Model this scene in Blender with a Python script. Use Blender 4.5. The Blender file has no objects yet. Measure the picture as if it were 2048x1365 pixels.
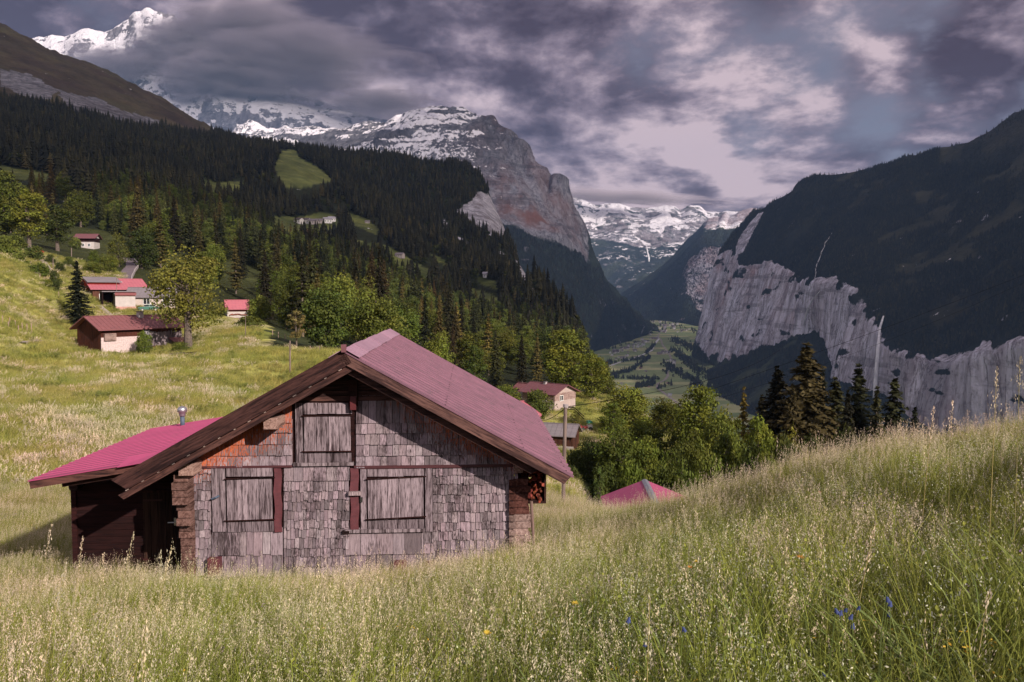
import bpy, math, random
import numpy as np
from mathutils import Vector, Matrix, Euler
R = math.radians
S = bpy.context.scene
COL = S.collection
rnd = random.Random(7)
RNG = np.random.default_rng(11)

# ------------------------------------------------------------------ camera model (used to place real things at real distances)
F, CX, CY, HOR = 1600.0, 1024.0, 682.5, 590.0
TH = math.atan((CY - HOR) / F)
CT, ST = math.cos(TH), math.sin(TH)
def ray(px, py):
    cx, cy = (px - CX) / F, (CY - py) / F
    dx, dy, dz = cx, CT + cy * ST, cy * CT - ST
    return dx / dy, dz / dy
def at(px, py, Y):
    a, b = ray(px, py)
    return Vector((a * Y, Y, b * Y))
def ray_np(px, py):
    px = np.asarray(px, float); py = np.asarray(py, float)
    cy = (CY - py) / F
    dy = CT + cy * ST
    return (px - CX) / F / dy, (cy * CT - ST) / dy

cam = bpy.data.cameras.new('camera'); co = bpy.data.objects.new('camera', cam); COL.objects.link(co)
cam.sensor_width = 36.0; cam.lens = 36.0 * F / 2048.0
cam.clip_start = 0.05; cam.clip_end = 120000
co.location = (0, 0, 0); co.rotation_euler = (R(90) - TH, 0, 0)
S.camera = co

# ------------------------------------------------------------------ object helpers
def tag(o, label=None, cat=None, group=None, kind=None):
    if label: o['label'] = label
    if cat: o['category'] = cat
    if group: o['group'] = group
    if kind: o['kind'] = kind
    return o
def empty(name, loc=(0, 0, 0), rz=0.0, label=None, cat=None, group=None):
    o = bpy.data.objects.new(name, None); COL.objects.link(o)
    o.location = loc; o.rotation_euler = (0, 0, rz); o.empty_display_size = 0.5
    return tag(o, label, cat, group)
def mesh_np(name, V, Fq, mat=None, attrs=None, smooth=False):
    """V (n,3); Fq: array (m,3|4) or list of such arrays; attrs {name: (n,4) vertex colours}"""
    if not isinstance(Fq, (list, tuple)): Fq = [Fq]
    Fq = [np.asarray(f, np.int32) for f in Fq if len(f)]
    me = bpy.data.meshes.new(name)
    V = np.asarray(V, np.float32)
    me.vertices.add(len(V)); me.vertices.foreach_set('co', V.ravel())
    nl = sum(f.size for f in Fq); nf = sum(len(f) for f in Fq)
    me.loops.add(nl); me.polygons.add(nf)
    li = np.concatenate([f.ravel() for f in Fq]).astype(np.int32)
    tot = np.concatenate([np.full(len(f), f.shape[1], np.int32) for f in Fq])
    st = np.concatenate([[0], np.cumsum(tot)[:-1]]).astype(np.int32)
    me.loops.foreach_set('vertex_index', li)
    me.polygons.foreach_set('loop_start', st)
    try: me.polygons.foreach_set('loop_total', tot)
    except Exception: pass
    me.polygons.foreach_set('use_smooth', np.full(nf, bool(smooth)))
    if attrs:
        for k, c in attrs.items():
            c = np.asarray(c, np.float32)
            if c.shape[1] == 3: c = np.concatenate([c, np.ones((len(c), 1), np.float32)], 1)
            a = me.attributes.new(k, 'FLOAT_COLOR', 'POINT'); a.data.foreach_set('color', c.ravel())
    if mat is not None:
        for m in (mat if isinstance(mat, (list, tuple)) else [mat]): me.materials.append(m)
    me.update(calc_edges=True); me.validate()
    return me
def link(name, me, parent=None, loc=None):
    o = bpy.data.objects.new(name, me); COL.objects.link(o)
    if parent: o.parent = parent
    if loc is not None: o.location = loc
    return o
class MB:
    """collects simple solids; build() links them as ONE mesh object"""
    def __init__(s): s.v = []; s.f = []; s.c = []
    def add(s, vs, fs, col=(1, 1, 1), cols=None):
        b = len(s.v); s.v += [tuple(p) for p in vs]; s.f += [tuple(i + b for i in f) for f in fs]
        s.c += cols if cols else [tuple(col)] * len(vs)
        return s
    def box(s, x0, x1, y0, y1, z0, z1, col=(1, 1, 1), M=None):
        vs = [Vector(p) for p in ((x0,y0,z0),(x1,y0,z0),(x1,y1,z0),(x0,y1,z0),(x0,y0,z1),(x1,y0,z1),(x1,y1,z1),(x0,y1,z1))]
        if M is not None: vs = [M @ p for p in vs]
        return s.add(vs, [(0,3,2,1),(4,5,6,7),(0,1,5,4),(1,2,6,5),(2,3,7,6),(3,0,4,7)], col)
    def beam(s, a, b, w, h, up=(0, 0, 1), col=(1, 1, 1)):
        a = Vector(a); b = Vector(b); d = (b - a).normalized(); r = d.cross(Vector(up)).normalized(); u = r.cross(d).normalized()
        vs = []
        for p in (a, b):
            for sx, sz in ((-1,-1),(1,-1),(1,1),(-1,1)): vs.append(p + r * (sx * w / 2) + u * (sz * h / 2))
        return s.add(vs, [(3,2,1,0),(4,5,6,7),(0,1,5,4),(1,2,6,5),(2,3,7,6),(3,0,4,7)], col)
    def tube(s, pts, rad, n=8, col=(1, 1, 1), cap=True):
        pts = [Vector(p) for p in pts]
        if not isinstance(rad, (list, tuple)): rad = [rad] * len(pts)
        vs = []; fs = []
        ref = Vector((0, 0, 1))
        for i, p in enumerate(pts):
            d = (pts[min(i + 1, len(pts) - 1)] - pts[max(i - 1, 0)])
            d = d.normalized() if d.length > 1e-9 else Vector((0, 0, 1))
            if abs(d.dot(ref)) > 0.95: r = d.cross(Vector((0, 1, 0))).normalized()
            else: r = d.cross(ref).normalized()
            u = r.cross(d)
            for k in range(n):
                a = 2 * math.pi * k / n
                vs.append(p + (r * math.cos(a) + u * math.sin(a)) * rad[i])
        for i in range(len(pts) - 1):
            for k in range(n):
                k2 = (k + 1) % n
                fs.append((i*n+k, i*n+k2, (i+1)*n+k2, (i+1)*n+k))
        if cap: fs.append(tuple(range(n - 1, -1, -1))); fs.append(tuple((len(pts)-1)*n + k for k in range(n)))
        return s.add(vs, fs, col)
    def prism(s, poly, a, b, col=(1, 1, 1)):
        """poly: list of points (Vector); extruded by vector b-a"""
        d = Vector(b) - Vector(a); n = len(poly)
        vs = [Vector(p) for p in poly] + [Vector(p) + d for p in poly]
        fs = [tuple(range(n - 1, -1, -1)), tuple(range(n, 2 * n))] + [(i, (i+1) % n, n + (i+1) % n, n + i) for i in range(n)]
        return s.add(vs, fs, col)
    def mesh(s, name, mat, smooth=False):
        me = bpy.data.meshes.new(name); me.from_pydata([tuple(p) for p in s.v], [], s.f)
        a = me.attributes.new('tint', 'FLOAT_COLOR', 'POINT')
        a.data.foreach_set('color', np.array([tuple(c)[:3] + ((c[3],) if len(c) > 3 else (1.0,)) for c in s.c], np.float32).ravel())
        if mat is not None: me.materials.append(mat)
        if smooth: me.polygons.foreach_set('use_smooth', [True] * len(me.polygons))
        me.update(); return me
    def build(s, name, mat, parent=None, loc=None, smooth=False):
        return link(name, s.mesh(name, mat, smooth), parent, loc)

# ------------------------------------------------------------------ numpy gradient noise
_P = np.random.default_rng(3).permutation(256).astype(np.int64); _P = np.concatenate([_P, _P])
_G = np.random.default_rng(4).normal(size=(256, 3)); _G /= np.linalg.norm(_G, axis=1)[:, None]
def perlin(p):
    p = np.asarray(p, float); i = np.floor(p).astype(np.int64); f = p - i; i &= 255
    u = f * f * f * (f * (f * 6 - 15) + 10)
    out = 0
    for dx in (0, 1):
        for dy in (0, 1):
            for dz in (0, 1):
                h = _P[_P[_P[(i[..., 0] + dx) & 255] + ((i[..., 1] + dy) & 255)] + ((i[..., 2] + dz) & 255)]
                g = _G[h]
                d = g[..., 0] * (f[..., 0] - dx) + g[..., 1] * (f[..., 1] - dy) + g[..., 2] * (f[..., 2] - dz)
                w = (u[..., 0] if dx else 1 - u[..., 0]) * (u[..., 1] if dy else 1 - u[..., 1]) * (u[..., 2] if dz else 1 - u[..., 2])
                out = out + d * w
    return out * 1.5
def fbm(p, oct=5, gain=0.5, lac=2.03, ridged=False):
    p = np.asarray(p, float); a = 1.0; s = 0; t = 0
    for k in range(oct):
        n = perlin(p + 17.3 * k)
        if ridged: n = 1 - 2 * np.abs(n)
        s = s + a * n; t += a; a *= gain; p = p * lac
    return s / t
def smooth01(x, a, b):
    t = np.clip((x - a) / (b - a), 0, 1); return t * t * (3 - 2 * t)
def in_poly(px, py, poly):
    px = np.asarray(px); py = np.asarray(py); c = np.zeros(px.shape, bool); n = len(poly); j = n - 1
    for i in range(n):
        xi, yi = poly[i]; xj, yj = poly[j]
        if yi != yj:
            c ^= ((yi > py) != (yj > py)) & (px < (xj - xi) * (py - yi) / (yj - yi) + xi)
        j = i
    return c
def to_px(P):
    """pixel of world points, for picking which points of a real surface carry meadow, rock or wood"""
    P = np.asarray(P, float); x, y, z = P[..., 0], P[..., 1], P[..., 2]
    d = y * CT - z * ST; u = y * ST + z * CT
    return CX + F * x / d, CY - F * u / d

# ------------------------------------------------------------------ node helpers
class NT:
    def __init__(s, nt): s.nt = nt
    def n(s, typ, _out=0, _props=None, **kw):
        nd = s.nt.nodes.new(typ)
        for k, v in (_props or {}).items(): setattr(nd, k, v)
        for k, v in kw.items():
            key = k.replace('_', ' ') if not k.startswith('i') or not k[1:].isdigit() else int(k[1:])
            try: sk = nd.inputs[key]
            except KeyError: sk = nd.inputs[k]
            s.set(sk, v)
        return nd.outputs[_out] if _out is not None else nd
    def set(s, sk, v):
        if isinstance(v, bpy.types.NodeSocket): s.nt.links.new(v, sk)
        else:
            if hasattr(sk.default_value, '__len__') and not isinstance(v, str):
                v = tuple(v)
                if len(sk.default_value) == 4 and len(v) == 3: v = v + (1.0,)
            sk.default_value = v
    def math(s, op, a, b=0.0, c=0.0, clamp=False): return s.n('ShaderNodeMath', 0, {'operation': op, 'use_clamp': clamp}, i0=a, i1=b, i2=c)
    def vmath(s, op, a, b=(0, 0, 0), out=0): return s.n('ShaderNodeVectorMath', out, {'operation': op}, i0=a, i1=b)
    def mix(s, f, a, b, mode='MIX'):
        nd = s.nt.nodes.new('ShaderNodeMix'); nd.data_type = 'RGBA'; nd.blend_type = mode; nd.clamp_factor = True
        s.set(nd.inputs[0], f); s.set(nd.inputs[6], a); s.set(nd.inputs[7], b); return nd.outputs[2]
    def mapr(s, v, a, b, c=0.0, d=1.0, smooth=False):
        return s.n('ShaderNodeMapRange', 0, {'interpolation_type': 'SMOOTHSTEP' if smooth else 'LINEAR', 'clamp': True}, i0=v, i1=a, i2=b, i3=c, i4=d)
    def noise(s, vec, scale, detail=5.0, rough=0.55, dist=0.0, out=0):
        return s.n('ShaderNodeTexNoise', out, None, Vector=vec, Scale=scale, Detail=detail, Roughness=rough, Distortion=dist)
    def coord(s, o='Object'):
        nd = s.nt.nodes.new('ShaderNodeTexCoord'); return nd.outputs[o]
    def mapping(s, v, scale=(1, 1, 1), rot=(0, 0, 0), loc=(0, 0, 0)): return s.n('ShaderNodeMapping', 0, None, Vector=v, Scale=scale, Rotation=rot, Location=loc)
    def attr(s, name, out='Color'):
        nd = s.nt.nodes.new('ShaderNodeAttribute'); nd.attribute_name = name; return nd.outputs[out]
    def sep(s, c): return s.n('ShaderNodeSeparateColor', None, None, Color=c).outputs
    def rgb(s, v):
        return s.n('ShaderNodeCombineColor', 0, None, Red=v, Green=v, Blue=v)
    def bump(s, h, strength=0.5, dist=0.02): return s.n('ShaderNodeBump', 0, None, Height=h, Strength=strength, Distance=dist)
MATS = {}
def material(name):
    m = bpy.data.materials.new(name); m.use_nodes = True; m.node_tree.nodes.clear(); MATS[name] = m
    return m, NT(m.node_tree)
def finish(t, col, rough=0.8, normal=None, metal=0.0, spec=0.3, transl=0.0):
    o = t.nt.nodes.new('ShaderNodeOutputMaterial')
    b = t.n('ShaderNodeBsdfPrincipled', None, None, Base_Color=col, Roughness=rough, Metallic=metal)
    b.inputs['Specular IOR Level'].default_value = spec
    if normal is not None: t.nt.links.new(normal, b.inputs['Normal'])
    sh = b.outputs[0]
    if transl:
        tr = t.n('ShaderNodeBsdfTranslucent', 0, None, Color=col)
        mx = t.nt.nodes.new('ShaderNodeMixShader'); mx.inputs[0].default_value = transl
        t.nt.links.new(sh, mx.inputs[1]); t.nt.links.new(tr, mx.inputs[2]); sh = mx.outputs[0]
    t.nt.links.new(sh, o.inputs['Surface'])
# ------------------------------------------------------------------ light: one sun (right, a little behind the viewer) and a cloudy evening sky
SUN = Vector((0.66, -0.72, 0.475)).normalized()
sl = bpy.data.lights.new('sun', 'SUN'); so = bpy.data.objects.new('sun', sl); COL.objects.link(so)
sl.energy = 4.8; sl.angle = R(0.5); sl.color = (1.0, 0.89, 0.77)
so.rotation_euler = SUN.to_track_quat('Z', 'Y').to_euler(); so.location = SUN * 300

W = bpy.data.worlds.new('World'); S.world = W; W.use_nodes = True
wn = W.node_tree; wn.nodes.clear(); t = NT(wn)
sky = wn.nodes.new('ShaderNodeTexSky'); sky.sky_type = 'NISHITA'; sky.sun_disc = False
sky.sun_elevation = math.asin(SUN.z); sky.sun_rotation = math.atan2(SUN.x, SUN.y); sky.altitude = 1300
sky.air_density = 1.0; sky.dust_density = 1.2; sky.ozone_density = 1.6
D = t.vmath('NORMALIZE', t.coord('Generated'))
sx = t.n('ShaderNodeSeparateXYZ', None, None, Vector=D).outputs
den = t.math('ADD', t.math('MAXIMUM', sx[2], -0.02), 0.30)
pl = t.n('ShaderNodeCombineXYZ', 0, None, X=t.math('DIVIDE', sx[0], den), Y=t.math('DIVIDE', sx[1], den), Z=0.0)
pl = t.vmath('ADD', pl, (3.7, 1.9, 0.4))
def lobe(px, py, width):
    a, b = ray(px, py); v = Vector((a, 1, b)).normalized()
    d = t.vmath('DOT_PRODUCT', D, tuple(v), out=1)
    return t.mapr(d, math.cos(R(width)), 1.0, 0, 1, True)
def addl(base, lst):
    for (px, py, wd, amt) in lst:
        base = t.math('ADD', base, t.math('MULTIPLY', lobe(px, py, wd), amt))
    return base
warp = t.n('ShaderNodeTexNoise', 1, None, Vector=pl, Scale=0.9, Detail=3.0)
plw = t.vmath('ADD', pl, t.vmath('MULTIPLY', t.vmath('SUBTRACT', warp, (.5, .5, .5)), (0.26, 0.26, 0.0)))
n_big = t.noise(plw, 1.5, 2.0, 0.5)
n_det = t.noise(plw, 3.0, 10.0, 0.62)
sunoff = (SUN.x * 0.10, SUN.y * 0.10, 0.0)
n_det2 = t.noise(t.vmath('ADD', plw, sunoff), 3.0, 5.0, 0.52)
n_up = t.noise(t.vmath('ADD', plw, (0.03, 0.16, 0.0)), 3.0, 4.0, 0.5)
dens = t.math('ADD', t.math('MULTIPLY', n_big, 0.55), t.math('MULTIPLY', n_det, 0.75))
dens = addl(dens, [(1800, 150, 15, -0.035), (1500, 60, 7, -0.03), (90, 40, 8, -0.12), (330, 10, 5, -0.05), (2000, 90, 4.5, 0.14), (1790, 110, 4.0, 0.10), (1930, 235, 4.5, 0.09), (1640, 320, 5, 0.12), (800, 60, 14, 0.10), (1000, 200, 12, 0.06), (1050, -150, 20, 0.06), (2050, 10, 8, -0.03), (1600, 200, 6, 0.03), (1500, 260, 5, .05), (1720, 260, 5, .06), (1250, 330, 8, 0.05), (420, 120, 8, .10)])
cover = t.mapr(dens, 0.475, 0.645, 0, 1, True)
lit = t.math('ADD', t.math('SUBTRACT', n_det, n_det2), t.math('MULTIPLY', t.math('SUBTRACT', n_det, n_up), 0.35))
bri = t.math('ADD', 0.53, t.math('MULTIPLY', lit, 3.5))
bri = t.math('SUBTRACT', bri, t.math('MULTIPLY', t.mapr(dens, 0.68, 0.98, 0, 1), 0.34))
bri = addl(bri, [(930, 135, 3.6, 0.32), (700, 185, 4.5, 0.26), (1380, 45, 5, 0.18), (1330, 375, 9, 0.36), (1200, 300, 8, 0.10), (1720, 60, 4, 0.2), (1000, 15, 8, -0.22), (560, 80, 9, -0.16), (1150, 150, 6, -0.18), (780, 200, 5, -.10), (1250, 240, 5, -0.14), (2000, 90, 6, -0.26), (1790, 110, 5, -0.16), (1930, 235, 6, -0.18), (90, 10, 11, -0.22), (1500, 250, 8, 0.10), (900, 420, 12, 0.1), (560, 190, 5, .05), (1680, 325, 4, -.12), (480, 80, 9, -0.05)])
ramp = wn.nodes.new('ShaderNodeValToRGB'); ramp.color_ramp.elements[0].position = 0.0
cr = ramp.color_ramp
cr.elements[0].color = (0.055, 0.040, 0.062, 1); cr.elements[1].position = 1.0; cr.elements[1].color = (0.55, 0.435, 0.475, 1)
for p, c in ((0.25, (0.102, 0.080, 0.112)), (0.50, (0.200, 0.158, 0.203)), (0.75, (0.365, 0.292, 0.34))):
    e = cr.elements.new(p); e.color = c + (1,)
t.set(ramp.inputs[0], bri)
skyc = t.mix(1.0, t.vmath('SCALE', sky.outputs[0], (0, 0, 0)), (1.05, 0.90, 0.84), 'MULTIPLY')
for nd in wn.nodes:
    if nd.type == 'VECT_MATH' and nd.operation == 'SCALE': nd.inputs['Scale'].default_value = 0.060
thin = t.math('MULTIPLY', t.mapr(dens, 0.30, 0.54, 0, 1, True), 0.80)      # high thin veil
skyv = t.mix(thin, skyc, (0.185, 0.175, 0.235))
col = t.mix(cover, skyv, ramp.outputs[0])
ground_side = t.mapr(sx[2], -0.05, -0.01, 1, 0, True)
col = t.mix(ground_side, col, (0.055, 0.045, 0.05))
rear = t.math('MULTIPLY', t.mapr(sx[1], 0.10, -0.55, 0, 1, True), t.mapr(sx[2], 0.0, 0.10, 0, 1, True))      # the open, brighter evening sky on the sun's side
col = t.mix(t.math('MULTIPLY', rear, 0.85), col, (0.64, 0.60, 0.66))
bg = t.n('ShaderNodeBackground', 0, None, Color=col, Strength=1.0)
wo = wn.nodes.new('ShaderNodeOutputWorld'); wn.links.new(bg, wo.inputs[0])

S.view_settings.view_transform = 'Standard'; S.view_settings.look = 'None'
S.view_settings.exposure = 0.46; S.view_settings.gamma = 1.0
S.cycles.use_denoising = True
try: S.cycles.denoiser = 'OPENIMAGEDENOISE'
except Exception: pass
S.cycles.max_bounces = 5; S.cycles.diffuse_bounces = 2; S.cycles.glossy_bounces = 2; S.cycles.transmission_bounces = 3
S.cycles.volume_bounces = 0; S.cycles.transparent_max_bounces = 8
S.cycles.use_adaptive_sampling = True; S.cycles.adaptive_threshold = 0.015
S.cycles.caustics_reflective = False; S.cycles.caustics_refractive = False
try: S.cycles.texture_limit_render = 'OFF'
except Exception: pass

# ------------------------------------------------------------------ materials
def mat_wood(name, a, b, dark, axis='Z', scale=1.0, streak=0.5, rough=0.85, tint=True, slope=0.0):
    m, t = material(name); obc = t.mapping(t.coord('Object'), (1, 1, 1), (0, R(slope), 0))
    sc = {'Z': (9, 9, 0.7), 'X': (0.7, 9, 9), 'Y': (9, 0.7, 9)}[axis]
    v = t.mapping(obc, tuple(q * scale for q in sc))
    n1 = t.noise(v, 2.0, 7, 0.6, 0.4); n2 = t.noise(v, 6.5, 5, 0.65)
    n3 = t.noise(t.mapping(obc, tuple(q * scale for q in {'Z': (1.2, 1.2, .5), 'X': (.5, 1.2, 1.2), 'Y': (1.2, .5, 1.2)}[axis])), 1.3, 5, .6)
    c = t.mix(t.mapr(n1, 0.3, 0.7), a, b)
    c = t.mix(t.math('MULTIPLY', t.mapr(n2, 0.50, 0.64), streak), c, dark)
    c = t.mix(t.math('MULTIPLY', t.mapr(t.math('ADD', t.math('MULTIPLY', n1, .6), t.math('MULTIPLY', n3, .5)), 0.535, 0.66), streak), c, dark)
    if tint: c = t.mix(1.0, c, t.attr('tint'), 'MULTIPLY')
    finish(t, c, rough, t.bump(t.math('ADD', n1, t.math('MULTIPLY', n2, .6)), 0.6, 0.012), spec=0.10)
    return m
mat_wood('planks', (0.30, 0.24, 0.265), (0.16, 0.125, 0.14), (0.028, 0.018, 0.02), 'Z', 1.0, 0.95)
mat_wood('old_beam', (0.105, 0.050, 0.042), (0.050, 0.024, 0.022), (0.014, 0.008, 0.009), 'X', 0.8, 0.8)
mat_wood('barge_left', (0.095, 0.046, 0.040), (0.042, 0.020, 0.019), (0.014, 0.008, 0.009), 'X', 0.8, 0.85, slope=28.5)
mat_wood('barge_right', (0.115, 0.062, 0.055), (0.055, 0.028, 0.026), (0.016, 0.009, 0.010), 'X', 0.8, 0.8, slope=-28.5)
mat_wood('dark_boards', (0.027, 0.009, 0.009), (0.015, 0.006, 0.006), (0.007, 0.003, 0.004), 'X', 0.8, 0.6)
mat_wood('brown_boards', (0.090, 0.045, 0.032), (0.05, 0.025, 0.02), (0.012, 0.007, 0.008), 'Z', 0.5, 0.7)
mat_wood('log_ends', (0.40, 0.29, 0.27), (0.20, 0.125, 0.11), (0.05, 0.025, 0.02), 'Y', 1.0, 0.6)
mat_wood('pole_wood', (0.24, 0.18, 0.16), (0.14, 0.10, 0.09), (0.05, 0.035, 0.03), 'Z', 0.6, 0.5)
mat_wood('red_logs', (0.30, 0.085, 0.055), (0.16, 0.05, 0.04), (0.03, 0.014, 0.012), 'Y', 1.0, 0.5)

m, t = material('shingles')           # alpha of 'tint' = how far the old brown-orange colour has survived under the eaves
tc = t.coord('Object')
v = t.mapping(tc, (16, 16, 1.0)); n1 = t.noise(v, 2.2, 6, 0.6, 0.3); n2 = t.noise(t.mapping(tc, (30, 30, 1.6)), 2.0, 5, 0.6)
n3 = t.noise(t.mapping(tc, (1.5, 1.5, 0.8)), 1.4, 6, 0.62)
c = t.mix(t.mapr(n1, 0.28, 0.72), (0.31, 0.245, 0.27), (0.145, 0.112, 0.128))
c = t.mix(1.0, c, t.attr('tint'), 'MULTIPLY')
c = t.mix(t.math('MULTIPLY', t.mapr(t.math('ADD', t.math('MULTIPLY', n2, .55), t.math('MULTIPLY', n3, .6)), 0.565, 0.68), 0.92), c, (0.028, 0.018, 0.020))
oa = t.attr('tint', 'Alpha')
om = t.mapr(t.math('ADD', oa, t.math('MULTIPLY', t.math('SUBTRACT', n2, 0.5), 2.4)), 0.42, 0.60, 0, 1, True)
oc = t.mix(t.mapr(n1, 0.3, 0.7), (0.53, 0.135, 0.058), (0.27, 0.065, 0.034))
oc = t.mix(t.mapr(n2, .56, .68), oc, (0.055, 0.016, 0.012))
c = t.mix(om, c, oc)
finish(t, c, 0.9, t.bump(t.math('ADD', n1, n2), 0.55, 0.012))

def mat_metal(name, a, b, rust, rough=0.5, axis='Y', rustamt=0.5, scale=1.0, rib=0.0):
    m, t = material(name); tc = t.coord('Object')
    n1 = t.noise(t.mapping(tc, (0.5 * scale, 2.2 * scale, 2.2 * scale) if axis == 'X' else (2.2 * scale, .5 * scale, 2.2 * scale)), 2.0, 6, 0.6)
    n2 = t.noise(tc, 4.0 * scale, 8, 0.65)
    c = t.mix(t.mapr(n1, 0.3, 0.7), a, b)
    c = t.mix(t.math('MULTIPLY', t.mapr(n2, 0.52, 0.72), rustamt), c, rust)
    c = t.mix(1.0, c, t.attr('tint'), 'MULTIPLY')
    finish(t, c, rough, t.bump(n1, 0.15, 0.01), spec=0.35)
mat_metal('roof_mauve', (0.195, 0.088, 0.127), (0.125, 0.060, 0.086), (0.085, 0.052, 0.066), 0.66, 'X', 0.7, 0.8)
mat_metal('roof_magenta', (0.37, 0.062, 0.150), (0.30, 0.052, 0.125), (0.25, 0.07, 0.115), 0.6, 'X', 0.4)
mat_metal('roof_rust', (0.22, 0.080, 0.085), (0.17, 0.062, 0.068), (0.13, 0.06, 0.06), 0.7, 'X', 0.7, 0.5)
mat_metal('roof_pink', (0.40, 0.115, 0.145), (0.32, 0.09, 0.12), (0.36, 0.17, 0.19), 0.6, 'X', 0.4, 0.5)
mat_metal('roof_grey', (0.20, 0.17, 0.185), (0.15, 0.13, 0.145), (0.12, 0.09, 0.10), 0.7, 'X', 0.4, 0.5)
mat_metal('roof_brown', (0.16, 0.06, 0.07), (0.12, 0.045, 0.055), (0.10, 0.04, 0.05), 0.7, 'X', 0.4, 0.5)
mat_metal('red_sheet', (0.12, 0.034, 0.042), (0.085, 0.027, 0.034), (0.055, 0.024, 0.029), 0.55, 'X', 0.5, 3.0)
mat_metal('ridge_metal', (0.34, 0.20, 0.27), (0.28, 0.16, 0.22), (0.2, 0.1, 0.14), 0.5, 'X', 0.3)
def flat(name, c, rough=0.7, metal=0.0, var=0.25, spec=0.3, scale=6.0, transl=0.0, tint=True):
    m, t = material(name)
    n = t.noise(t.coord('Object'), scale, 5, 0.6)
    cc = t.mix(t.mapr(n, 0.3, 0.7), tuple(q * (1 - var) for q in c), tuple(min(1, q * (1 + var)) for q in c))
    if tint: cc = t.mix(1.0, cc, t.attr('tint'), 'MULTIPLY')
    finish(t, cc, rough, None, metal, spec, transl)
    return m
flat('white_wall', (0.42, 0.37, 0.36), 0.9, var=0.12, scale=1.5)
flat('stone_wall', (0.44, 0.36, 0.36), 0.95, var=0.45, scale=7)
flat('concrete', (0.34, 0.29, 0.30), 0.95, var=0.15, scale=1.5)
flat('asphalt', (0.135, 0.105, 0.12), 0.95, var=0.15, scale=0.6)
flat('pale_track', (0.30, 0.25, 0.235), 0.95, var=0.2, scale=0.02)
flat('galvanised', (0.42, 0.42, 0.46), 0.4, 0.85, var=0.15)
flat('blue_grey_pipe', (0.075, 0.10, 0.15), 0.6, 0.0)
flat('steel', (0.55, 0.55, 0.55), 0.35, 0.9)
flat('window_glass', (0.02, 0.022, 0.03), 0.12, spec=0.6, var=0.1)
flat('plain', (0.8, 0.8, 0.8), 0.6, var=0.08)
flat('gloss_paint', (0.8, 0.8, 0.8), 0.3, var=0.05, spec=0.5)
flat('bark', (0.115, 0.088, 0.075), 0.95, var=0.5, scale=5)
flat('tar_wire', (0.008, 0.006, 0.008), 0.9, spec=0.0)
flat('petal', (0.8, 0.8, 0.8), 0.7, var=0.08, scale=40, transl=0.35)
m, t = material('water_white')
n = t.noise(t.mapping(t.coord('Object'), (0.12, 0.12, 0.012)), 1.0, 6, .6)
finish(t, t.mix(t.mapr(n, .35, .65), (0.82, 0.80, 0.82), (0.52, 0.50, 0.54)), 0.8)

def mat_leaf(name, transl=0.38, hue=0.0):
    m, t = material(name)
    oi = t.nt.nodes.new('ShaderNodeObjectInfo')
    c = t.mix(1.0, t.attr('tint'), oi.outputs['Color'], 'MULTIPLY')
    r = oi.outputs['Random']
    c = t.mix(1.0, c, t.mix(r, (0.80 - hue, 0.84 - hue, 0.9 - hue), (1.18 + hue * 1.3, 1.12 + hue * 1.1, 0.95 + hue * .6)), 'MULTIPLY')
    if hue:
        gp = t.nt.nodes.new('ShaderNodeNewGeometry').outputs['Position']; c = t.mix(1.0, c, t.mix(t.mapr(t.noise(gp, 0.007, 5, .65), .36, .64), (.62, .62, .66), (1.55, 1.42, 1.3)), 'MULTIPLY')
    finish(t, c, 0.75, None, 0, 0.2, transl)
mat_leaf('leaf', 0.30); mat_leaf('needle', 0.12, .45)
m, t = material('grass')
oi = t.nt.nodes.new('ShaderNodeObjectInfo')
loc = t.nt.nodes.new('ShaderNodeNewGeometry').outputs['Position']
big = t.noise(loc, 0.14, 4, 0.6)
c = t.mix(1.0, t.attr('tint'), t.mix(oi.outputs['Random'], (0.78, 0.82, 0.85), (1.2, 1.16, 1.1)), 'MULTIPLY')
c = t.mix(1.0, c, t.mix(t.mapr(big, .35, .65), (0.92, 1.0, 0.85), (1.08, 0.98, 1.05)), 'MULTIPLY')
finish(t, c, 0.8, None, 0, 0.15, 0.30)

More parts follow.
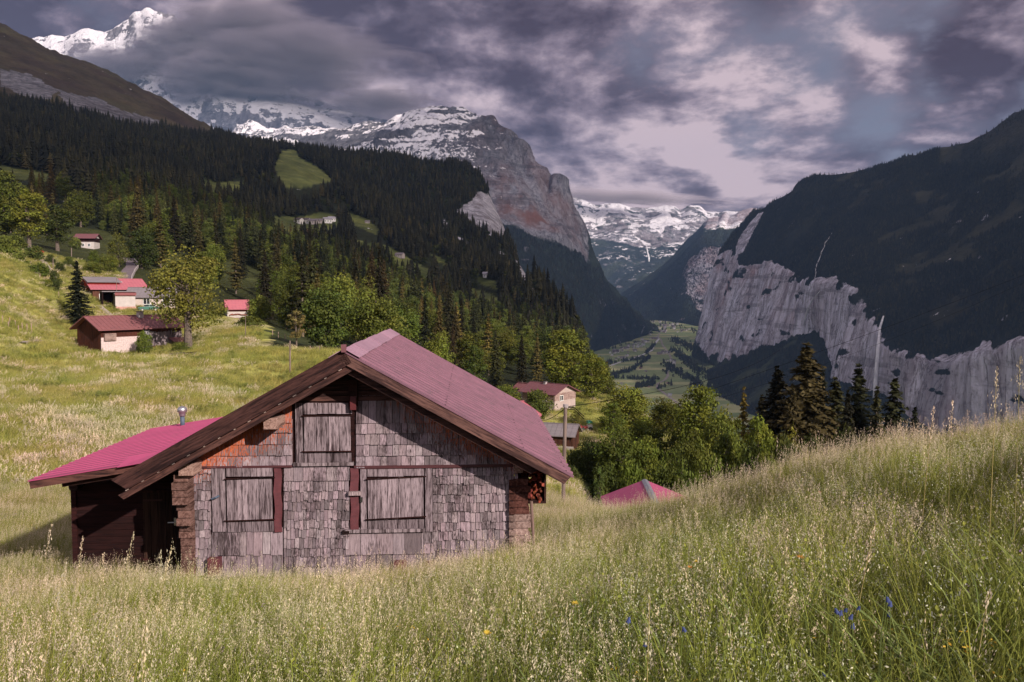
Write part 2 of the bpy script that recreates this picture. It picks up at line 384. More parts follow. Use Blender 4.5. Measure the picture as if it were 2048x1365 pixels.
# terrain: colour laid down per place (meadow, wood floor, rock, snow) and broken up by noise
def mat_terrain(name, nscale, bumpd, detail=8, bstr=0.6, var=0.35, rock=False):
    m, t = material(name)
    P = t.nt.nodes.new('ShaderNodeNewGeometry').outputs['Position']
    n1 = t.noise(P, nscale, detail, 0.62); n2 = t.noise(P, nscale * 7, detail, 0.65)
    base = t.attr('tint')
    c = t.mix(1.0, base, t.mix(t.mapr(n1, 0.3, 0.7), (1 - var,) * 3, (1 + var,) * 3), 'MULTIPLY')
    c = t.mix(1.0, c, t.mix(t.mapr(n2, 0.3, 0.7), (1 - var * .8,) * 3, (1 + var * .8,) * 3), 'MULTIPLY')
    h = t.math('ADD', n1, t.math('MULTIPLY', n2, .35))
    if rock:
        m_ = t.attr('mask'); ch = t.sep(m_)     # R snow, G rock, B warm stain
        ma = t.attr('mask', 'Alpha'); st = t.noise(t.mapping(P, (1, 1, 0.13)), nscale * 5, 8, 0.72, 0.3)
        st2 = t.noise(t.mapping(P, (1, 1, 0.10)), nscale * 1.3, 6, 0.6, 0.6)
        lay = t.noise(t.mapping(P, (0.25, 0.25, 3.0)), nscale * 2.0, 6, 0.6)
        rc = t.mix(t.mapr(st, 0.40, 0.60), (0.86, 0.83, 0.95), (0.40, 0.37, 0.43))
        rc = t.mix(t.math('MULTIPLY', t.mapr(st2, .55, .61), 0.55), rc, (0.22, 0.185, 0.215))
        crk = t.math('ABSOLUTE', t.math('SUBTRACT', t.noise(t.mapping(P, (1, 1, .22)), nscale * 2.6, 9, .7, .8), .5)); rc = t.mix(t.mapr(crk, 0.0, 0.022, .85, 0), rc, (0.07, 0.055, 0.065))
        rc = t.mix(t.math('MULTIPLY', t.mapr(t.noise(P, nscale * 9, 9, .7), .52, .66), 0.6), rc, (0.075, 0.06, 0.07))
        warm = t.math('MULTIPLY', ch[2], t.mapr(t.noise(t.mapping(P, (1, 1, .3)), nscale * 0.9, 6, .6), .40, .58))
        rc = t.mix(warm, rc, (0.46, 0.20, 0.15))
        dk = t.math('MULTIPLY', t.mapr(lay, .55, .61), 0.45); rc = t.mix(dk, rc, (0.10, 0.08, 0.09)); rc = t.mix(1.0, rc, t.rgb(ma), 'MULTIPLY')
        gm = t.mapr(t.math('ADD', ch[1], t.math('MULTIPLY', t.math('SUBTRACT', t.noise(P, nscale * 4, 8, .65), .5), 1.3)), .40, .60)
        c = t.mix(gm, c, rc)
        sn = t.math('ADD', ch[0], t.math('ADD', t.math('MULTIPLY', t.math('SUBTRACT', t.noise(P, nscale * 6.0, 9, .68), .5), 2.3), t.math('MULTIPLY', t.math('SUBTRACT', lay, .5), 0.9)))
        c = t.mix(t.mapr(sn, .46, .54), c, (0.80, 0.76, 0.82))
        h = t.math('ADD', h, st)
    finish(t, c, 0.95, t.bump(h, bstr, bumpd), 0, 0.1)
mat_terrain('ground', 0.35, 0.25, 9, 0.7)
mat_terrain('mountain', 0.0042, 22.0, 9, 1.0, 0.35, True)
mat_terrain('hill', 0.013, 7.0, 9, 1.0, 0.35, True)
mat_terrain('far_mountain', 0.0016, 70.0, 9, 1.0, 0.3, True)
mat_terrain('valley', 0.012, 2.0, 8, 0.4, 0.22)
# ------------------------------------------------------------------ near hillside + forest slope: one surface from control points
def sp(x): return 2.0 * np.log1p(np.exp(np.clip(np.asarray(x, float) / 2.0, -30, 30)))
def trend(x, y): return -1.95 - 0.26 * np.asarray(y, float) + 0.30 * sp(x)
CTRL = []   # px, py, Y, grass height hidden in that py
for px in (-800, -200, 400, 1024, 1500, 2048, 2900):
    for Y in (0.9, 2.0, 4.0, 8.0): CTRL.append((px, None, Y, 0))
for px in (400, 900, 1500, 2048): CTRL.append((px, None, 12.0, 0))
def g(*l):
    for a in l: CTRL.append(a if len(a) == 4 else a + (0,))
g((118,1165,17.5),(385,1196,16.3),(700,1180,16.6),(1050,1125,16.9),(0,1190,17.5),(-400,1200,17.5),(0,1080,25),(200,1070,27),(600,1070,27),(-400,1010,32),
  (0,1000,32),(0,905,43),(200,900,45),(450,880,48),(0,800,57),(200,800,60),(450,800,65),(0,700,83),(200,718,108),(400,722,100),(330,697,120),(150,700,116),
  (0,600,112),(-300,520,118),(-300,800,50),(-700,560,80),(0,538,135),(100,588,140),(500,668,122),(580,742,85),(560,690,108),(640,722,88),(600,880,52),(800,940,50),(1000,960,50),
  (230,616,160),(310,620,160),(475,636,172),(50,520,170),(110,505,220),(-200,480,190),(250,548,205),(265,525,250),(177,498,280),(380,600,190),
  (650,708,115),(745,712,112),(560,660,150),(650,690,160),(720,700,160),(850,790,120),(900,800,150),(1000,815,140),(800,760,140),
  (1145,1006,30,.7),(1240,1004,27,.85),(1340,995,25,.85),(1600,932,21,.7),(1800,878,18,.65),(2048,842,15,.6),(2400,800,12,.5),(2900,760,10,.5),
  (1145,1010,36),(1100,965,52),(1150,985,48),(1200,1060,44),(1240,1090,40),(1340,1110,38),(1600,1110,34),(1800,1100,29),(2048,1060,25),(2500,1050,22),
  (1250,1045,60),(1400,1070,70),(1600,1120,75),(1850,1120,70),(2048,1200,60),(2600,1200,60),
  (1120,892,115),(1060,905,100),(1180,880,122),(1240,930,100),(1300,905,118),(1170,845,138),(1240,830,150),(1300,865,140),(1420,870,140),(1500,920,120),
  (1090,808,155),(1010,800,155),(1190,790,185),(1240,800,195),(1300,930,210),(1500,1000,200),(2048,1180,200),(2700,1200,200),
  (1300,1200,480),(1600,1250,500),(2048,1250,500),(2700,1250,500),(1300,1180,1000),(2048,1250,1000),(2700,1250,1000),(1350,1080,1600),(2048,1080,1600),(2700,1080,1600),
  (1350,900,3400),(2048,900,3400),(2700,900,3400),(1100,900,3400),
  (0,430,330),(200,445,350),(400,500,320),(500,550,270),(600,610,235),(700,665,215),(800,710,210),(900,755,210),(1000,780,210),(-300,420,330),
  (0,350,480),(200,375,520),(400,410,560),(600,480,600),(800,570,500),(900,625,450),(1000,680,390),(1100,735,330),(1160,765,280),(-300,330,480),
  (450,374,900),(600,345,1100),(610,450,850),(750,455,880),(820,515,750),(900,555,680),(970,600,580),(1050,655,500),(1120,705,420),
  (0,250,900),(200,275,1000),(400,305,1200),(600,305,1500),(700,315,1700),(830,332,1850),(900,358,1880),(950,378,1880),(985,408,1780),(1010,455,1600),(1038,522,1380),(1074,592,1120),(1132,648,820),(1168,692,600),(1198,745,430),(-300,200,900),
  (660,345,1350),(720,365,1350),(780,390,1330),(840,410,1320),(900,430,1300),(960,470,1150),(1010,530,1000),(830,345,1600),(900,375,1600),(700,330,1500),(960,400,1550),(1045,575,850),
  (0,192,1300),(200,222,1450),(300,244,1600),(420,272,1900),(-300,100,1400),
  (-800,-300,2000),(-300,-80,2150),(0,50,2250),(75,95,2300),(130,130,2350),(190,142,2380),(230,165,2380),(300,200,2380),(350,230,2380),(400,260,2350),(440,280,2250),
  (-300,150,3400),(0,200,3400),(200,330,3400),(430,430,3200),(600,460,2600),(830,520,2700),(950,640,2700),(1010,760,2300),(1080,860,1750),(1150,960,1250),(1230,960,640),(600,560,3400),(900,700,3400))
A_, B_, V_ = [], [], []
def wtrend(Y): return 1 - smooth01(np.asarray(Y, float), 28, 95)
for (px, py, Y, gh) in CTRL:
    x = (px - CX) / F * Y
    if py is None: v = 0.0
    else:
        a, b = ray(px, py); x = a * Y; v = (b * Y - gh) / Y - wtrend(Y) * trend(x, Y) / Y
    A_.append((px - CX) / 420.0); B_.append(math.log(Y) * 1.5); V_.append(v)
A_, B_, V_ = np.array(A_), np.array(B_), np.array(V_)
def tps(r2): return 0.5 * r2 * np.log(r2 + 1e-12)
def _fit():
    n = len(A_); K = tps((A_[:, None] - A_[None]) ** 2 + (B_[:, None] - B_[None]) ** 2) + np.eye(n) * 0.004
    Pm = np.stack([np.ones(n), A_, B_], 1)
    M = np.zeros((n + 3, n + 3)); M[:n, :n] = K; M[:n, n:] = Pm; M[n:, :n] = Pm.T
    return np.linalg.solve(M, np.concatenate([V_, np.zeros(3)]))
WGT = _fit()
def ground_h(x, Y):
    x = np.asarray(x, float); Y = np.asarray(Y, float); sh = x.shape; x = x.ravel(); Y = Y.ravel(); out = np.zeros(len(x))
    for i in range(0, len(x), 20000):
        xs, ys = x[i:i+20000], np.maximum(Y[i:i+20000], 0.9)
        a = xs / ys * F / 420.0; a = np.clip(a, -5, 5); b = np.log(ys) * 1.5
        k = tps((a[:, None] - A_[None]) ** 2 + (b[:, None] - B_[None]) ** 2) @ WGT[:len(A_)]
        r = k + WGT[-3] + WGT[-2] * a + WGT[-1] * b
        r *= smooth01(ys, 2.0, 6.0)
        out[i:i+20000] = ys * r + wtrend(ys) * trend(xs, Y[i:i+20000])
    p = np.stack([x, Y, x * 0], 1)
    near = np.clip(Y / 12.0, 0.3, 1)
    out += fbm(p / 5.0, 3) * 0.13 * near + fbm(p / 22.0, 3) * 0.42 * smooth01(Y, 20, 70) * (1 - smooth01(Y, 200, 400))
    out += (fbm(p / 90.0, 4) * 9.0 + fbm(p / 28.0, 3) * 2.2) * smooth01(Y, 280, 700)
    rg = smooth01(Y, 1500, 2100)
    out += fbm(p / 160.0, 5, ridged=True) * 26.0 * rg
    return out.reshape(sh)
def gz(x, Y): return float(ground_h(np.array([x]), np.array([Y]))[0])

MEADOWS = [[(548,330),(562,300),(592,300),(602,318),(640,338),(668,362),(640,372),(600,380),(572,374),(556,352)],
  [(403,362),(440,367),(494,361),(482,378),(440,386),(406,381)], [(542,437),(600,431),(640,426),(676,436),(684,452),(640,464),(580,467),(546,456)],
  [(690,428),(720,432),(764,460),(752,470),(712,452)], [(763,488),(792,500),(838,530),(874,546),(850,557),(800,538),(768,512)],
  [(853,503),(902,526),(895,533),(868,520)], [(955,552),(1004,566),(990,578),(955,566)], [(932,573),(965,580),(1012,604),(985,610),(945,592)],
  [(-60,322),(60,340),(118,352),(110,364),(40,358),(-60,345)], [(700,478),(740,486),(760,500),(720,496)]]
ROCKS = [[(893,428),(918,422),(962,383),(988,392),(1003,440),(1018,472),(996,480),(972,470),(938,442)], [(880,434),(892,440),(903,472),(890,466)],
  [(1034,510),(1050,520),(1064,560),(1074,592),(1050,582),(1028,562)], [(908,468),(930,478),(948,497),(925,490)], [(990,500),(1010,505),(1012,530),(998,524)],
  [(0,135),(60,150),(120,180),(100,200),(40,190),(0,170)], [(118,180),(200,198),(245,222),(335,246),(312,264),(200,242),(128,216)]]
Ys = np.concatenate([np.geomspace(0.9, 30, 130), np.geomspace(30, 170, 190)[1:]]); Yf = np.geomspace(170, 3400, 300)
PXS = np.concatenate([np.linspace(-900, -120, 60), np.linspace(-112, 1300, 290), np.linspace(1308, 2160, 110), np.linspace(2175, 2900, 45)])
def sheet(Yr):
    X = (PXS[None] - CX) / F * Yr[:, None]; Yg = np.repeat(Yr[:, None], len(PXS), 1)
    Z = ground_h(X, Yg); V = np.stack([X, Yg, Z], -1)
    nr, nc = X.shape; i = np.arange(nr * nc).reshape(nr, nc)
    Q = np.stack([i[:-1, :-1], i[:-1, 1:], i[1:, 1:], i[1:, :-1]], -1).reshape(-1, 4)
    return V.reshape(-1, 3), Q
def meadow_mix(P):
    """0 green .. 1 pale pink seed heads, by place"""
    n = fbm(np.stack([P[:, 0] / 9, P[:, 1] / 14, P[:, 2] * 0], 1) + 5, 4) * 1.3 + fbm(P / 2.2, 3) * .5
    return np.clip(0.5 + n * 1.0, 0, 1)
def lerp3(a, b, t): return np.asarray(a)[None] * (1 - t[:, None]) + np.asarray(b)[None] * t[:, None]
def meadow_col(P):
    m = meadow_mix(P)
    c = lerp3((0.185, 0.200, 0.045), (0.350, 0.335, 0.095), smooth01(m, .05, .55))
    return c * (1 - smooth01(m, .6, .95)[:, None]) + np.array((0.43, 0.365, 0.20))[None] * smooth01(m, .6, .95)[:, None]
V, Q = sheet(Ys)
bx, by = np.meshgrid(np.linspace(-90, 90, 40), np.linspace(-60, 12, 30))
bz = trend(np.minimum(bx, 9), np.maximum(by, -3)) - 0.35; bv = np.stack([bx, by, bz], -1).reshape(-1, 3)
bi = np.arange(bx.size).reshape(bx.shape); bq = np.stack([bi[:-1, :-1], bi[:-1, 1:], bi[1:, 1:], bi[1:, :-1]], -1).reshape(-1, 4) + len(V)
Vn = np.concatenate([V, bv]); Qn = np.concatenate([Q, bq])
def wood_mask(px, py, Y):
    """1 where the forest covers the slope"""
    m = np.ones(len(px))
    for p in MEADOWS + ROCKS: m[in_poly(px, py, p)] = 0
    lim = np.interp(px, [-300, 0, 200, 300, 420, 470], [110, 195, 226, 250, 275, 100])
    m[(py < lim) & (Y > 1000)] = 0
    m[(Y > 2000) & (px < 470)] = 0
    return m
pxn, pyn = to_px(np.where(Vn[:, 1:2] < 0.5, np.array([[0, 0.5, -2]]), Vn))
cn = meadow_col(Vn) * (0.26 + 0.64 * smooth01(Vn[:, 1], 14, 75))[:, None]  # near ground darkened to stand in for shadowed gaps deep in the grass
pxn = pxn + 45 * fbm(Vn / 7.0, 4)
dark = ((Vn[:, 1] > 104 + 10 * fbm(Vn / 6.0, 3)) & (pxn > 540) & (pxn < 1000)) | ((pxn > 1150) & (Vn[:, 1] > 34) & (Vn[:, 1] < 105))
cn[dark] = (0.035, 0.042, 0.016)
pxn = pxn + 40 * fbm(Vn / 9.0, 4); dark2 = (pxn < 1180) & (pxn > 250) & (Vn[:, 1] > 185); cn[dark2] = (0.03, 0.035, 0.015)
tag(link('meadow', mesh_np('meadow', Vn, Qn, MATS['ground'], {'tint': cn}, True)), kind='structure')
V, Q = sheet(Yf); px, py = to_px(V); Y = V[:, 1]
wm = wood_mask(px, py, Y)
c = np.tile(np.array([[0.022, 0.026, 0.012]]), (len(V), 1))
rock = np.zeros(len(V)); warm = np.zeros(len(V))
nz = fbm(V / 60.0, 4)
inm = np.zeros(len(V), bool)
for p in MEADOWS: inm |= in_poly(px + nz * 16, py + nz * 9, p)
c[inm] = lerp3((0.075, 0.09, 0.03), (0.17, 0.18, 0.055), np.clip(.5 + 1.3 * fbm(V / 30.0, 4), 0, 1))[inm]
hi = ((py < np.interp(px, [-300, 0, 200, 300, 420, 470], [110, 195, 226, 250, 275, 100])) & (Y > 1000)) | ((Y > 2000) & (px < 470))
c[hi] = lerp3((0.050, 0.032, 0.027), (0.085, 0.072, 0.035), np.clip(.5 + 1.2 * fbm(V / 140.0, 4), 0, 1))[hi]
for p in ROCKS: rock[in_poly(px + nz * 10, py + nz * 8, p)] = 0.80
low = (Y < 330) & (px < 560); c[low] = lerp3((0.03, 0.034, 0.013), (0.065, 0.072, 0.024), np.clip(.5 + nz, 0, 1))[low]
tag(link('hillside', mesh_np('hillside', V, Q, MATS['hill'], {'tint': c, 'mask': np.stack([rock * 0, rock, warm + .06, np.where((px < 470) & (Y > 900), .28, .62)], 1)}, True)), kind='structure')

# ------------------------------------------------------------------ lofted mountains: contour rows (px, py, distance) turned into points in space
def loft(name, rows, sub, NC, mat, amp, scale, back=(1500, -900), colour=None, vert=0.4, end_amp=0.15, ridged=0.5, sil=1.0, seed=0.0, under=None):
    rr = []
    for r in rows:
        r = np.array(r, float); tcol = np.linspace(0, 1, len(r)); tt = np.linspace(0, 1, NC)
        rr.append(np.stack([np.interp(tt, tcol, r[:, k]) for k in range(3)], 1))
    pts = []; lev = []
    P0 = [np.stack([ray_np(r[:, 0], r[:, 1])[0] * r[:, 2], r[:, 2], ray_np(r[:, 0], r[:, 1])[1] * r[:, 2]], 1) for r in rr]
    for k in (3, 2, 1):
        pts.append(P0[0] + np.array([0, back[0] * k / 3.0, back[1] * (k / 3.0) ** 1.2])); lev.append(np.full(NC, -k / 3.0))
    for i in range(len(P0) - 1):
        n = sub[i]
        for k in range(n):
            f = k / n; pts.append(P0[i] * (1 - f) + P0[i + 1] * f); lev.append(np.full(NC, i + f))
    pts.append(P0[-1]); lev.append(np.full(NC, float(len(P0) - 1)))
    if under is not None: pts.append(P0[-1] + np.array(under)); lev.append(np.full(NC, float(len(P0))))
    G = np.stack(pts); L = np.stack(lev); nr = len(G)
    du = np.gradient(G, axis=1); dv = np.gradient(G, axis=0); N = np.cross(dv, du); N /= np.linalg.norm(N, axis=2)[..., None] + 1e-9
    s = np.array([1, 1, vert]) / scale
    d = fbm(G * s + seed, 6) * (1 - ridged) + fbm(G * s * 0.8 + 9 + seed, 6, ridged=True) * ridged
    fade = np.clip((len(P0) - 1 - L) / 0.5, end_amp, 1); fade = np.where(L <= 0, sil, fade)
    G2 = G + N * (amp * d * fade)[..., None]
    i = np.arange(nr * NC).reshape(nr, NC)
    Qd = np.stack([i[:-1, :-1], i[:-1, 1:], i[1:, 1:], i[1:, :-1]], -1).reshape(-1, 4)
    Vv = G2.reshape(-1, 3); du = np.gradient(G2, axis=1); dv = np.gradient(G2, axis=0); N2 = np.cross(dv, du); N2 /= np.linalg.norm(N2, axis=2)[..., None] + 1e-9
    N2[N2[..., 1] > 0.9] *= 1
    cc, mm = colour(Vv, N2.reshape(-1, 3), L.ravel())
    o = link(name, mesh_np(name, Vv, Qd, mat, {'tint': cc, 'mask': mm}, True))
    return o, G2, L
def cols3(r, gq, b, a=1.0): return np.stack([np.broadcast_to(np.asarray(q, float), np.shape(r) if np.ndim(r) else np.shape(b)) for q in (r, gq, b, a)], 1)
FOREST = np.array((0.014, 0.015, 0.010))
# right-hand mountain with the cliff band and waterfalls
H0 = [(1506,432,5300),(1516,424,5200),(1532,418,5100),(1552,402,5000),(1578,386,4900),(1604,368,4800),(1628,355,4700),(1662,352,4600),(1700,346,4500),(1740,338,4400),(1780,327,4300),(1815,318,4200),(1850,311,4100),(1900,300,4000),(1950,286,3900),(1975,270,3850),(2000,251,3800),(2025,232,3750),(2048,221,3700),(2140,160,3650),(2250,95,3600),(2500,-40,3500),(2900,-220,3400)]
def col_at(xs, pts, k=3):
    p = np.array(pts, float); return [tuple(np.interp(x, p[:, 0], p[:, j]) for j in range(1, p.shape[1])) for x in xs]
U = np.linspace(0, 1, len(H0))
ctop = [(1440,512,5150),(1470,505,5000),(1482,520,4850),(1486,540,4700),(1510,536,4500),(1545,531,4250),(1575,545,4000),(1602,562,3750),(1622,570,3550),(1645,572,3400),(1675,572,3250),(1702,582,3100),(1725,610,2950),(1745,640,2800),(1768,690,2620),(1795,708,2500),(1830,722,2380),(1870,732,2280),(1910,733,2200),(1960,720,2100),(2000,705,2030),(2048,690,1950),(2900,600,1300)]
cbot = [(1394,690,5120),(1400,705,4980),(1412,722,4830),(1428,734,4690),(1450,738,4490),(1480,730,4240),(1520,706,3990),(1560,694,3760),(1600,682,3560),(1635,668,3410),(1654,684,3260),(1664,728,3110),(1676,765,2960),(1700,776,2810),(1740,792,2630),(1780,800,2510),(1812,822,2390),(1846,850,2290),(1880,870,2210),(1940,890,2110),(1990,900,2040),(2048,905,1960),(2900,960,1310)]
foot = [(1386,704,5000),(1384,716,4800),(1388,735,4600),(1392,752,4350),(1400,768,4050),(1415,785,3750),(1440,800,3500),(1470,815,3300),(1500,830,3100),(1540,845,2950),(1570,860,2800),(1600,875,2700),(1640,885,2600),(1680,900,2500),(1720,920,2380),(1770,940,2280),(1810,960,2180),(1850,980,2090),(1890,1000,2020),(1950,1020,1930),(2000,1030,1860),(2048,1050,1800),(2900,1100,1250)]
hmid = []
for k in range(len(H0)):
    a, b = np.array(H0[k]), np.array(ctop[k]); mm = a * .45 + b * .55; mm[2] = a[2] * .40 + b[2] * .60; hmid.append(tuple(mm))
def hcol(V, N, L):
    px, py = to_px(V); n = fbm(V / 260.0, 5); n2 = fbm(V / 90.0, 4)
    c = np.tile(FOREST, (len(V), 1))
    gl = smooth01(n + .35 * n2, .04, .30) * (L < 1.8) * smooth01(px, 1500, 1800)
    c = c * (1 - gl[:, None]) + np.array((0.042, 0.038, 0.020))[None] * gl[:, None]
    hg = smooth01(py, 330, 250) * smooth01(px, 1850, 2000); c = c * (1 - hg[:, None]) + np.array((0.03, 0.026, 0.018))[None] * hg[:, None]
    Lj = L + .16 * fbm(V / 130.0 + 3, 4) + .05 * fbm(V / 40.0, 3)
    cliff = smooth01(Lj, 1.95, 2.0) * (1 - smooth01(Lj, 2.90, 2.98))
    rock = cliff * 0.95 - 0.65 * cliff * smooth01(fbm(V / np.array([170., 170., 60.]) + 11, 5) + .3 * n, .16, .34)
    # bare strip along the left shoulder
    rock = np.maximum(rock, 0.8 * in_poly(px + n2 * 6, py, [(1514,428),(1527,424),(1515,450),(1500,478),(1486,505),(1470,512),(1476,480),(1496,452)]))
    rock = np.maximum(rock, .52 * smooth01(fbm(V / 150.0 + 40, 4), .34, .45) * (L > .6) * (L < 2))
    tal = (Lj > 2.95) ; tg = smooth01(n + n2 * .5, .05, .3)
    c[tal] = lerp3((0.018, 0.023, 0.013), (0.050, 0.055, 0.025), tg)[tal]
    return c, cols3(rock * 0, rock, cliff * (0.12 + .5 * smooth01(n, .05, .4)))
oH, GH, LH = loft('mountain', [H0, hmid, ctop, cbot, foot], [34, 60, 46, 26], 620, MATS['mountain'], 75, 330, (1300, -700), hcol, 0.35, 0.2, 0.5, .35, 3.0, (0, -100, -400))
tag(oH, kind='structure')
# cliffs of the left wall of the valley
D0 = [(480,262,7600),(560,262,7400),(640,268,7200),(700,272,7000),(740,262,6900),(775,256,6800),(790,250,6700),(798,246,6700),(812,244,6700),(818,245,6700),(828,240,6650),(850,235,6600),(878,230,6550),(905,234,6500),(925,227,6500),(940,230,6500),(950,244,6450),(966,250,6400),(985,257,6350),(996,268,6300),(1018,276,6250),(1024,296,6250),(1036,300,6200),(1046,322,6200),(1066,338,6150),(1086,346,6100),(1098,362,6080),(1104,374,6060),(1109,368,6050),(1115,360,6040),(1121,364,6030),(1125,382,6020),(1131,402,6010),(1138,425,6000),(1147,448,6000),(1154,472,6000),(1160,494,6000),(1168,514,6000),(1180,538,6100),(1196,560,6200),(1218,588,6350),(1240,612,6500),(1270,640,6750),(1302,664,7050)]
xs = np.array(D0)[:, 0]
def interp_row(xs, tab):
    tab = np.array(tab, float); return [tuple(np.interp(x, tab[:, 0], tab[:, j]) for j in (1, 2, 3)) for x in xs]
# columns of ridge x -> (px, py, Y) of the snow ledges, cliff foot and valley foot
Dm = interp_row(xs, [(480,470,330,7000),(700,690,318,6400),(790,780,300,6200),(850,830,312,6050),(925,880,322,5900),(985,935,350,5850),(1024,975,372,5800),(1066,1030,400,5780),(1104,1078,420,5780),(1130,1116,440,5800),(1147,1140,468,5850),(1168,1164,516,5920),(1196,1194,562,6180),(1240,1239,614,6480),(1302,1301,666,7040)])
Db = interp_row(xs, [(480,480,430,6300),(700,720,430,5800),(790,800,440,5600),(850,860,440,5500),(925,930,440,5400),(985,985,450,5350),(1024,1015,462,5350),(1066,1065,482,5400),(1104,1110,500,5450),(1130,1138,512,5550),(1147,1155,520,5700),(1168,1172,532,5850),(1196,1196,566,6150),(1240,1240,618,6450),(1302,1300,668,7020)])
Df = interp_row(xs, [(480,600,760,4300),(700,800,760,4300),(925,980,760,4400),(1024,1060,750,4600),(1066,1095,742,4800),(1104,1130,733,4950),(1130,1160,722,5200),(1147,1178,712,5400),(1168,1192,704,5550),(1196,1220,696,5800),(1240,1248,686,6100),(1302,1302,668,7000)])
def dcol(V, N, L):
    px, py = to_px(V); n = fbm(V / 420.0, 5); n2 = fbm(V / 130.0, 4)
    c = np.tile(np.array((0.024, 0.031, 0.022)), (len(V), 1))
    cliff = 1 - smooth01(L, 1.97, 2.12 )
    rock = np.where(L < 2.6, cliff * .97, 0) * (1 - smooth01(px, 1168, 1186))
    rock = np.maximum(rock, .56 * smooth01(n2, .20, .35) * (L > 2.0))
    alt = V[:, 2]
    snow = smooth01(alt, 840, 1150) * (1 - smooth01(px + n * 60, 960, 1020)) * (.17 + .26 * smooth01(N[:, 2], .12, .60))
    snow += .10 * (px < 880) * smooth01(alt, 900, 1100) - .6 * smooth01(fbm(V / np.array([500., 900., 130.]) + 2, 5), .02, .25) + .12
    snow -= .62 * (fbm(V / np.array([700., 900., 62.]) + 12, 5) + .08) + .02
    snow *= (L < 1.6)
    warm = smooth01(px, 880, 1080) * (L < 2) * (.38 + .60 * smooth01(n, -.05, .35))
    return c, cols3(snow, rock, np.clip(warm, 0, 1), .40 - .20 * smooth01(alt + 200 * n, 800, 1150))
oD, GD, LD = loft('mountain', [D0, Dm, Db, Df], [60, 44, 60], 640, MATS['mountain'], 175, 520, (2500, -1300), dcol, 0.30, 0.25, 0.75, .09, 8.0, (0, -200, -400))
tag(oD, kind='structure')
# spur at the end of the valley
F0 = [(1180,640,11176),(1245,588,11049),(1290,560,10922),(1320,536,10795),(1345,514,10732),(1370,490,10668),(1395,468,10604),(1410,450,10604),(1420,440,10604),(1432,436,10604),(1444,434,10604),(1452,426,10604),(1460,432,10604),(1474,431,10541),(1480,426,10541),(1490,422,10541),(1505,420,10478),(1530,422,10414),(1600,420,10287),(1700,400,10160)]
F1 = [(1205,648,10541),(1252,615,10287),(1292,590,10033),(1320,572,9779),(1345,560,9652),(1365,548,9525),(1380,520,9462),(1392,508,9462),(1400,500,9462),(1410,496,9462),(1420,494,9462),(1430,494,9462),(1440,494,9462),(1450,494,9398),(1460,494,9398),(1470,494,9398),(1480,494,9271),(1500,494,9144),(1560,494,9017),(1650,494,8890)]
F2 = [(1225,652,9779),(1258,640,9525),(1292,628,9271),(1318,618,9144),(1340,610,8890),(1358,600,8763),(1374,596,8700),(1382,618,8636),(1392,630,8572),(1402,634,8572),(1412,630,8572),(1422,626,8572),(1432,626,8572),(1442,626,8572),(1452,626,8509),(1462,626,8509),(1472,626,8509),(1490,626,8509),(1550,626,8509),(1640,626,8509)]
F3 = [(1240,646,8296),(1262,643,8530),(1290,641,8694),(1312,641,8694),(1330,642,8611),(1345,644,8450),(1360,646,8296),(1372,648,8147),(1382,650,8003),(1392,652,7864),(1402,653,7796),(1412,654,7730),(1422,655,7665),(1432,656,7600),(1442,656,7600),(1452,656,7600),(1462,656,7600),(1480,656,7600),(1540,656,7600),(1640,656,7600)]
def fcol(V, N, L):
    px, py = to_px(V); n = fbm(V / 420.0, 5); n2 = fbm(V / 150.0, 4)
    c = lerp3((0.024, 0.032, 0.024), (0.055, 0.068, 0.038), smooth01(n, .0, .4))
    rock = .8 * smooth01(px + n2 * 30, 1352, 1380) * smooth01(L, .95, 1.08) * (1 - smooth01(L, 1.93, 2.02)) * (.55 + .6 * smooth01(n2 * -1, -.25, .1))
    top = (1 - smooth01(L, .42, .55)) * smooth01(px, 1395, 1420); rock = np.maximum(rock, top * .8)
    rock = np.maximum(rock, .5 * smooth01(n2, .28, .4))
    snow = smooth01(L, .28, .40) * (1 - smooth01(L, .50, .62)) * smooth01(px, 1405, 1440) * .62
    return c, cols3(snow, rock, 0.3 + 0 * n, .75)
oF, GF, LF = loft('mountain', [F0, F1, F2, F3], [40, 34, 20], 300, MATS['mountain'], 100, 720, (850, -900), fcol, 0.5, 0.2, 0.5, .2, 21.0, (0, -100, -300))
tag(oF, kind='structure')
# snowy range closing the valley
E0 = [(1040,402,17754),(1100,396,17754),(1132,396,17754),(1150,402,17754),(1168,408,17754),(1190,414,17888),(1215,408,17888),(1240,408,17888),(1262,416,17888),(1290,420,17888),(1312,418,17888),(1330,412,17888),(1345,414,17888),(1362,424,17754),(1380,414,17754),(1398,414,17754),(1412,426,17754),(1440,436,17485),(1480,430,17485),(1560,420,17350),(1700,410,17216)]
ex = np.array(E0)[:, 0]
E1 = interp_row(ex, [(1040,1090,468,16544),(1132,1140,470,16409),(1240,1240,488,15736),(1290,1296,494,15468),(1345,1350,486,15602),(1412,1410,470,15871),(1700,1640,470,15871)])
E2 = interp_row(ex, [(1040,1100,580,14795),(1132,1170,560,14526),(1190,1215,600,13450),(1240,1255,612,13046),(1290,1300,612,12912),(1345,1340,580,13450),(1412,1400,560,13719),(1700,1600,560,13854)])
E3 = interp_row(ex, [(1040,1100,690,12912),(1132,1170,680,12643),(1240,1240,660,12374),(1290,1290,656,12240),(1412,1400,660,12374),(1700,1600,660,12374)])
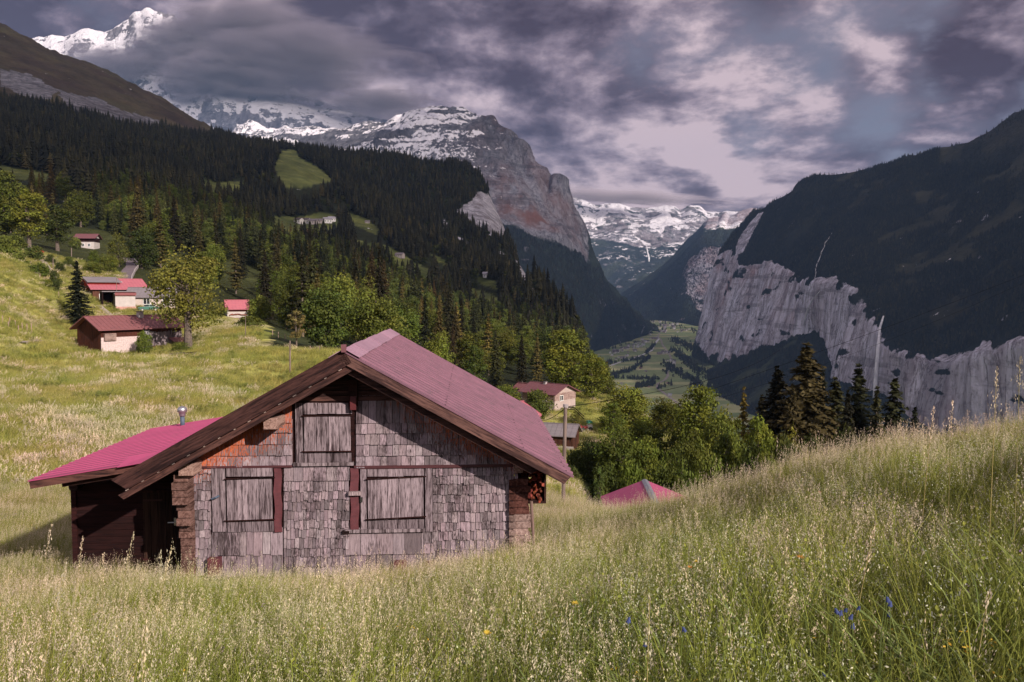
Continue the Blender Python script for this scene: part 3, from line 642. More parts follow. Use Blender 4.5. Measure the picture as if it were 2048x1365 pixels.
def ecol(V, N, L):
    px, py = to_px(V); n = fbm(V / 700.0, 5); n2 = fbm(V / 240.0, 4)
    c = lerp3((0.024, 0.032, 0.030), (0.050, 0.060, 0.038), smooth01(n, -.1, .35))
    rock = np.where(L < 1.05, .72, .38 + .25 * n2)
    snow = .74 - .48 * smooth01(L, .25, 1.15) - .10 - .5 * smooth01(fbm(V / np.array([420., 900., 420.]) + 5, 5), .0, .25) + .38 * (smooth01(N[:, 2], .15, .7) - .5)
    snow -= .5 * smooth01(fbm(V / np.array([520., 520., 340.]) + 3, 4), .02, .30) * smooth01(L, -.1, .2)
    snow *= (L < 1.6)
    return c, cols3(np.clip(snow, 0, 1), rock * .8, 0.15 + 0 * n, .5)
oE, GE, LE = loft('snow_mountain', [E0, E1, E2, E3], [56, 36, 20], 420, MATS['far_mountain'], 220, 1500, (3000, -1500), ecol, 0.7, 0.2, 0.6, .15, 31.0, (0, -200, -600))
tag(oE, kind='structure')
# high snow massif in the clouds, upper left
A0 = [(-250,150,15200),(-60,110,15100),(40,88,15000),(66,80,15000),(78,74,15000),(88,76,15000),(104,70,15000),(112,72,15000),(130,78,15000),(150,70,15000),(166,61,15000),(178,60,15000),(192,64,15000),(210,72,15000),(232,68,15000),(250,56,15000),(268,48,15000),(276,34,15000),(288,33,15000),(298,25,15000),(308,30,15000),(318,29,15000),(330,34,15000),(346,33,15000),(360,48,15000),(390,70,14900),(430,100,14800),(480,130,14600),(540,160,14400),(600,190,14200),(660,212,14000),(710,230,13800),(760,246,13600),(820,262,13300),(900,290,13000)]
ax = np.array(A0)[:, 0]
A1 = interp_row(ax, [(-250,-220,210,14200),(104,110,165,14000),(192,200,160,13900),(240,250,150,13800),(276,275,105,13700),(298,290,120,13600),(330,320,150,13500),(390,390,180,13300),(480,480,215,13000),(600,600,245,12800),(710,700,268,12600),(820,810,280,12500),(900,880,300,12500)])
A2 = interp_row(ax, [(-250,-220,300,13000),(104,130,280,12900),(240,280,270,12800),(298,340,265,12700),(390,430,290,12600),(480,520,300,12500),(600,630,310,12500),(710,720,320,12400),(820,830,340,12300),(900,900,360,12300)])
A3 = interp_row(ax, [(-250,-220,420,12200),(104,130,400,12200),(298,340,390,12150),(480,520,390,12150),(710,720,400,12150),(900,900,440,12150)])
def acol(V, N, L):
    px, py = to_px(V); n = fbm(V / 800.0, 5); n2 = fbm(V / 260.0, 4)
    c = np.tile(np.array((0.055, 0.045, 0.045)), (len(V), 1)); rock = np.full(len(V), .9)
    st = fbm(V / np.array([330., 900., 420.]) + 7, 5); rr_ = smooth01(px, 290, 360)
    snow = .62 - .10 * rr_ + .50 * (smooth01(N[:, 2], .2, .75) - .5) - .10 * smooth01(L, .5, 2.0) - (.50 + .5 * rr_) * smooth01(st, .02, .28) - .55 * rr_ * fbm(V / np.array([130., 400., 200.]) + 3, 4)
    dk = in_poly(px + n2 * 10, py + n2 * 10, [(252,120),(262,104),(272,90),(284,80),(296,92),(306,108),(312,124),(300,150),(270,150),(250,140)])
    snow = np.where(dk, .22, snow)
    return c, cols3(np.clip(snow, 0, 1), rock, 0.1 + 0 * n, .35)
oA, GA, LA = loft('snow_mountain', [A0, A1, A2, A3], [56, 50, 24], 620, MATS['far_mountain'], 210, 1300, (3000, -2000), acol, 0.6, 0.2, 0.6, .12, 44.0, (0, -200, -800))
tag(oA, kind='structure')

# ------------------------------------------------------------------ valley floor with fields, road and river, one sheet out to the horizon below everything
def floor_z(Y): return -450 + np.clip((np.asarray(Y, float) - 3500) * 0.0333, -40, 240)
def floor_pt(px, py):
    Yv = np.linspace(2200, 9000, 6801); a, b = ray(px, py); k = np.argmin(np.abs(b * Yv - floor_z(Yv))); Y = Yv[k]; return Vector((a * Y, Y, float(floor_z(Y))))
xv = np.concatenate([[-30000, -9000, -3000], np.arange(-400, 2200, 16.0), [4000, 9000, 30000]]); yv = np.concatenate([[-20000, -3000, 0, 1500], np.geomspace(2400, 9000, 330), [11000, 16000, 45000]])
Xg, Yg = np.meshgrid(xv, yv); Zg = floor_z(Yg); Vf = np.stack([Xg, Yg, Zg], -1).reshape(-1, 3)
ii = np.arange(Xg.size).reshape(Xg.shape); Qf = np.stack([ii[:-1, :-1], ii[:-1, 1:], ii[1:, 1:], ii[1:, :-1]], -1).reshape(-1, 4)
strip = np.floor(Vf[:, 1] / 95.0 + .35 * np.sin(Vf[:, 0] / 330.0)); blk = np.floor(Vf[:, 0] / 260.0 + .7 * np.sin(strip * 1.7))
hh = np.abs(np.sin(strip * 12.9898 + blk * 78.233) * 43758.5453) % 1.0
fc = lerp3((0.19, 0.24, 0.10), (0.42, 0.40, 0.20), np.where(hh > .62, hh, hh * .35))
tag(link('valley_floor', mesh_np('valley_floor', Vf, Qf, MATS['valley'], {'tint': fc}, True)), kind='structure')
def ribbon(name, pts, w, mat, dz=0.6):
    P = [floor_pt(*p) for p in pts]; vs = []; fs = []
    for i, p in enumerate(P):
        d = (P[min(i + 1, len(P) - 1)] - P[max(i - 1, 0)]); d.z = 0; d.normalize(); r = Vector((d.y, -d.x, 0)) * w / 2
        vs += [p + r + Vector((0, 0, dz)), p - r + Vector((0, 0, dz))]
        if i: fs.append((2*i-2, 2*i, 2*i+1, 2*i-1))
    mb = MB().add(vs, fs); return tag(mb.build(name, mat), kind='structure')
ribbon('valley_road', [(1395,845),(1372,822),(1350,803),(1330,788),(1314,776),(1316,768),(1330,760),(1336,752),(1334,744),(1340,738),(1350,732),(1345,722),(1336,705),(1325,690),(1322,680),(1316,674),(1320,664),(1330,655),(1318,645),(1302,640)], 13, MATS['pale_track'])
ribbon('river', [(1225,782),(1215,768),(1205,752),(1212,735),(1240,725),(1270,716),(1290,708),(1303,702),(1306,695),(1310,688),(1318,678)], 16, MATS['water_white'], 0.9)
# ------------------------------------------------------------------ the old barn in front
BA = math.atan(0.055); BO = Vector(((707.5 - CX) / F * 16.5, 16.5, -6.45))
BU = Vector((math.cos(BA), math.sin(BA), 0)); BV = Vector((-math.sin(BA), math.cos(BA), 0))
def bl(px, py, v=0.0):
    """barn coordinates (u, w) where the sight line meets the plane v = const"""
    a, b = ray(px, py); d = Vector((a, 1, b)); k = (BO.dot(BV) + v) / d.dot(BV); p = d * k - BO
    return p.dot(BU), p.z
barn = empty('barn', BO, BA, 'weathered shingled barn with mauve metal roof, shuttered gable and magenta lean-to', 'barn')
OH = -0.9
ru, rw = bl(690, 702, OH); eu, ew = bl(1145, 951, OH); SL = (rw - ew) / (eu - ru)
RB = 8.2                                    # back end of the roof
def roof_w(u): return rw - SL * abs(u - ru)
LU = ru - (eu - ru) * 0.985
def under(u): return roof_w(u) - 0.24
# --- carcass
mb = MB(); prof = [(-3.28, 0), (3.28, 0), (3.28, under(3.28) - .1), (ru, under(ru) - .1), (-3.28, under(-3.28) - .1)]
mb.prism([Vector((u, 0.0, w)) for u, w in prof], (0, 0, 0), (0, 0.12, 0)); mb.prism([Vector((u, 7.4, w)) for u, w in prof], (0, 0, 0), (0, 0.12, 0))
mb.box(-3.28, -3.14, 0.12, 7.4, 0, under(-3.28) - .1); mb.box(3.14, 3.28, 0.12, 7.4, 0, under(3.28) - .1)
mb.build('wall', MATS['dark_boards'], barn)
# --- shingles
class Sh:
    def __init__(s): s.mb = MB()
    def lay(s, px0, px1, rows, wmin=.085, wmax=.19, jag=.018, clip=True, skip=0.0, tone=1.0):
        for (ya, yb) in rows:
            u0, wt = bl(px0, ya); u1, wb = bl(px1, yb); u = u0; ru_ = rnd.uniform(-1, 1) * .004
            while u < u1 - .02:
                du = min(rnd.uniform(wmin, wmax), u1 - u); ua, ub = u + .005, u + du - .005
                if clip and under(ua if abs(ua - ru) > abs(ub - ru) else ub) < wb + .08: u += du; continue
                top = min(wt + .05, under(ua) - .02, under(ub) - .02) if clip else wt + .05
                if rnd.random() < skip: u += du; continue
                j = rnd.uniform(-jag, jag) * 1.0; j2 = j + rnd.uniform(-jag, jag) * .5; tl = rnd.uniform(0.012, .036)
                g0 = tone * rnd.choice((0.55, 0.72, .85, .95, 1, 1.05, 1.15, 1.28)); tn = (g0 * rnd.uniform(.97, 1.05), g0 * rnd.uniform(.95, 1.02), g0)
                vb = -(.034 + tl + rnd.uniform(0, .006)); vt = -.012; th = .020
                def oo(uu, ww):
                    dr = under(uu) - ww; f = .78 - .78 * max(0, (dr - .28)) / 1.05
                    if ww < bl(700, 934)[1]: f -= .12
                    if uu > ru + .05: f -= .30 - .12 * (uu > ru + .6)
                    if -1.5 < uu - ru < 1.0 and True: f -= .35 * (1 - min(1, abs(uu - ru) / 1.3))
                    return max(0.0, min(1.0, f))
                vs = [(ua, vb, wb + j), (ub, vb, wb + j2), (ub, vt, top), (ua, vt, top), (ua, vb + th, wb + j), (ub, vb + th, wb + j2), (ub, vt + th, top), (ua, vt + th, top)]
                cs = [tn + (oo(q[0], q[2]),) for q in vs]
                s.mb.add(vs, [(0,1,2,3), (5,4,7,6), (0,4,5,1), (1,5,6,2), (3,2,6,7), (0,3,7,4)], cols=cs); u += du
def rows(*y): return list(zip(y[:-1], y[1:]))
def rstep(a, b, n):
    ys = [a]
    for k in range(n): ys.append(a + (b - a) * (k + 1) / n + (rnd.uniform(-1.5, 1.5) if k < n - 1 else 0))
    return rows(*ys)
sh = Sh()
sh.lay(712, 1040, rows(795, 843, 864, 886, 908, 931), .10, .20, .006)
sh.lay(387, 586, rows(806, 845, 865, 888, 910, 932), .10, .22, .006)
sh.lay(568, 700, rows(934, 960), .16, .26, .004)
sh.lay(568, 700, rstep(960, 1150, 10), .055, .11, .028)
sh.lay(866, 1036, rows(934, 949) + rstep(949, 1150, 11), .055, .12, .022)
sh.lay(388, 424, rows(934, 946, 963) + rstep(963, 1150, 10), .055, .12, .028)
sh.lay(691, 848, rows(1061, 1106, 1150), .20, .36, .006, tone=.92)
sh.lay(848, 868, rows(1062, 1085, 1105, 1126, 1150), .10, .2, .012)
sh.lay(424, 567, rows(1062, 1108, 1150), .10, .2, .02)
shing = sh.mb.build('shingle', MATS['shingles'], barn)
# --- board helper: vertical planks inside a pixel rectangle
def planks(px0, py0, px1, py1, n, v0=-.045, th=.03, gap=.007, jag=.0, parent=barn, name='board', mat='planks', tone=(.85, 1.15), skew=0.0):
    u0, wt = bl(px0, py0); u1, wb = bl(px1, py1); mb = MB(); ws = [rnd.uniform(.75, 1.3) for _ in range(n)]; sm = sum(ws); u = u0
    for q in ws:
        du = (u1 - u0) * q / sm; g0 = rnd.uniform(*tone); vv = v0 + rnd.uniform(-.006, .006); k = skew * ((u + du / 2 - u0) / (u1 - u0) - .5)
        mb.box(u + gap / 2, u + du - gap / 2, vv, vv + th, wb + rnd.uniform(-jag, jag) + k, wt + rnd.uniform(-jag, jag) * .4 + k, (g0, g0 * .98, g0)); u += du
    return mb.build(name, MATS[mat], parent)
def shutter(name, frame, inner, sill, n, label, skew=0.0):
    s = planks(*inner, n, -.085, .035, .010, .006, barn, name, 'planks', (.85, 1.25), skew); s['label'] = label
    for fr in frame: planks(*fr[:4], fr[4], -.055, .03, .008, .008, s, 'frame_board')
    for b in sill: planks(*b, 4, -.045, .03, .009, .006, s, 'sill_board', 'planks', (.6, .9))
    # dark strips standing in for the shadowed gaps above and below the shutter
    for yy in (inner[1], inner[3]):
        u0, w0 = bl(inner[0] - 4, yy); u1, _ = bl(inner[2] + 5, yy)
        mb = MB(); mb.beam((u0, -.098, w0 - skew * .5), (u1, -.098, w0 + skew * .5), .025, .018, col=(.35, .25, .25)); mb.build('slot_shade', MATS['old_beam'], s)
    return s
loft_s = shutter('shutter', [(591, 806, 608, 926, 1), (608, 806, 705, 827, 3)], (609, 831, 703, 902), [(609, 905, 704, 925)], 4, 'loft shutter high in the gable')
left_s = shutter('shutter', [(424, 936, 454, 1062, 2), (454, 936, 547, 952, 2)], (455, 956, 547, 1039), [(456, 1043, 549, 1062)], 4, 'grey shutter left of the shingle panel', .02)
right_s = shutter('shutter', [(721, 938, 735, 1060, 1), (735, 938, 849, 951, 3), (850, 936, 866, 1062, 1)], (736, 955, 848, 1035), [(736, 1040, 849, 1060)], 5, 'black-streaked shutter right of the shingle panel', .05)
# beam ledge, metal strips, latch, stop blocks
def rect(mb, px0, py0, px1, py1, v0, v1, col=(1, 1, 1)):
    u0, wt = bl(px0, py0); u1, wb = bl(px1, py1); mb.box(u0, u1, v0, v1, wb, wt, col); return mb
rect(rect(MB(), 386, 932, 586, 934, -.07, -.0, (.6,.6,.6)), 709, 931, 1040, 933, -.07, 0, (.6,.6,.6)).build('flashing', MATS['red_sheet'], barn)
rect(MB(), 588, 925, 708, 930, -.09, 0, (1, 1, 1)).build('ledge', MATS['planks'], barn)
rect(MB(), 690, 1058, 850, 1062, -.09, 0).build('ledge', MATS['planks'], barn)
for (a, b) in ((549, 566), (701, 719)):
    u0, wt = bl(a, 936); u1, wb = bl(b, 1063); mb = MB(); nx, nz = 4, 16; vs = []; fs = []
    for i in range(nz + 1):
        for j in range(nx + 1):
            n_ = .012 * math.sin(i * 1.9 + j) + rnd.uniform(-.006, .006); vs.append((u0 + (u1 - u0) * j / nx + .012 * math.sin(i * .8), -.07 + n_, wt + (wb - wt) * i / nz))
    for i in range(nz):
        for j in range(nx): k = i * (nx + 1) + j; fs.append((k, k + nx + 1, k + nx + 2, k + 1))
    m0 = len(vs); vs += [(p[0], p[1] + .01, p[2]) for p in vs]; fs += [tuple(q + m0 for q in reversed(f)) for f in list(fs)]
    mb.add(vs, fs); mb.build('metal_strip', MATS['red_sheet'], barn, smooth=True)
u_, w_ = bl(712, 984); MB().box(u_ - .13, u_ + .12, -.16, -.08, w_ - .04, w_ + .035, (1.3, 1.25, 1.2)).build('latch', MATS['planks'], right_s)
u_, w_ = bl(436, 994); MB().tube([(u_ - .10, -.10, w_ - .02), (u_, -.14, w_ + .02), (u_ + .06, -.12, w_ + .05)], .022, 6).build('hinge_pin', MATS['blue_grey_pipe'], left_s)
u_, w_ = bl(723, 998); MB().box(u_ - .02, u_ + .03, -.10, -.05, w_ - .05, w_ + .05, (.3, .3, .3)).build('keyhole_plate', MATS['steel'], right_s)
for (a, b, c_, d) in ((421, 1112, 446, 1146), (790, 1119, 814, 1146), (853, 1120, 869, 1146)):
    rect(MB(), a, b, c_, d, -.20, -.04).build('stop_block', MATS['red_sheet'], barn)
mb = MB(); rect(mb, 686, 1060, 700, 1066, -.10, -.02, (.4, .4, .4)); mb.build('bracket', MATS['old_beam'], barn)
# dark horizontal boards high in the gable + king post + purlin ends
mb = MB(); w = bl(700, 802)[1]
while w < under(ru) - .15:
    half = (under(ru) - w - .14) / SL
    if half > .06: mb.box(ru - half, ru + half, -.03 - rnd.uniform(0, .02), 0, w, w + .105, (rnd.uniform(.7, 1.2),) * 3)
    w += .115
mb.build('gable_board', MATS['old_beam'], barn)
u0, w0 = bl(700, 812); u1, w1 = bl(716, 735)
MB().box(u0, u1, -.16, -.03, w0, w1 - .1, (.5, .45, .45)).build('king_post', MATS['old_beam'], barn)
u0, w0 = bl(703, 812); MB().box(u0, u0 + .12, -.20, -.16, w0 - .06, w0 + .22, (.9, .5, .5)).build('post_plate', MATS['red_sheet'], barn)
for (cx_, cy_, sz, v0) in ((541, 848, .22, -.74), (1037, 939, .15, -.30), (372, 940, .24, -.55), (850, 818, .20, -.62)):
    u_, w_ = bl(cx_, cy_, v0); mb = MB(); mb.box(u_ - sz * .62, u_ + sz * .62, v0, .0, w_ - sz / 2, w_ + sz / 2, (1, .9, .85)); mb.build('purlin', MATS['log_ends'], barn)
# log corner stacks left and right
mb = MB(); lo = 0
for k in range(19):
    w0 = .05 + k * .155
    if w0 > 2.75: break
    pr = (.42 if w0 > 2.2 else .26 if w0 > 1.7 else .12) + rnd.uniform(-.03, .05); du = rnd.uniform(-.03, .03)
    mb.box(-3.58 + du, -3.29, -pr, .35, w0 + .006, w0 + .150, tuple((.50 + .10 * math.sin(k * 2.3)) * q_ for q_ in (1, .80, .76)))
mb.build('corner_log', MATS['log_ends'], barn)
mb = MB()
for k in range(19):
    w0 = .35 + k * .15
    if w0 > 2.5: break
    c_ = (1.0, .98, .98) if w0 < 1.75 else (.38, .22, .20); q = rnd.uniform(.8, 1.1)
    mb.box(3.29, 3.62 + rnd.uniform(-.04, .05), -.10 + rnd.uniform(-.03, .03), .22, w0, w0 + .135, tuple(q * z for z in c_))
    mb.box(3.20, 3.34, -.14, -.02, w0, w0 + .12, tuple(.7 * q * z for z in c_))
mb.build('corner_log', MATS['log_ends'], barn)
# --- main roof
def corrugated(P00, P10, P11, P01, nrib, rib_h, th=.03, along=1, col=(1, 1, 1), prof=None):
    """sheet P00-P10 (slope direction) and P00-P01 (ridge direction); ribs run along the slope"""
    P00, P10, P11, P01 = map(Vector, (P00, P10, P11, P01)); n = (P10 - P00).cross(P01 - P00).normalized()
    if n.z < 0: n = -n
    mb = MB(); vs = []; fs = []; st = prof or [(0, 0), (.55, 0), (.66, 1), (.89, 1)]
    ts = [((k + a) / nrib, h) for k in range(nrib) for a, h in st] + [(1.0, 0)]
    for (tt, h) in ts:
        a = P00.lerp(P01, tt); b = P10.lerp(P11, tt); o = n * (h * rib_h)
        vs += [a + o, b + o, a + o - n * th, b + o - n * th]
    for i in range(len(ts) - 1):
        k = i * 4; fs += [(k, k+1, k+5, k+4), (k+2, k+6, k+7, k+3), (k, k+4, k+6, k+2), (k+1, k+3, k+7, k+5)]
    m_ = len(vs) - 4; fs += [(0, 2, 3, 1), (m_, m_+1, m_+3, m_+2)]
    return mb.add(vs, fs, col)
mb = corrugated((ru, OH - .08, rw), (eu + .02, OH - .08, roof_w(eu + .02)), (eu + .02, RB, roof_w(eu + .02)), (ru, RB, rw), 24, .030)
corrugated((LU, OH + .10, roof_w(LU)), (ru, OH + .10, rw), (ru, RB, rw), (LU, RB, roof_w(LU)), 46, .012).build('roof', MATS['roof_magenta'], barn)
for uu in (ru + 1.95, ru + 3.5, eu - .12):
    for k in range(44):
        v = OH + .05 + (RB - OH) * k / 44; w = roof_w(uu) + .016; mb.box(uu - .014, uu + .014, v, v + .028, w - .012, w + .008, (.6, .6, .6))

roof = mb.build('roof', MATS['roof_mauve'], barn); roof['label'] = 'mauve ribbed metal roof slope'
mb = MB()
for k in range(7):
    v0 = OH - .12 + (RB - OH + .1) * k / 7; v1 = OH - .12 + (RB - OH + .1) * (k + 1) / 7 - .03; e = .012 * (k % 2)
    for sgn in (1, -1):
        a = Vector((ru, v0, rw + .055 + e)); b = Vector((ru + sgn * .30, v0, rw + .055 + e - .30 * SL - .004))
        mb.prism([a, b, b - Vector((0, 0, .012)), a - Vector((0, 0, .012))], (0, 0, 0), (0, v1 - v0 + .05, 0), (rnd.uniform(.9, 1.1),) * 3)
    mb.box(ru - .29, ru + .30, v1 - .005, v1 + .016, rw - .30 * SL + .03, rw - .30 * SL + .045, (.5, .5, .5))
mb.build('ridge_cap', MATS['ridge_metal'], barn)
mb = MB(); mb.box(ru - .05, ru + .04, OH - .16, OH - .06, rw - .02, rw + .13); mb.build('ridge_end', MATS['roof_brown'], barn)
# bargeboards: the left one of two boards with a row of pale clips in the joint
def barge(name, s, off, h, v0, v1, ulen, col=(1, 1, 1), ext=0.0):
    du = Vector((s, 0, -SL)).normalized(); nn = Vector((s * SL, 0, 1)).normalized()
    if nn.z < 0: nn = -nn
    a = Vector((ru, v0, rw)) - nn * off; L = ulen / abs(du.x); a2 = a + du * L; h1 = nn * h
    mb = MB(); mb.prism([a, a2, a2 - h1 + du * ext, a - h1 + Vector((0, 0, -abs(SL) * 0))], (0, 0, 0), (0, v1 - v0, 0), col); return mb
barge('bargeboard', -1, .285, .125, OH - .0, OH + .10, eu - ru + .06, (1.15, 1.1, 1.05), -.05).build('bargeboard', MATS['barge_left'], barn)
barge('bargeboard', 1, .03, .20, OH - .06, OH + .0, eu - ru - .02, (1.4, 1.35, 1.3), -.05).build('bargeboard', MATS['barge_right'], barn)
barge('rafter', 1, .24, .15, OH + .10, OH + .24, eu - ru - .55, (.6, .6, .6), -.1).build('rafter', MATS['old_beam'], barn)
barge('rafter', -1, .24, .16, OH + .12, OH + .26, eu - ru - .1, (.5, .5, .5), -.1).build('rafter', MATS['old_beam'], barn)
barge('rafter', 1, .04, .16, -.22, -.06, eu - ru - .4, (.6, .6, .6), -.1).build('rafter', MATS['old_beam'], barn)
mb = barge('bargeboard', -1, -.04, .31, OH - .06, OH + .02, eu - ru, (.75, .7, .7), -.16); nn = Vector((-SL, 0, 1)).normalized(); du = Vector((-1, 0, -SL)).normalized(); L = (eu - ru) / abs(du.x)
for k in range(15):
    p = Vector((ru, OH - .01, rw)) - nn * .278 + du * (L * (k + .7) / 15.2)
    q = p + du * rnd.uniform(.03, .075); mb.beam(p, q, .03, .018, (0, 0, 1), (5, 8, 8))
mb.build('bargeboard', MATS['barge_left'], barn)
for s in (1, -1):   # soffit boards under the overhang
    du = Vector((s, 0, -SL)).normalized(); nn = Vector((s * SL, 0, 1)).normalized(); L = (eu - ru - .06) / abs(du.x)
    a = Vector((ru, OH + .03, rw)) - nn * .045; b = a + du * L
    MB().prism([a, b, b - nn * .03, a - nn * .03], (0, 0, 0), (0, RB - OH - .1, 0), (.6, .55, .55)).build('soffit', MATS['old_beam'], barn)
# --- lean-to on the left
SV = 1.45
su0, sw0 = bl(55, 962, -.30); su1, sw1 = bl(330, 917, -.30); ss = (sw1 - sw0) / (su1 - su0); SB = 5.9
def shed_w(u): return sw0 + ss * (u - su0)
um = (rw + SL * (-ru) * -1 - sw0 + ss * su0) / (ss - SL) if abs(ss - SL) > 1e-6 else -3.5
um = (rw - SL * ru - sw0 + ss * su0) / (ss - SL)      # where the lean-to roof meets the main roof
um = max(min(um, -2.6), -4.2) + .15
lean = corrugated((su0, -.30, shed_w(su0)), (um, -.30, shed_w(um)), (um, SB, shed_w(um)), (su0, SB, shed_w(su0)), 22, .016, .02, prof=[(0, 0), (.86, 0), (.89, 1), (.97, 1)]).build('lean_to_roof', MATS['roof_magenta'], barn)
MB().beam((su0 + .02, -.24, shed_w(su0) - .10), (um - .05, -.24, shed_w(um) - .10), .05, .15, col=(1.3, 1.2, 1.15)).build('fascia', MATS['old_beam'], barn)
MB().beam((su0 + .55, -.02, shed_w(su0 + .55) - .22), (um, -.02, shed_w(um) - .22), .10, .12, col=(.5, .5, .5)).build('rafter', MATS['old_beam'], barn)
u_, w_ = bl(236, 932, -.36); MB().add([(u_, -.40, w_ - .03), (u_ + .75, -.40, w_ + .10), (u_ + .70, -.1, w_ + .20), (u_ + .12, -.15, w_ + .12), (u_, -.40, w_ - .02), (u_ + .75, -.40, w_ + .11), (u_ + .70, -.1, w_ + .21), (u_ + .12, -.15, w_ + .13)], [(0,3,2,1), (4,5,6,7), (0,1,5,4), (1,2,6,5), (2,3,7,6), (3,0,4,7)]).build('bent_sheet', MATS['roof_magenta'], barn)
wl, _ = bl(118, 1100, SV); wl = max(wl, su0 + .04); mb = MB(); hb = .15; w = .0
while w < shed_w(wl) - .1:
    q = rnd.uniform(.75, 1.2); mb.box(wl, -3.25, SV - rnd.uniform(0, .012), SV + .05, w, min(w + hb - .008, shed_w(wl) - .06), (q, q, q)); w += hb
mb.prism([Vector((wl, SV + .02, shed_w(wl) - .3)), Vector((-3.25, SV + .02, shed_w(wl) - .3)), Vector((-3.25, SV + .02, shed_w(-3.25) - .06)), Vector((wl, SV + .02, shed_w(wl) - .06))], (0, 0, 0), (0, .04, 0))
mb.box(wl, wl + .08, SV + .05, SB - .4, 0, shed_w(wl) - .06); mb.box(wl, -3.3, SB - .45, SB - .4, 0, shed_w(wl) - .06)
mb.build('lean_to_wall', MATS['dark_boards'], barn)
MB().box(wl - .04, wl + .07, SV - .05, SV + .02, 0, shed_w(wl) - .2, (1.4, 1.2, 1.2)).build('corner_post', MATS['dark_boards'], barn)
u_, w_ = bl(124, 974, SV - .25); u_ = max(u_, su0 + .30); MB().tube([(u_ - .12, SV - .30, w_), (u_ - .10, SB - .3, w_)], .10, 10, (.5, .5, .5)).build('wall_plate', MATS['old_beam'], barn)
door = planks(286, 984, 364, 1136, 5, SV - .04, .035, .006, 0, barn, 'door', 'brown_boards', (.32, .48))
# planks() works on the v = 0 plane: scale to the plane of the lean-to wall
kx = (BO.y + SV) / BO.y
d0u, d0w = bl(286, 985, SV); d1u, d1w = bl(366, 1150, SV)
bpy.data.objects.remove(door); mb = MB(); nb = 5
for k in range(nb):
    a = d0u + (d1u - d0u) * k / nb; q = rnd.uniform(.38, .6); mb.box(a + .004, a + (d1u - d0u) / nb - .004, SV - .035 - rnd.uniform(0, .006), SV, .0, d0w, (q, q, q))
door = mb.build('door', MATS['brown_boards'], barn)
MB().box(d0u - .05, d1u + .05, SV - .05, SV - .012, d0w, d0w + .05, (.6, .5, .5)).build('lintel', MATS['brown_boards'], barn)
hu, hw = bl(349, 1043, SV); mb = MB(); mb.box(hu + .01, hu + .055, SV - .055, SV - .035, hw - .08, hw + .09); mb.tube([(hu + .03, SV - .05, hw), (hu + .03, SV - .10, hw), (hu - .11, SV - .10, hw)], .012, 6); mb.build('handle', MATS['steel'], door)
for yy in (1000, 1118):
    a, b = bl(288, yy, SV); MB().box(a, a + .42, SV - .06, SV - .045, b - .02, b + .02, (.25, .12, .1)).build('hinge', MATS['roof_brown'], door)
# vent pipe on the lean-to roof
pu, pw = bl(365, 846, SB - .5); pw = shed_w(pu)
pipe = MB().tube([(pu, SB - .5, pw - .1), (pu, SB - .5, pw + .30)], .060, 12).build('vent_pipe', MATS['blue_grey_pipe'], barn, smooth=True)
MB().tube([(pu, SB - .5, pw + .26), (pu, SB - .5, pw + .30), (pu, SB - .5, pw + .36), (pu, SB - .5, pw + .38), (pu, SB - .5, pw + .46), (pu, SB - .5, pw + .50), (pu, SB - .5, pw + .53)], [.075, .085, .085, .125, .125, .10, .04], 14).build('cap', MATS['galvanised'], pipe, smooth=True)
# firewood rack under the right eave
ra, rb_ = bl(1042, 1000, .5); rc_, rd = bl(1091, 945, .5)
mb = MB(); mb.box(ra - .05, rc_, .35, 1.6, rb_ - .05, rb_, (.5, .45, .45)); mb.box(rc_ - .04, rc_, .35, 1.6, rb_, rd + .05, (.5, .45, .45)); mb.build('wood_rack', MATS['old_beam'], barn)
stack = MB()
for k in range(150):
    u_ = rnd.uniform(ra, rc_ - .09); w_ = rb_ + .04 + rnd.random() ** 1.2 * (rd - rb_ + .10); v = rnd.uniform(.30, .75); r_ = rnd.uniform(.022, .05); q = rnd.uniform(.5, 1.6)
    dx, dz = rnd.uniform(-.12, .12), rnd.uniform(-.14, .14)
    stack.tube([(u_ - dx / 2, v, w_ - dz / 2), (u_ + dx / 2, v + .35, w_ + dz / 2)], r_, 5, (q, q * rnd.uniform(.7, 1), q * rnd.uniform(.6, .95)))
fw = stack.build('firewood_stack', MATS['red_logs']); fw.location = BO; fw.rotation_euler = (0, 0, BA)
tag(fw, 'heap of reddish split firewood in the rack under the barn eave', 'firewood')
a, b = bl(1063, 1004, .2); c_, d = bl(1071, 1100, .2)
MB().tube([(c_, .2, d - .6), (a, .25, b)], .035, 7, (1, .9, .9)).build('prop_post', MATS['pole_wood'], barn)
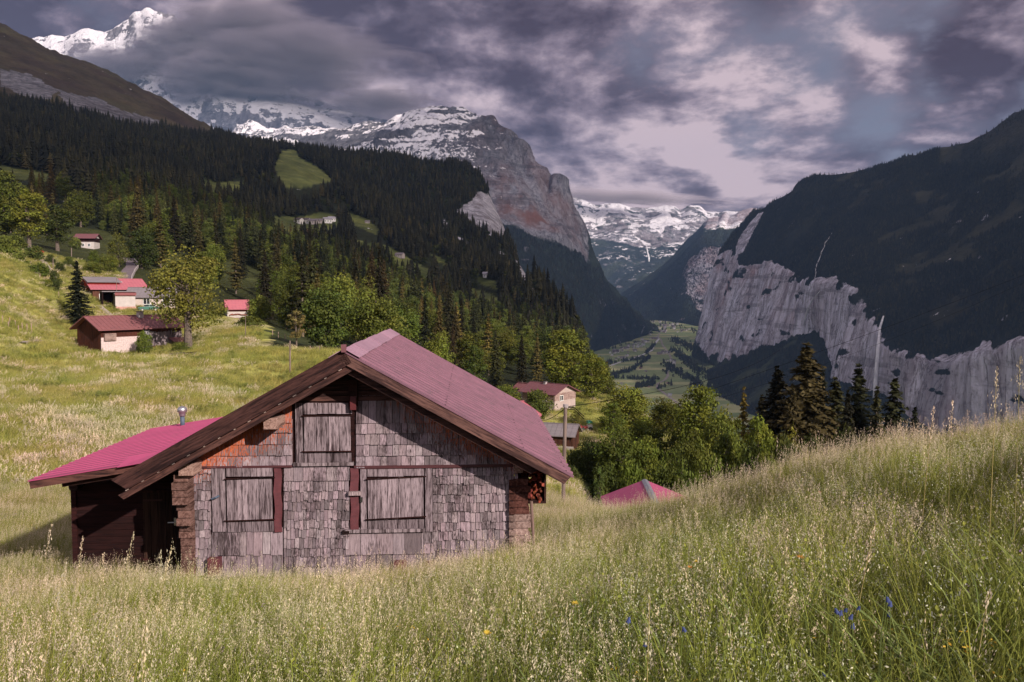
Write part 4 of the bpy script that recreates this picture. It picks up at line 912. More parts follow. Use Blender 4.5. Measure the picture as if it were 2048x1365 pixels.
# ------------------------------------------------------------------ houses
def gable_house(name, label, cat, loc, rz, L, Dp, hw, pitch, wallm='white_wall', roofm='roof_brown', over=.5, wins=(), doors=(), chim=None, base=None, group=None, rise=None, gable_mat=None, wall_tint=(1, 1, 1), upper=None, skylights=()):
    """local x along the ridge, front wall on -y"""
    h = empty(name, loc, rz, label, cat, group); rise = rise if rise else Dp / 2 * math.tan(R(pitch)); x0, x1, y0, y1 = -L/2, L/2, -Dp/2, Dp/2
    hb = base[0] if base else 0
    mb = MB(); pr = [Vector((x0, y0, -1.5)), Vector((x0, y1, -1.5)), Vector((x0, y1, hw)), Vector((x0, 0, hw + rise)), Vector((x0, y0, hw))]
    mb.prism(pr, (0, 0, 0), (L, 0, 0), wall_tint); mb.build('wall', MATS[wallm], h)
    if base: MB().box(x0 - .06, x1 + .06, y0 - .06, y1 + .06, -1.5, hb).build('plinth', MATS[base[1]], h)
    if upper: MB().box(x0 - .04, x1 + .04, y0 - .04, y1 + .04, upper[0], hw - .02).build('cladding', MATS[upper[1]], h)
    k = rise / (Dp / 2); e = over; mb = MB()
    for sgn in (-1, 1):
        a = Vector((x0 - e, 0, hw + rise + .14)); b = Vector((x0 - e, sgn * (Dp / 2 + e), hw - k * e + .14)); th = Vector((0, 0, -.13))
        mb.prism([a, b, b + th, a + th], (0, 0, 0), (L + 2 * e, 0, 0))
        n = max(3, int(L / .6))
        for q in range(n + 1):
            x = x0 - e + (L + 2 * e) * q / n - .02; mb.beam((x + .02, sgn * .02, hw + rise + .15), (x + .02, sgn * (Dp / 2 + e), hw - k * e + .15), .04, .03, (0, 0, 1), (.85, .85, .85))
    rf = mb.build('roof', MATS[roofm], h)
    MB().box(x0 - e, x1 + e, -.14, .14, hw + rise + .12, hw + rise + .19).build('ridge_cap', MATS['roof_grey'] if roofm == 'roof_grey' else MATS[roofm], rf)
    if chim:
        cx, cy, ch, cw = chim; zc = hw + rise - k * abs(cy); MB().box(cx - cw, cx + cw, cy - cw, cy + cw, zc - .3, zc + ch).box(cx - cw * 1.25, cx + cw * 1.25, cy - cw * 1.25, cy + cw * 1.25, zc + ch, zc + ch + .12, (.3, .3, .3)).build('chimney', MATS['concrete'], rf)
    for (sx, sy, w_) in skylights:
        zc = hw + rise + .17 - k * abs(sy); MB().box(sx - w_, sx + w_, sy - w_, sy + w_, zc - .05, zc + .12, (.4, .4, .45)).build('skylight', MATS['plain'], rf)
    for (face, u, z, ww, wh) in wins:
        fr = MB(); gl = MB()
        def bx(m_, du0, du1, dz0, dz1, o, th=.05, col=(1, 1, 1)):
            if face == 'f': m_.box(u + du0, u + du1, y0 - o, y0 - o + th, z + dz0, z + dz1, col)
            elif face == 'l': m_.box(x0 - o, x0 - o + th, u + du0, u + du1, z + dz0, z + dz1, col)
            else: m_.box(x1 + o - th, x1 + o, u + du0, u + du1, z + dz0, z + dz1, col)
        t_ = .07; bx(fr, -ww/2 - t_, ww/2 + t_, wh/2, wh/2 + t_, .09, .09); bx(fr, -ww/2 - t_, ww/2 + t_, -wh/2 - t_, -wh/2, .09, .09); bx(fr, -ww/2 - t_, -ww/2, -wh/2, wh/2, .09, .09); bx(fr, ww/2, ww/2 + t_, -wh/2, wh/2, .09, .09); bx(fr, -.03, .03, -wh/2, wh/2, .075, .06)
        f = fr.build('window', MATS['plain'], h); bx(gl, -ww/2, ww/2, -wh/2, wh/2, .04, .04); gl.build('pane', MATS['window_glass'], f)
    for (u, z0, ww, wh, mt) in doors: MB().box(u - ww/2, u + ww/2, y0 - .07, y0 - .0, z0, z0 + wh).build('door', MATS[mt], h)
    return h
def put(px, py, Y): p = at(px, py, Y); return p
def toward(px, turn):
    """rotation so that the front faces the viewer, turned by turn degrees to the right"""
    return math.atan2(-1, -(px - CX) / F) + R(90) + R(turn)
# 1 old barn with the rusty roof below the maple
p = put(262, 694, 121)
ob = gable_house('old_barn', 'long low old barn with rusty red roof and whitewashed base beside the maple', 'barn', p, toward(262, 30), 12.6, 6.6, 3.1, 25, 'brown_boards', 'roof_rust', .75, wins=[('f', 1.2, 1.9, .8, .7)], chim=(1.2, -.6, .9, .35), wall_tint=(1.1, .75, .7))
MB().box(-6.36, 0.9, -3.42, -3.30, -1.5, 1.75, (1.15, 1.1, 1.1)).build('stone_base', MATS['stone_wall'], ob)
mb = MB()
for k in range(26): x = 1.0 + k * .205; q = rnd.uniform(.8, 1.25); mb.box(x, x + .19, -3.40, -3.30, .1 + rnd.uniform(0, .2), 2.3 + rnd.uniform(-.15, .1), (q, q, q))
mb.build('cladding', MATS['planks'], ob)
MB().box(.15, 1.0, -3.5, -3.30, 0, 2.5, (.7, .75, .85)).build('door', MATS['concrete'], ob)
mb = MB()
for k in range(8): mb.box(-6.0, -4.3, -3.75, -3.42, 1.3 + k * .13, 1.40 + k * .13, (rnd.uniform(.8, 1.4),) * 3)
mb.build('log_stack', MATS['log_ends'], ob)
mb = MB(); mb.prism([Vector((4.0, -3.3, 1.35)), Vector((4.0, -4.9, .75)), Vector((4.0, -4.9, .67)), Vector((4.0, -3.3, 1.27))], (0, 0, 0), (2.9, 0, 0)); mb.build('porch_roof', MATS['roof_rust'], ob)
mb = MB()
for k in range(24): mb.tube([(rnd.uniform(4.2, 6.6), -4.4 + rnd.uniform(-.2, .2), -.2 + rnd.uniform(0, .7)), (rnd.uniform(4.2, 6.6), -4.3, -.2 + rnd.uniform(0, .7))], .08, 5, (1.2, 1.1, 1.1))
mb.build('firewood', MATS['log_ends'], ob)
# 2 farmhouse group
p = put(228, 606, 168)
fh = gable_house('farmhouse', 'farmhouse with bright red and grey roof slopes above the old barn', 'house', p, toward(228, 18), 10.4, 7.5, 3.0, 27, 'brown_boards', 'roof_pink', .6, wins=[('f', -3.2, 1.2, 1.5, 1.2), ('f', -1.4, 1.2, .9, 1.2)], skylights=[(.8, -1.5, .35)], wall_tint=(1.4, 1.2, 1.1))
mb = MB(); mb.prism([Vector((-6.0, .3, 5.4)), Vector((-6.0, -3.0, 4.35)), Vector((-6.0, -3.0, 4.20)), Vector((-6.0, .3, 5.25))], (0, 0, 0), (6.6, 0, 0)); mb.build('dormer_roof', MATS['roof_grey'], fh)
mb = MB(); mb.box(-5.6, .2, -2.5, .3, 3.0, 4.45, (.9, .35, .3)); mb.build('dormer_wall', MATS['red_logs'], fh)
MB().box(-5.3, -2.2, -3.95, -3.80, -.2, .55, (.75, .85, .95)).build('door', MATS['white_wall'], fh)
p = put(248, 612, 160)
gr = gable_house('garage', 'grey-roofed garage with white side wall in front of the farmhouse', 'garage', p, toward(248, 8), 3.6, 4.0, 2.35, 8, 'white_wall', 'roof_grey', .25)
MB().box(-4.2, 2.1, -2.5, 1.6, 2.75, 2.92).build('flat_roof', MATS['roof_grey'], gr); MB().box(-1.9, 1.95, -2.35, -2.05, 2.05, 2.62, (1, .8, .8)).build('fascia', MATS['roof_rust'], gr)
MB().box(-4.1, -3.95, -2.2, 1.4, -1, 2.75).box(-3.95, -1.8, 1.2, 1.35, -1, 2.75).build('carport_wall', MATS['dark_boards'], gr)
MB().box(-1.75, 1.9, -2.12, -2.0, -1.2, -.15, (1, .65, .6)).build('plinth', MATS['stone_wall'], gr)
p = put(312, 616, 166)
wh = gable_house('white_house', 'white house with grey roof partly hidden by the maple', 'house', p, toward(312, -12), 9.5, 6.0, 2.35, 30, 'white_wall', 'roof_grey', .5, wins=[('f', -1.1, 1.35, 1.2, 1.1), ('f', 2.6, 1.35, 1.2, 1.1)], wall_tint=(1.1, 1.05, 1.0))
# 3 small hut with pink roof
p = put(474, 632, 172)
ht = gable_house('hut', 'small white hut with pink roof beyond the maple', 'hut', p, toward(474, 6), 4.2, 3.4, 1.75, 42, 'white_wall', 'roof_pink', .45)
mb = MB()
for k in range(14): x = -1.7 + k * .25; mb.tube([(x, -1.95, .18 + rnd.uniform(0, .25)), (x + .2, -1.85, .2 + rnd.uniform(0, .25))], .12, 6, (rnd.uniform(.7, 1.3),) * 3)
mb.build('firewood', MATS['red_logs'], ht)
MB().box(-1.9, 1.9, -1.76, -1.68, .95, 1.5, (.8, .4, .4)).build('timber_band', MATS['old_beam'], ht)
# 4 chalet in the wood
p = put(176, 496, 283)
gable_house('chalet', 'brown-roofed chalet with white ground floor at the forest edge', 'house', p, toward(176, -20), 6.0, 5.4, 3.4, 26, 'white_wall', 'roof_brown', .8, wins=[('f', -.6, .8, .8, .9), ('f', 1.4, .8, .8, .9)], upper=(1.9, 'dark_boards'))
# 5 chalet on the right, its small neighbour, the dark shed
p = put(1098, 808, 150)
gable_house('chalet', 'brown-roofed chalet with pale walls on the slope right of the barn', 'house', p, toward(1098, -38), 7.6, 6.4, 2.5, 22, 'white_wall', 'roof_brown', .7, wins=[('f', 1.4, 1.5, 1.0, .9), ('r', -1.2, 1.5, .9, .9)], chim=(-.6, -.4, .5, .25), upper=(1.1, 'log_ends'), wall_tint=(.85, .75, .72))
p = put(1047, 795, 158)
gable_house('shed', 'small shed with reddish roof left of the brown-roofed chalet', 'shed', p, toward(1047, -50), 2.6, 2.4, 1.9, 35, 'white_wall', 'roof_rust', .35)
p = put(1122, 889, 114)
ds = gable_house('shed', 'dark timber shed with slate-purple roof behind the tall pole', 'shed', p, toward(1122, -14), 4.4, 3.9, 1.75, 30, 'brown_boards', 'roof_grey', .45, wall_tint=(1.0, .8, .7))
MB().box(-2.3, 2.3, -2.05, -1.96, -.6, .12).build('plinth', MATS['concrete'], ds)
# 7 magenta roof just over the crest, 8 red roof behind the barn
pa = at(1283, 964, 42); pe = at(1207, 1000, 37)
cab = empty('cabin', (pa.x + .1, 39.5, pa.z - 3.0), R(-3), 'cabin below the crest with only its magenta roof and pale ridge showing', 'cabin')
mb = MB(); hl = 2.35; kk = .40
for sgn in (-1, 1):
    a = Vector((0, -3.0, 3.0)); b = Vector((sgn * hl, -3.0, 3.0 - hl * kk)); th = Vector((0, 0, -.06)); mb.prism([a, b, b + th, a + th], (0, 0, 0), (0, 6.0, 0))
mb.build('roof', MATS['roof_magenta'], cab)
mb = MB()
for sgn in (-1, 1):
    a = Vector((0, -3.02, 3.035)); b = Vector((sgn * .17, -3.02, 3.035 - .17 * kk)); th = Vector((0, 0, -.03)); mb.prism([a, b, b + th, a + th], (0, 0, 0), (0, 6.04, 0))
mb.build('ridge_cap', MATS['galvanised'], cab)
mb = MB(); mb.prism([Vector((-1.8, -2.4, -1)), Vector((1.8, -2.4, -1)), Vector((1.8, -2.4, 2.2)), Vector((0, -2.4, 2.85)), Vector((-1.8, -2.4, 2.2))], (0, 0, 0), (0, 4.8, 0)); mb.build('wall', MATS['dark_boards'], cab)
p = at(1030, 812, 62)
gable_house('shed', 'red roof corner peeping over the mauve barn roof', 'shed', p - Vector((0, 0, 3.0)), R(70), 3.0, 2.6, 2.2, 32, 'brown_boards', 'roof_pink', .3)
# hamlet houses on the forest meadows
def tiny_house(L=9, D=8, hw=4, roofc=(.10, .07, .075), wallc=(.42, .36, .35)):
    mb = MB(); mb.prism([Vector((-L/2, -D/2, -2)), Vector((-L/2, D/2, -2)), Vector((-L/2, D/2, hw)), Vector((-L/2, 0, hw + D*.24)), Vector((-L/2, -D/2, hw))], (0, 0, 0), (L, 0, 0), wallc)
    for s in (-1, 1):
        a = Vector((-L/2 - .7, 0, hw + D*.24 + .3)); b = Vector((-L/2 - .7, s * (D/2 + .9), hw - .35)); th = Vector((0, 0, -.25)); mb.prism([a, b, b + th, a + th], (0, 0, 0), (L + 1.4, 0, 0), roofc)
    for k in range(3): mb.box(-L/3 + k * L/3 - .5, -L/3 + k * L/3 + .5, -D/2 - .06, -D/2, 1.2, 2.6, (.05, .05, .06))
    return mb.mesh('tiny_house', MATS['plain'])
TH_ = [tiny_house(9, 8, 4.6, (.10, .07, .075), (.85, .78, .76)), tiny_house(12, 9, 4.5, (.22, .18, .20), (.5, .42, .41)), tiny_house(8, 7, 3.5, (.30, .10, .09), (.5, .42, .4)), tiny_house(10, 8, 4.8, (.40, .37, .42), (1.0, .94, .93))]
def hang(px, py, Y0, Y1):
    """point where the sight line through the pixel meets the slope between two distances"""
    Y = np.linspace(Y0, Y1, 900); a, b = ray(px, py); d = b * Y - ground_h(a * Y, Y); k = np.argmax(d < 0) if (d < 0).any() else np.argmin(d); y = Y[k]; return Vector((a * y, y, gz(a * y, y)))
lab = ['white chalet with dark roof, leftmost in the row on the forest meadow', 'second chalet of the row on the forest meadow, white gable', 'third chalet of the row on the forest meadow, brown', 'fourth chalet of the row on the forest meadow, dark', 'long pale-roofed house at right end of the forest meadow row', 'grey-roofed house beside the long one on the forest meadow']
for i, (px, py, k, s) in enumerate([(598, 447, 0, .85), (613, 447, 0, .85), (627, 448, 1, .75), (640, 447, 1, .7), (655, 446, 3, .85), (663, 443, 3, .75)]):
    q = hang(px, py, 520, 1300); o = link('mountain_house', TH_[k], None, q); o.rotation_euler = (0, 0, R(-25 + 12 * i)); o.scale = (s,) * 3; tag(o, lab[i], 'house', 'houses on the forest meadows')
for (px, py, k, s, l) in [(610, 471, 2, .9, 'red-walled house below the row of chalets on the forest meadow'), (645, 484, 2, .5, 'tiny reddish roof among dark trees below the forest meadow'), (672, 494, 2, .75, 'pinkish house alone among conifers right of the forest meadow'), (800, 515, 1, .6, 'brown hay barn on the narrow sloping meadow'), (974, 556, 3, .7, 'small white barn on the top of the grassy shelf under the cliff'), (150, 278, 2, 1.3, 'red-roofed hut high in the dark forest, upper left'), (417, 447, 3, .5, 'pale hut half hidden in the forest middle left'), (735, 447, 1, .45, 'grey hut at the top of the steep meadow strip'), (772, 453, 3, .4, 'tiny pale hut at forest edge beside the steep meadow strip')]:
    q = hang(px, py, 380, 1900); o = link('mountain_house', TH_[k], None, q); o.rotation_euler = (0, 0, R(rnd.uniform(-30, 30))); o.scale = (s,) * 3; tag(o, l, 'house', 'houses on the forest meadows')
# the valley village, very small in the picture
rv = random.Random(5); nv = 0
for (x0, y0, x1, y1, n, wd) in [(1216, 708, 1282, 692, 34, 5), (1262, 690, 1312, 678, 12, 3), (1310, 676, 1330, 655, 14, 5), (1325, 655, 1362, 650, 16, 5), (1355, 664, 1376, 660, 10, 4), (1290, 645, 1330, 645, 7, 2), (1316, 708, 1336, 706, 7, 3), (1336, 722, 1352, 728, 6, 4), (1225, 718, 1290, 712, 8, 2)]:
    for k in range(n):
        f = rv.random(); px = x0 + (x1 - x0) * f + rv.gauss(0, 5); py = y0 + (y1 - y0) * f + rv.gauss(0, wd * .6)
        q = floor_pt(px, py); o = link('village_house', TH_[rv.choice((0, 0, 1, 3, 3))], None, q); s = rv.uniform(1.3, 2.3); o.scale = (s, s, s * 1.1); o.rotation_euler = (0, 0, rv.uniform(0, 3.1)); tag(o, 'tiny house of the village far down on the valley floor', 'house', 'houses of the valley village')
for (px, py, k, s, l) in [(1281, 738, 2, 1.7, 'red-roofed farm alone in the striped valley fields'), (1292, 744, 1, 1.2, 'grey barn just right of the red farm in the striped valley fields'), (1298, 775, 2, 1.0, 'small reddish barn by the hedge on the near valley field'), (1340, 792, 3, 1.6, 'purple-roofed barn beside the valley road'), (1335, 768, 2, 1.4, 'red-roofed house where the valley road bends'), (1243, 768, 1, .9, 'little brown hay barn on the near valley field'), (1327, 799, 1, .9, 'tiny brown shed at the road side, lowest in the valley')]:
    q = floor_pt(px, py); o = link('valley_barn', TH_[k], None, q); o.scale = (s,) * 3; o.rotation_euler = (0, 0, R(-15)); tag(o, l, 'barn')
# ------------------------------------------------------------------ trees
def quads(C, N, Usz, Vsz, rng, twist=True):
    """leaf quads with centres C, normals N and half sizes"""
    n = len(C); a = rng.normal(size=(n, 3)); T = np.cross(N, a); T /= np.linalg.norm(T, axis=1)[:, None] + 1e-9; B = np.cross(N, T)
    U_ = T * Usz[:, None]; V_2 = B * Vsz[:, None]
    P = np.stack([C - U_ - V_2 * .3, C + U_ * .2 - V_2, C + U_ + V_2 * .3, C - U_ * .2 + V_2], 1).reshape(-1, 3)
    return P, np.arange(4 * n).reshape(n, 4)
def broadleaf(seed, H, Wd, nblob=60, per=85, leaf=.22, trunk=.22, low=.16, col=(.095, .115, .028), open_=0.0):
    rng = np.random.default_rng(seed); C = []; Rr = []
    cz = H * (low + 1) / 2; rz = H * (1 - low) / 2
    while len(C) < nblob:
        p = rng.uniform(-1, 1, 3)
        if np.linalg.norm(p) > 1 or np.linalg.norm(p) < .35 * rng.random(): continue
        sc = 1.0 if p[2] < .0 else 1.0 - .18 * p[2]
        q = np.array([p[0] * Wd / 2 * sc * .84, p[1] * Wd / 2 * sc * .84, cz + p[2] * rz * .88]); C.append(q); Rr.append(Wd * rng.uniform(.085, .17) * (1 - open_ * .3))
    C = np.array(C); Rr = np.array(Rr); Vs = []; Ns = []; Cs = []
    for c, r in zip(C, Rr):
        m = int(per * rng.uniform(.6, 1.3) * (1 - open_)); d = rng.normal(size=(m, 3)); d[:, 2] += .25; d /= np.linalg.norm(d, axis=1)[:, None]
        rad = r * rng.uniform(.55, 1.12, m); P = c + d * rad[:, None] * np.array([1.15, 1.15, .8]); P += rng.normal(size=P.shape) * leaf * .5
        Nn = d * .7 + rng.normal(size=(m, 3)) * .55 + np.array([0, 0, .35]); Nn /= np.linalg.norm(Nn, axis=1)[:, None]
        t_ = rng.uniform(.72, 1.28) * np.array([rng.uniform(.9, 1.12), 1, rng.uniform(.8, 1.1)]); cc = np.array(col)[None] * t_[None] * rng.uniform(.7, 1.3, m)[:, None]
        Vs.append(P); Ns.append(Nn); Cs.append(cc)
    P = np.concatenate(Vs); Nn = np.concatenate(Ns); cc = np.concatenate(Cs); n = len(P); sz = leaf * rng.uniform(.6, 1.25, n)
    V, Fq = quads(P, Nn, sz, sz * .75, rng)
    crown = mesh_np('crown', V, Fq, MATS['leaf'], {'tint': np.repeat(cc, 4, 0)})
    mb = MB(); tr = H * trunk * .1
    top = np.array([rng.normal() * .03 * Wd, rng.normal() * .03 * Wd, H * .78])
    mb.tube([(0, 0, -1.0), (0, 0, .1), tuple(top * .35), tuple(top * .65), tuple(top)], [tr * 1.5, tr * 1.15, tr * .85, tr * .55, tr * .15], 9)
    for k in range(9):
        z0 = rng.uniform(.22, .6); s = top * z0; e = C[rng.integers(len(C))]; mid = (s + e) / 2 + np.array([0, 0, .05 * H]); mb.tube([tuple(s), tuple(mid), tuple(e)], [tr * .45, tr * .28, tr * .08], 6)
    return crown, mb.mesh('trunk', MATS['bark'])
def conifer(seed, H, Wd, whorls=30, nb=9, col=(.032, .040, .018), low=.06, gap=.0, sz=.28, droop=.30):
    rng = np.random.default_rng(seed); Cs = []; Ns = []; cc = []; S1 = []; S2 = []
    for k in range(whorls):
        t_ = (k + rng.uniform(-.5, .5)) / whorls; z = H * (low + (1 - low) * t_); r = Wd / 2 * max(.03, (1 - t_)) ** .80 * rng.uniform(.78, 1.10)
        if t_ < .12: r *= .75
        for j in range(nb):
            if rng.random() < gap: continue
            a = 2 * math.pi * (j + rng.uniform(-.35, .35)) / nb + k * .9; rr = r * rng.uniform(.65, 1.12); m = max(3, int(rr / (sz * .85)))
            f = (np.arange(m) + .6) / m; d = np.array([math.cos(a), math.sin(a), 0]); side = np.array([-math.sin(a), math.cos(a), 0])
            base = d[None] * (rr * f)[:, None] + np.array([0, 0, z])[None]; base[:, 2] += rng.normal() * H * .012 - droop * rng.uniform(.5, 1.5) * rr * f ** 1.3 + .12 * rr * np.maximum(0, f - .75)
            tn = rng.uniform(.7, 1.3)
            for q in range(3):
                off = side[None] * (rng.uniform(-1, 1, m) * rr * .16 * (1.15 - f))[:, None] + np.stack([np.zeros(m), np.zeros(m), rng.uniform(-.22, .06, m) * sz * 2], 1)
                Cs.append(base + off); nn = np.array([0, 0, 1.0]) + d * .5 + rng.normal(size=(m, 3)) * .55; nn /= np.linalg.norm(nn, axis=1)[:, None]; Ns.append(nn)
                s_ = sz * rng.uniform(.6, 1.2, m) * (1.25 - .4 * f); S1.append(s_); S2.append(s_ * .55)
                g_ = (.75 + .5 * f) * tn * rng.uniform(.8, 1.2, m); cc.append(np.array(col)[None] * g_[:, None])
    V, Fq = quads(np.concatenate(Cs), np.concatenate(Ns), np.concatenate(S1), np.concatenate(S2), rng)
    crown = mesh_np('crown', V, Fq, MATS['needle'], {'tint': np.repeat(np.concatenate(cc), 4, 0)})
    tr = H * .014; mb = MB().tube([(0, 0, -1), (0, 0, .1), (0, 0, H * .5), (0, 0, H * .98)], [tr * 1.6, tr * 1.2, tr * .7, tr * .08], 8)
    return crown, mb.mesh('trunk', MATS['bark'])
PR = {}
PR['maple'] = (broadleaf(1, 15, 12, 80, 95, .19, .36, .16, (.105, .115, .030), .10), 15, 12)
PR['round1'] = (broadleaf(2, 11, 9, 80, 125, .19, .26, .02), 11, 9)
PR['round2'] = (broadleaf(3, 11, 9, 80, 125, .19, .26, .03), 11, 9)
PR['tall1'] = (broadleaf(4, 16, 9, 90, 95, .21, .24, .06), 16, 9)
PR['tall2'] = (broadleaf(5, 17, 8, 85, 90, .21, .22, .14, open_=.15), 17, 8)
PR['loose'] = (broadleaf(6, 13, 8, 60, 80, .19, .2, .2, open_=.35), 13, 8)
PR['slim'] = (broadleaf(7, 8, 3.4, 40, 60, .13, .16, .2, (.12, .11, .045), .15), 8, 3.4)
PR['bush1'] = (broadleaf(8, 3.5, 5, 50, 80, .14, .15, -.10), 3.5, 5)
PR['bush2'] = (broadleaf(9, 4, 5, 55, 70, .15, .15, -.15), 4, 5)
PR['spruce1'] = (conifer(11, 18, 7.5, 38, 8, gap=.08), 18, 7.5)
PR['spruce2'] = (conifer(12, 20, 7, 42, 8, gap=.1), 20, 7)
PR['spruce3'] = (conifer(13, 20, 10, 46, 10, (.034, .035, .017), .08, .12, .33, .26), 20, 10)
PR['larch'] = (conifer(14, 17, 6.5, 26, 8, (.070, .062, .026), .12, .12, .30, .12), 17, 6.5)
TREES = []
def tree(name, kind, label, group, x, y, z, h, w, col=(1, 1, 1), rz=None, cat=None):
    (cr, tk), H, Wd = PR[kind]; r = empty(name, (x, y, z), rnd.uniform(0, 6.28) if rz is None else rz, label, cat or ('bush' if 'bush' in name or 'shrub' in name else 'tree'), group); r.scale = (w / Wd, w / Wd, h / H)
    c = link('crown', cr, r); c.color = tuple(col) + (1,); link('trunk', tk, r); TREES.append((x, y, w)); return r
def tree_px(name, kind, label, px, ptop, pbase, Y, wpx, col=(1, 1, 1), group=None):
    a, bt = ray(px, ptop); zt = bt * Y; zb = gz(a * Y, Y); zb = min(zb, ray(px, pbase)[1] * Y + .5) if zb > ray(px, pbase)[1] * Y else zb
    return tree(name, kind, label, group, a * Y, Y, zb - .1, max(.8, zt - zb), wpx / F * Y, col)
BR = (1.25, 1.22, 1.0); DK = (.60, .62, .62); MD = (.9, .92, .9); YL = (1.45, 1.25, .9); BN = (1.3, .85, .8)
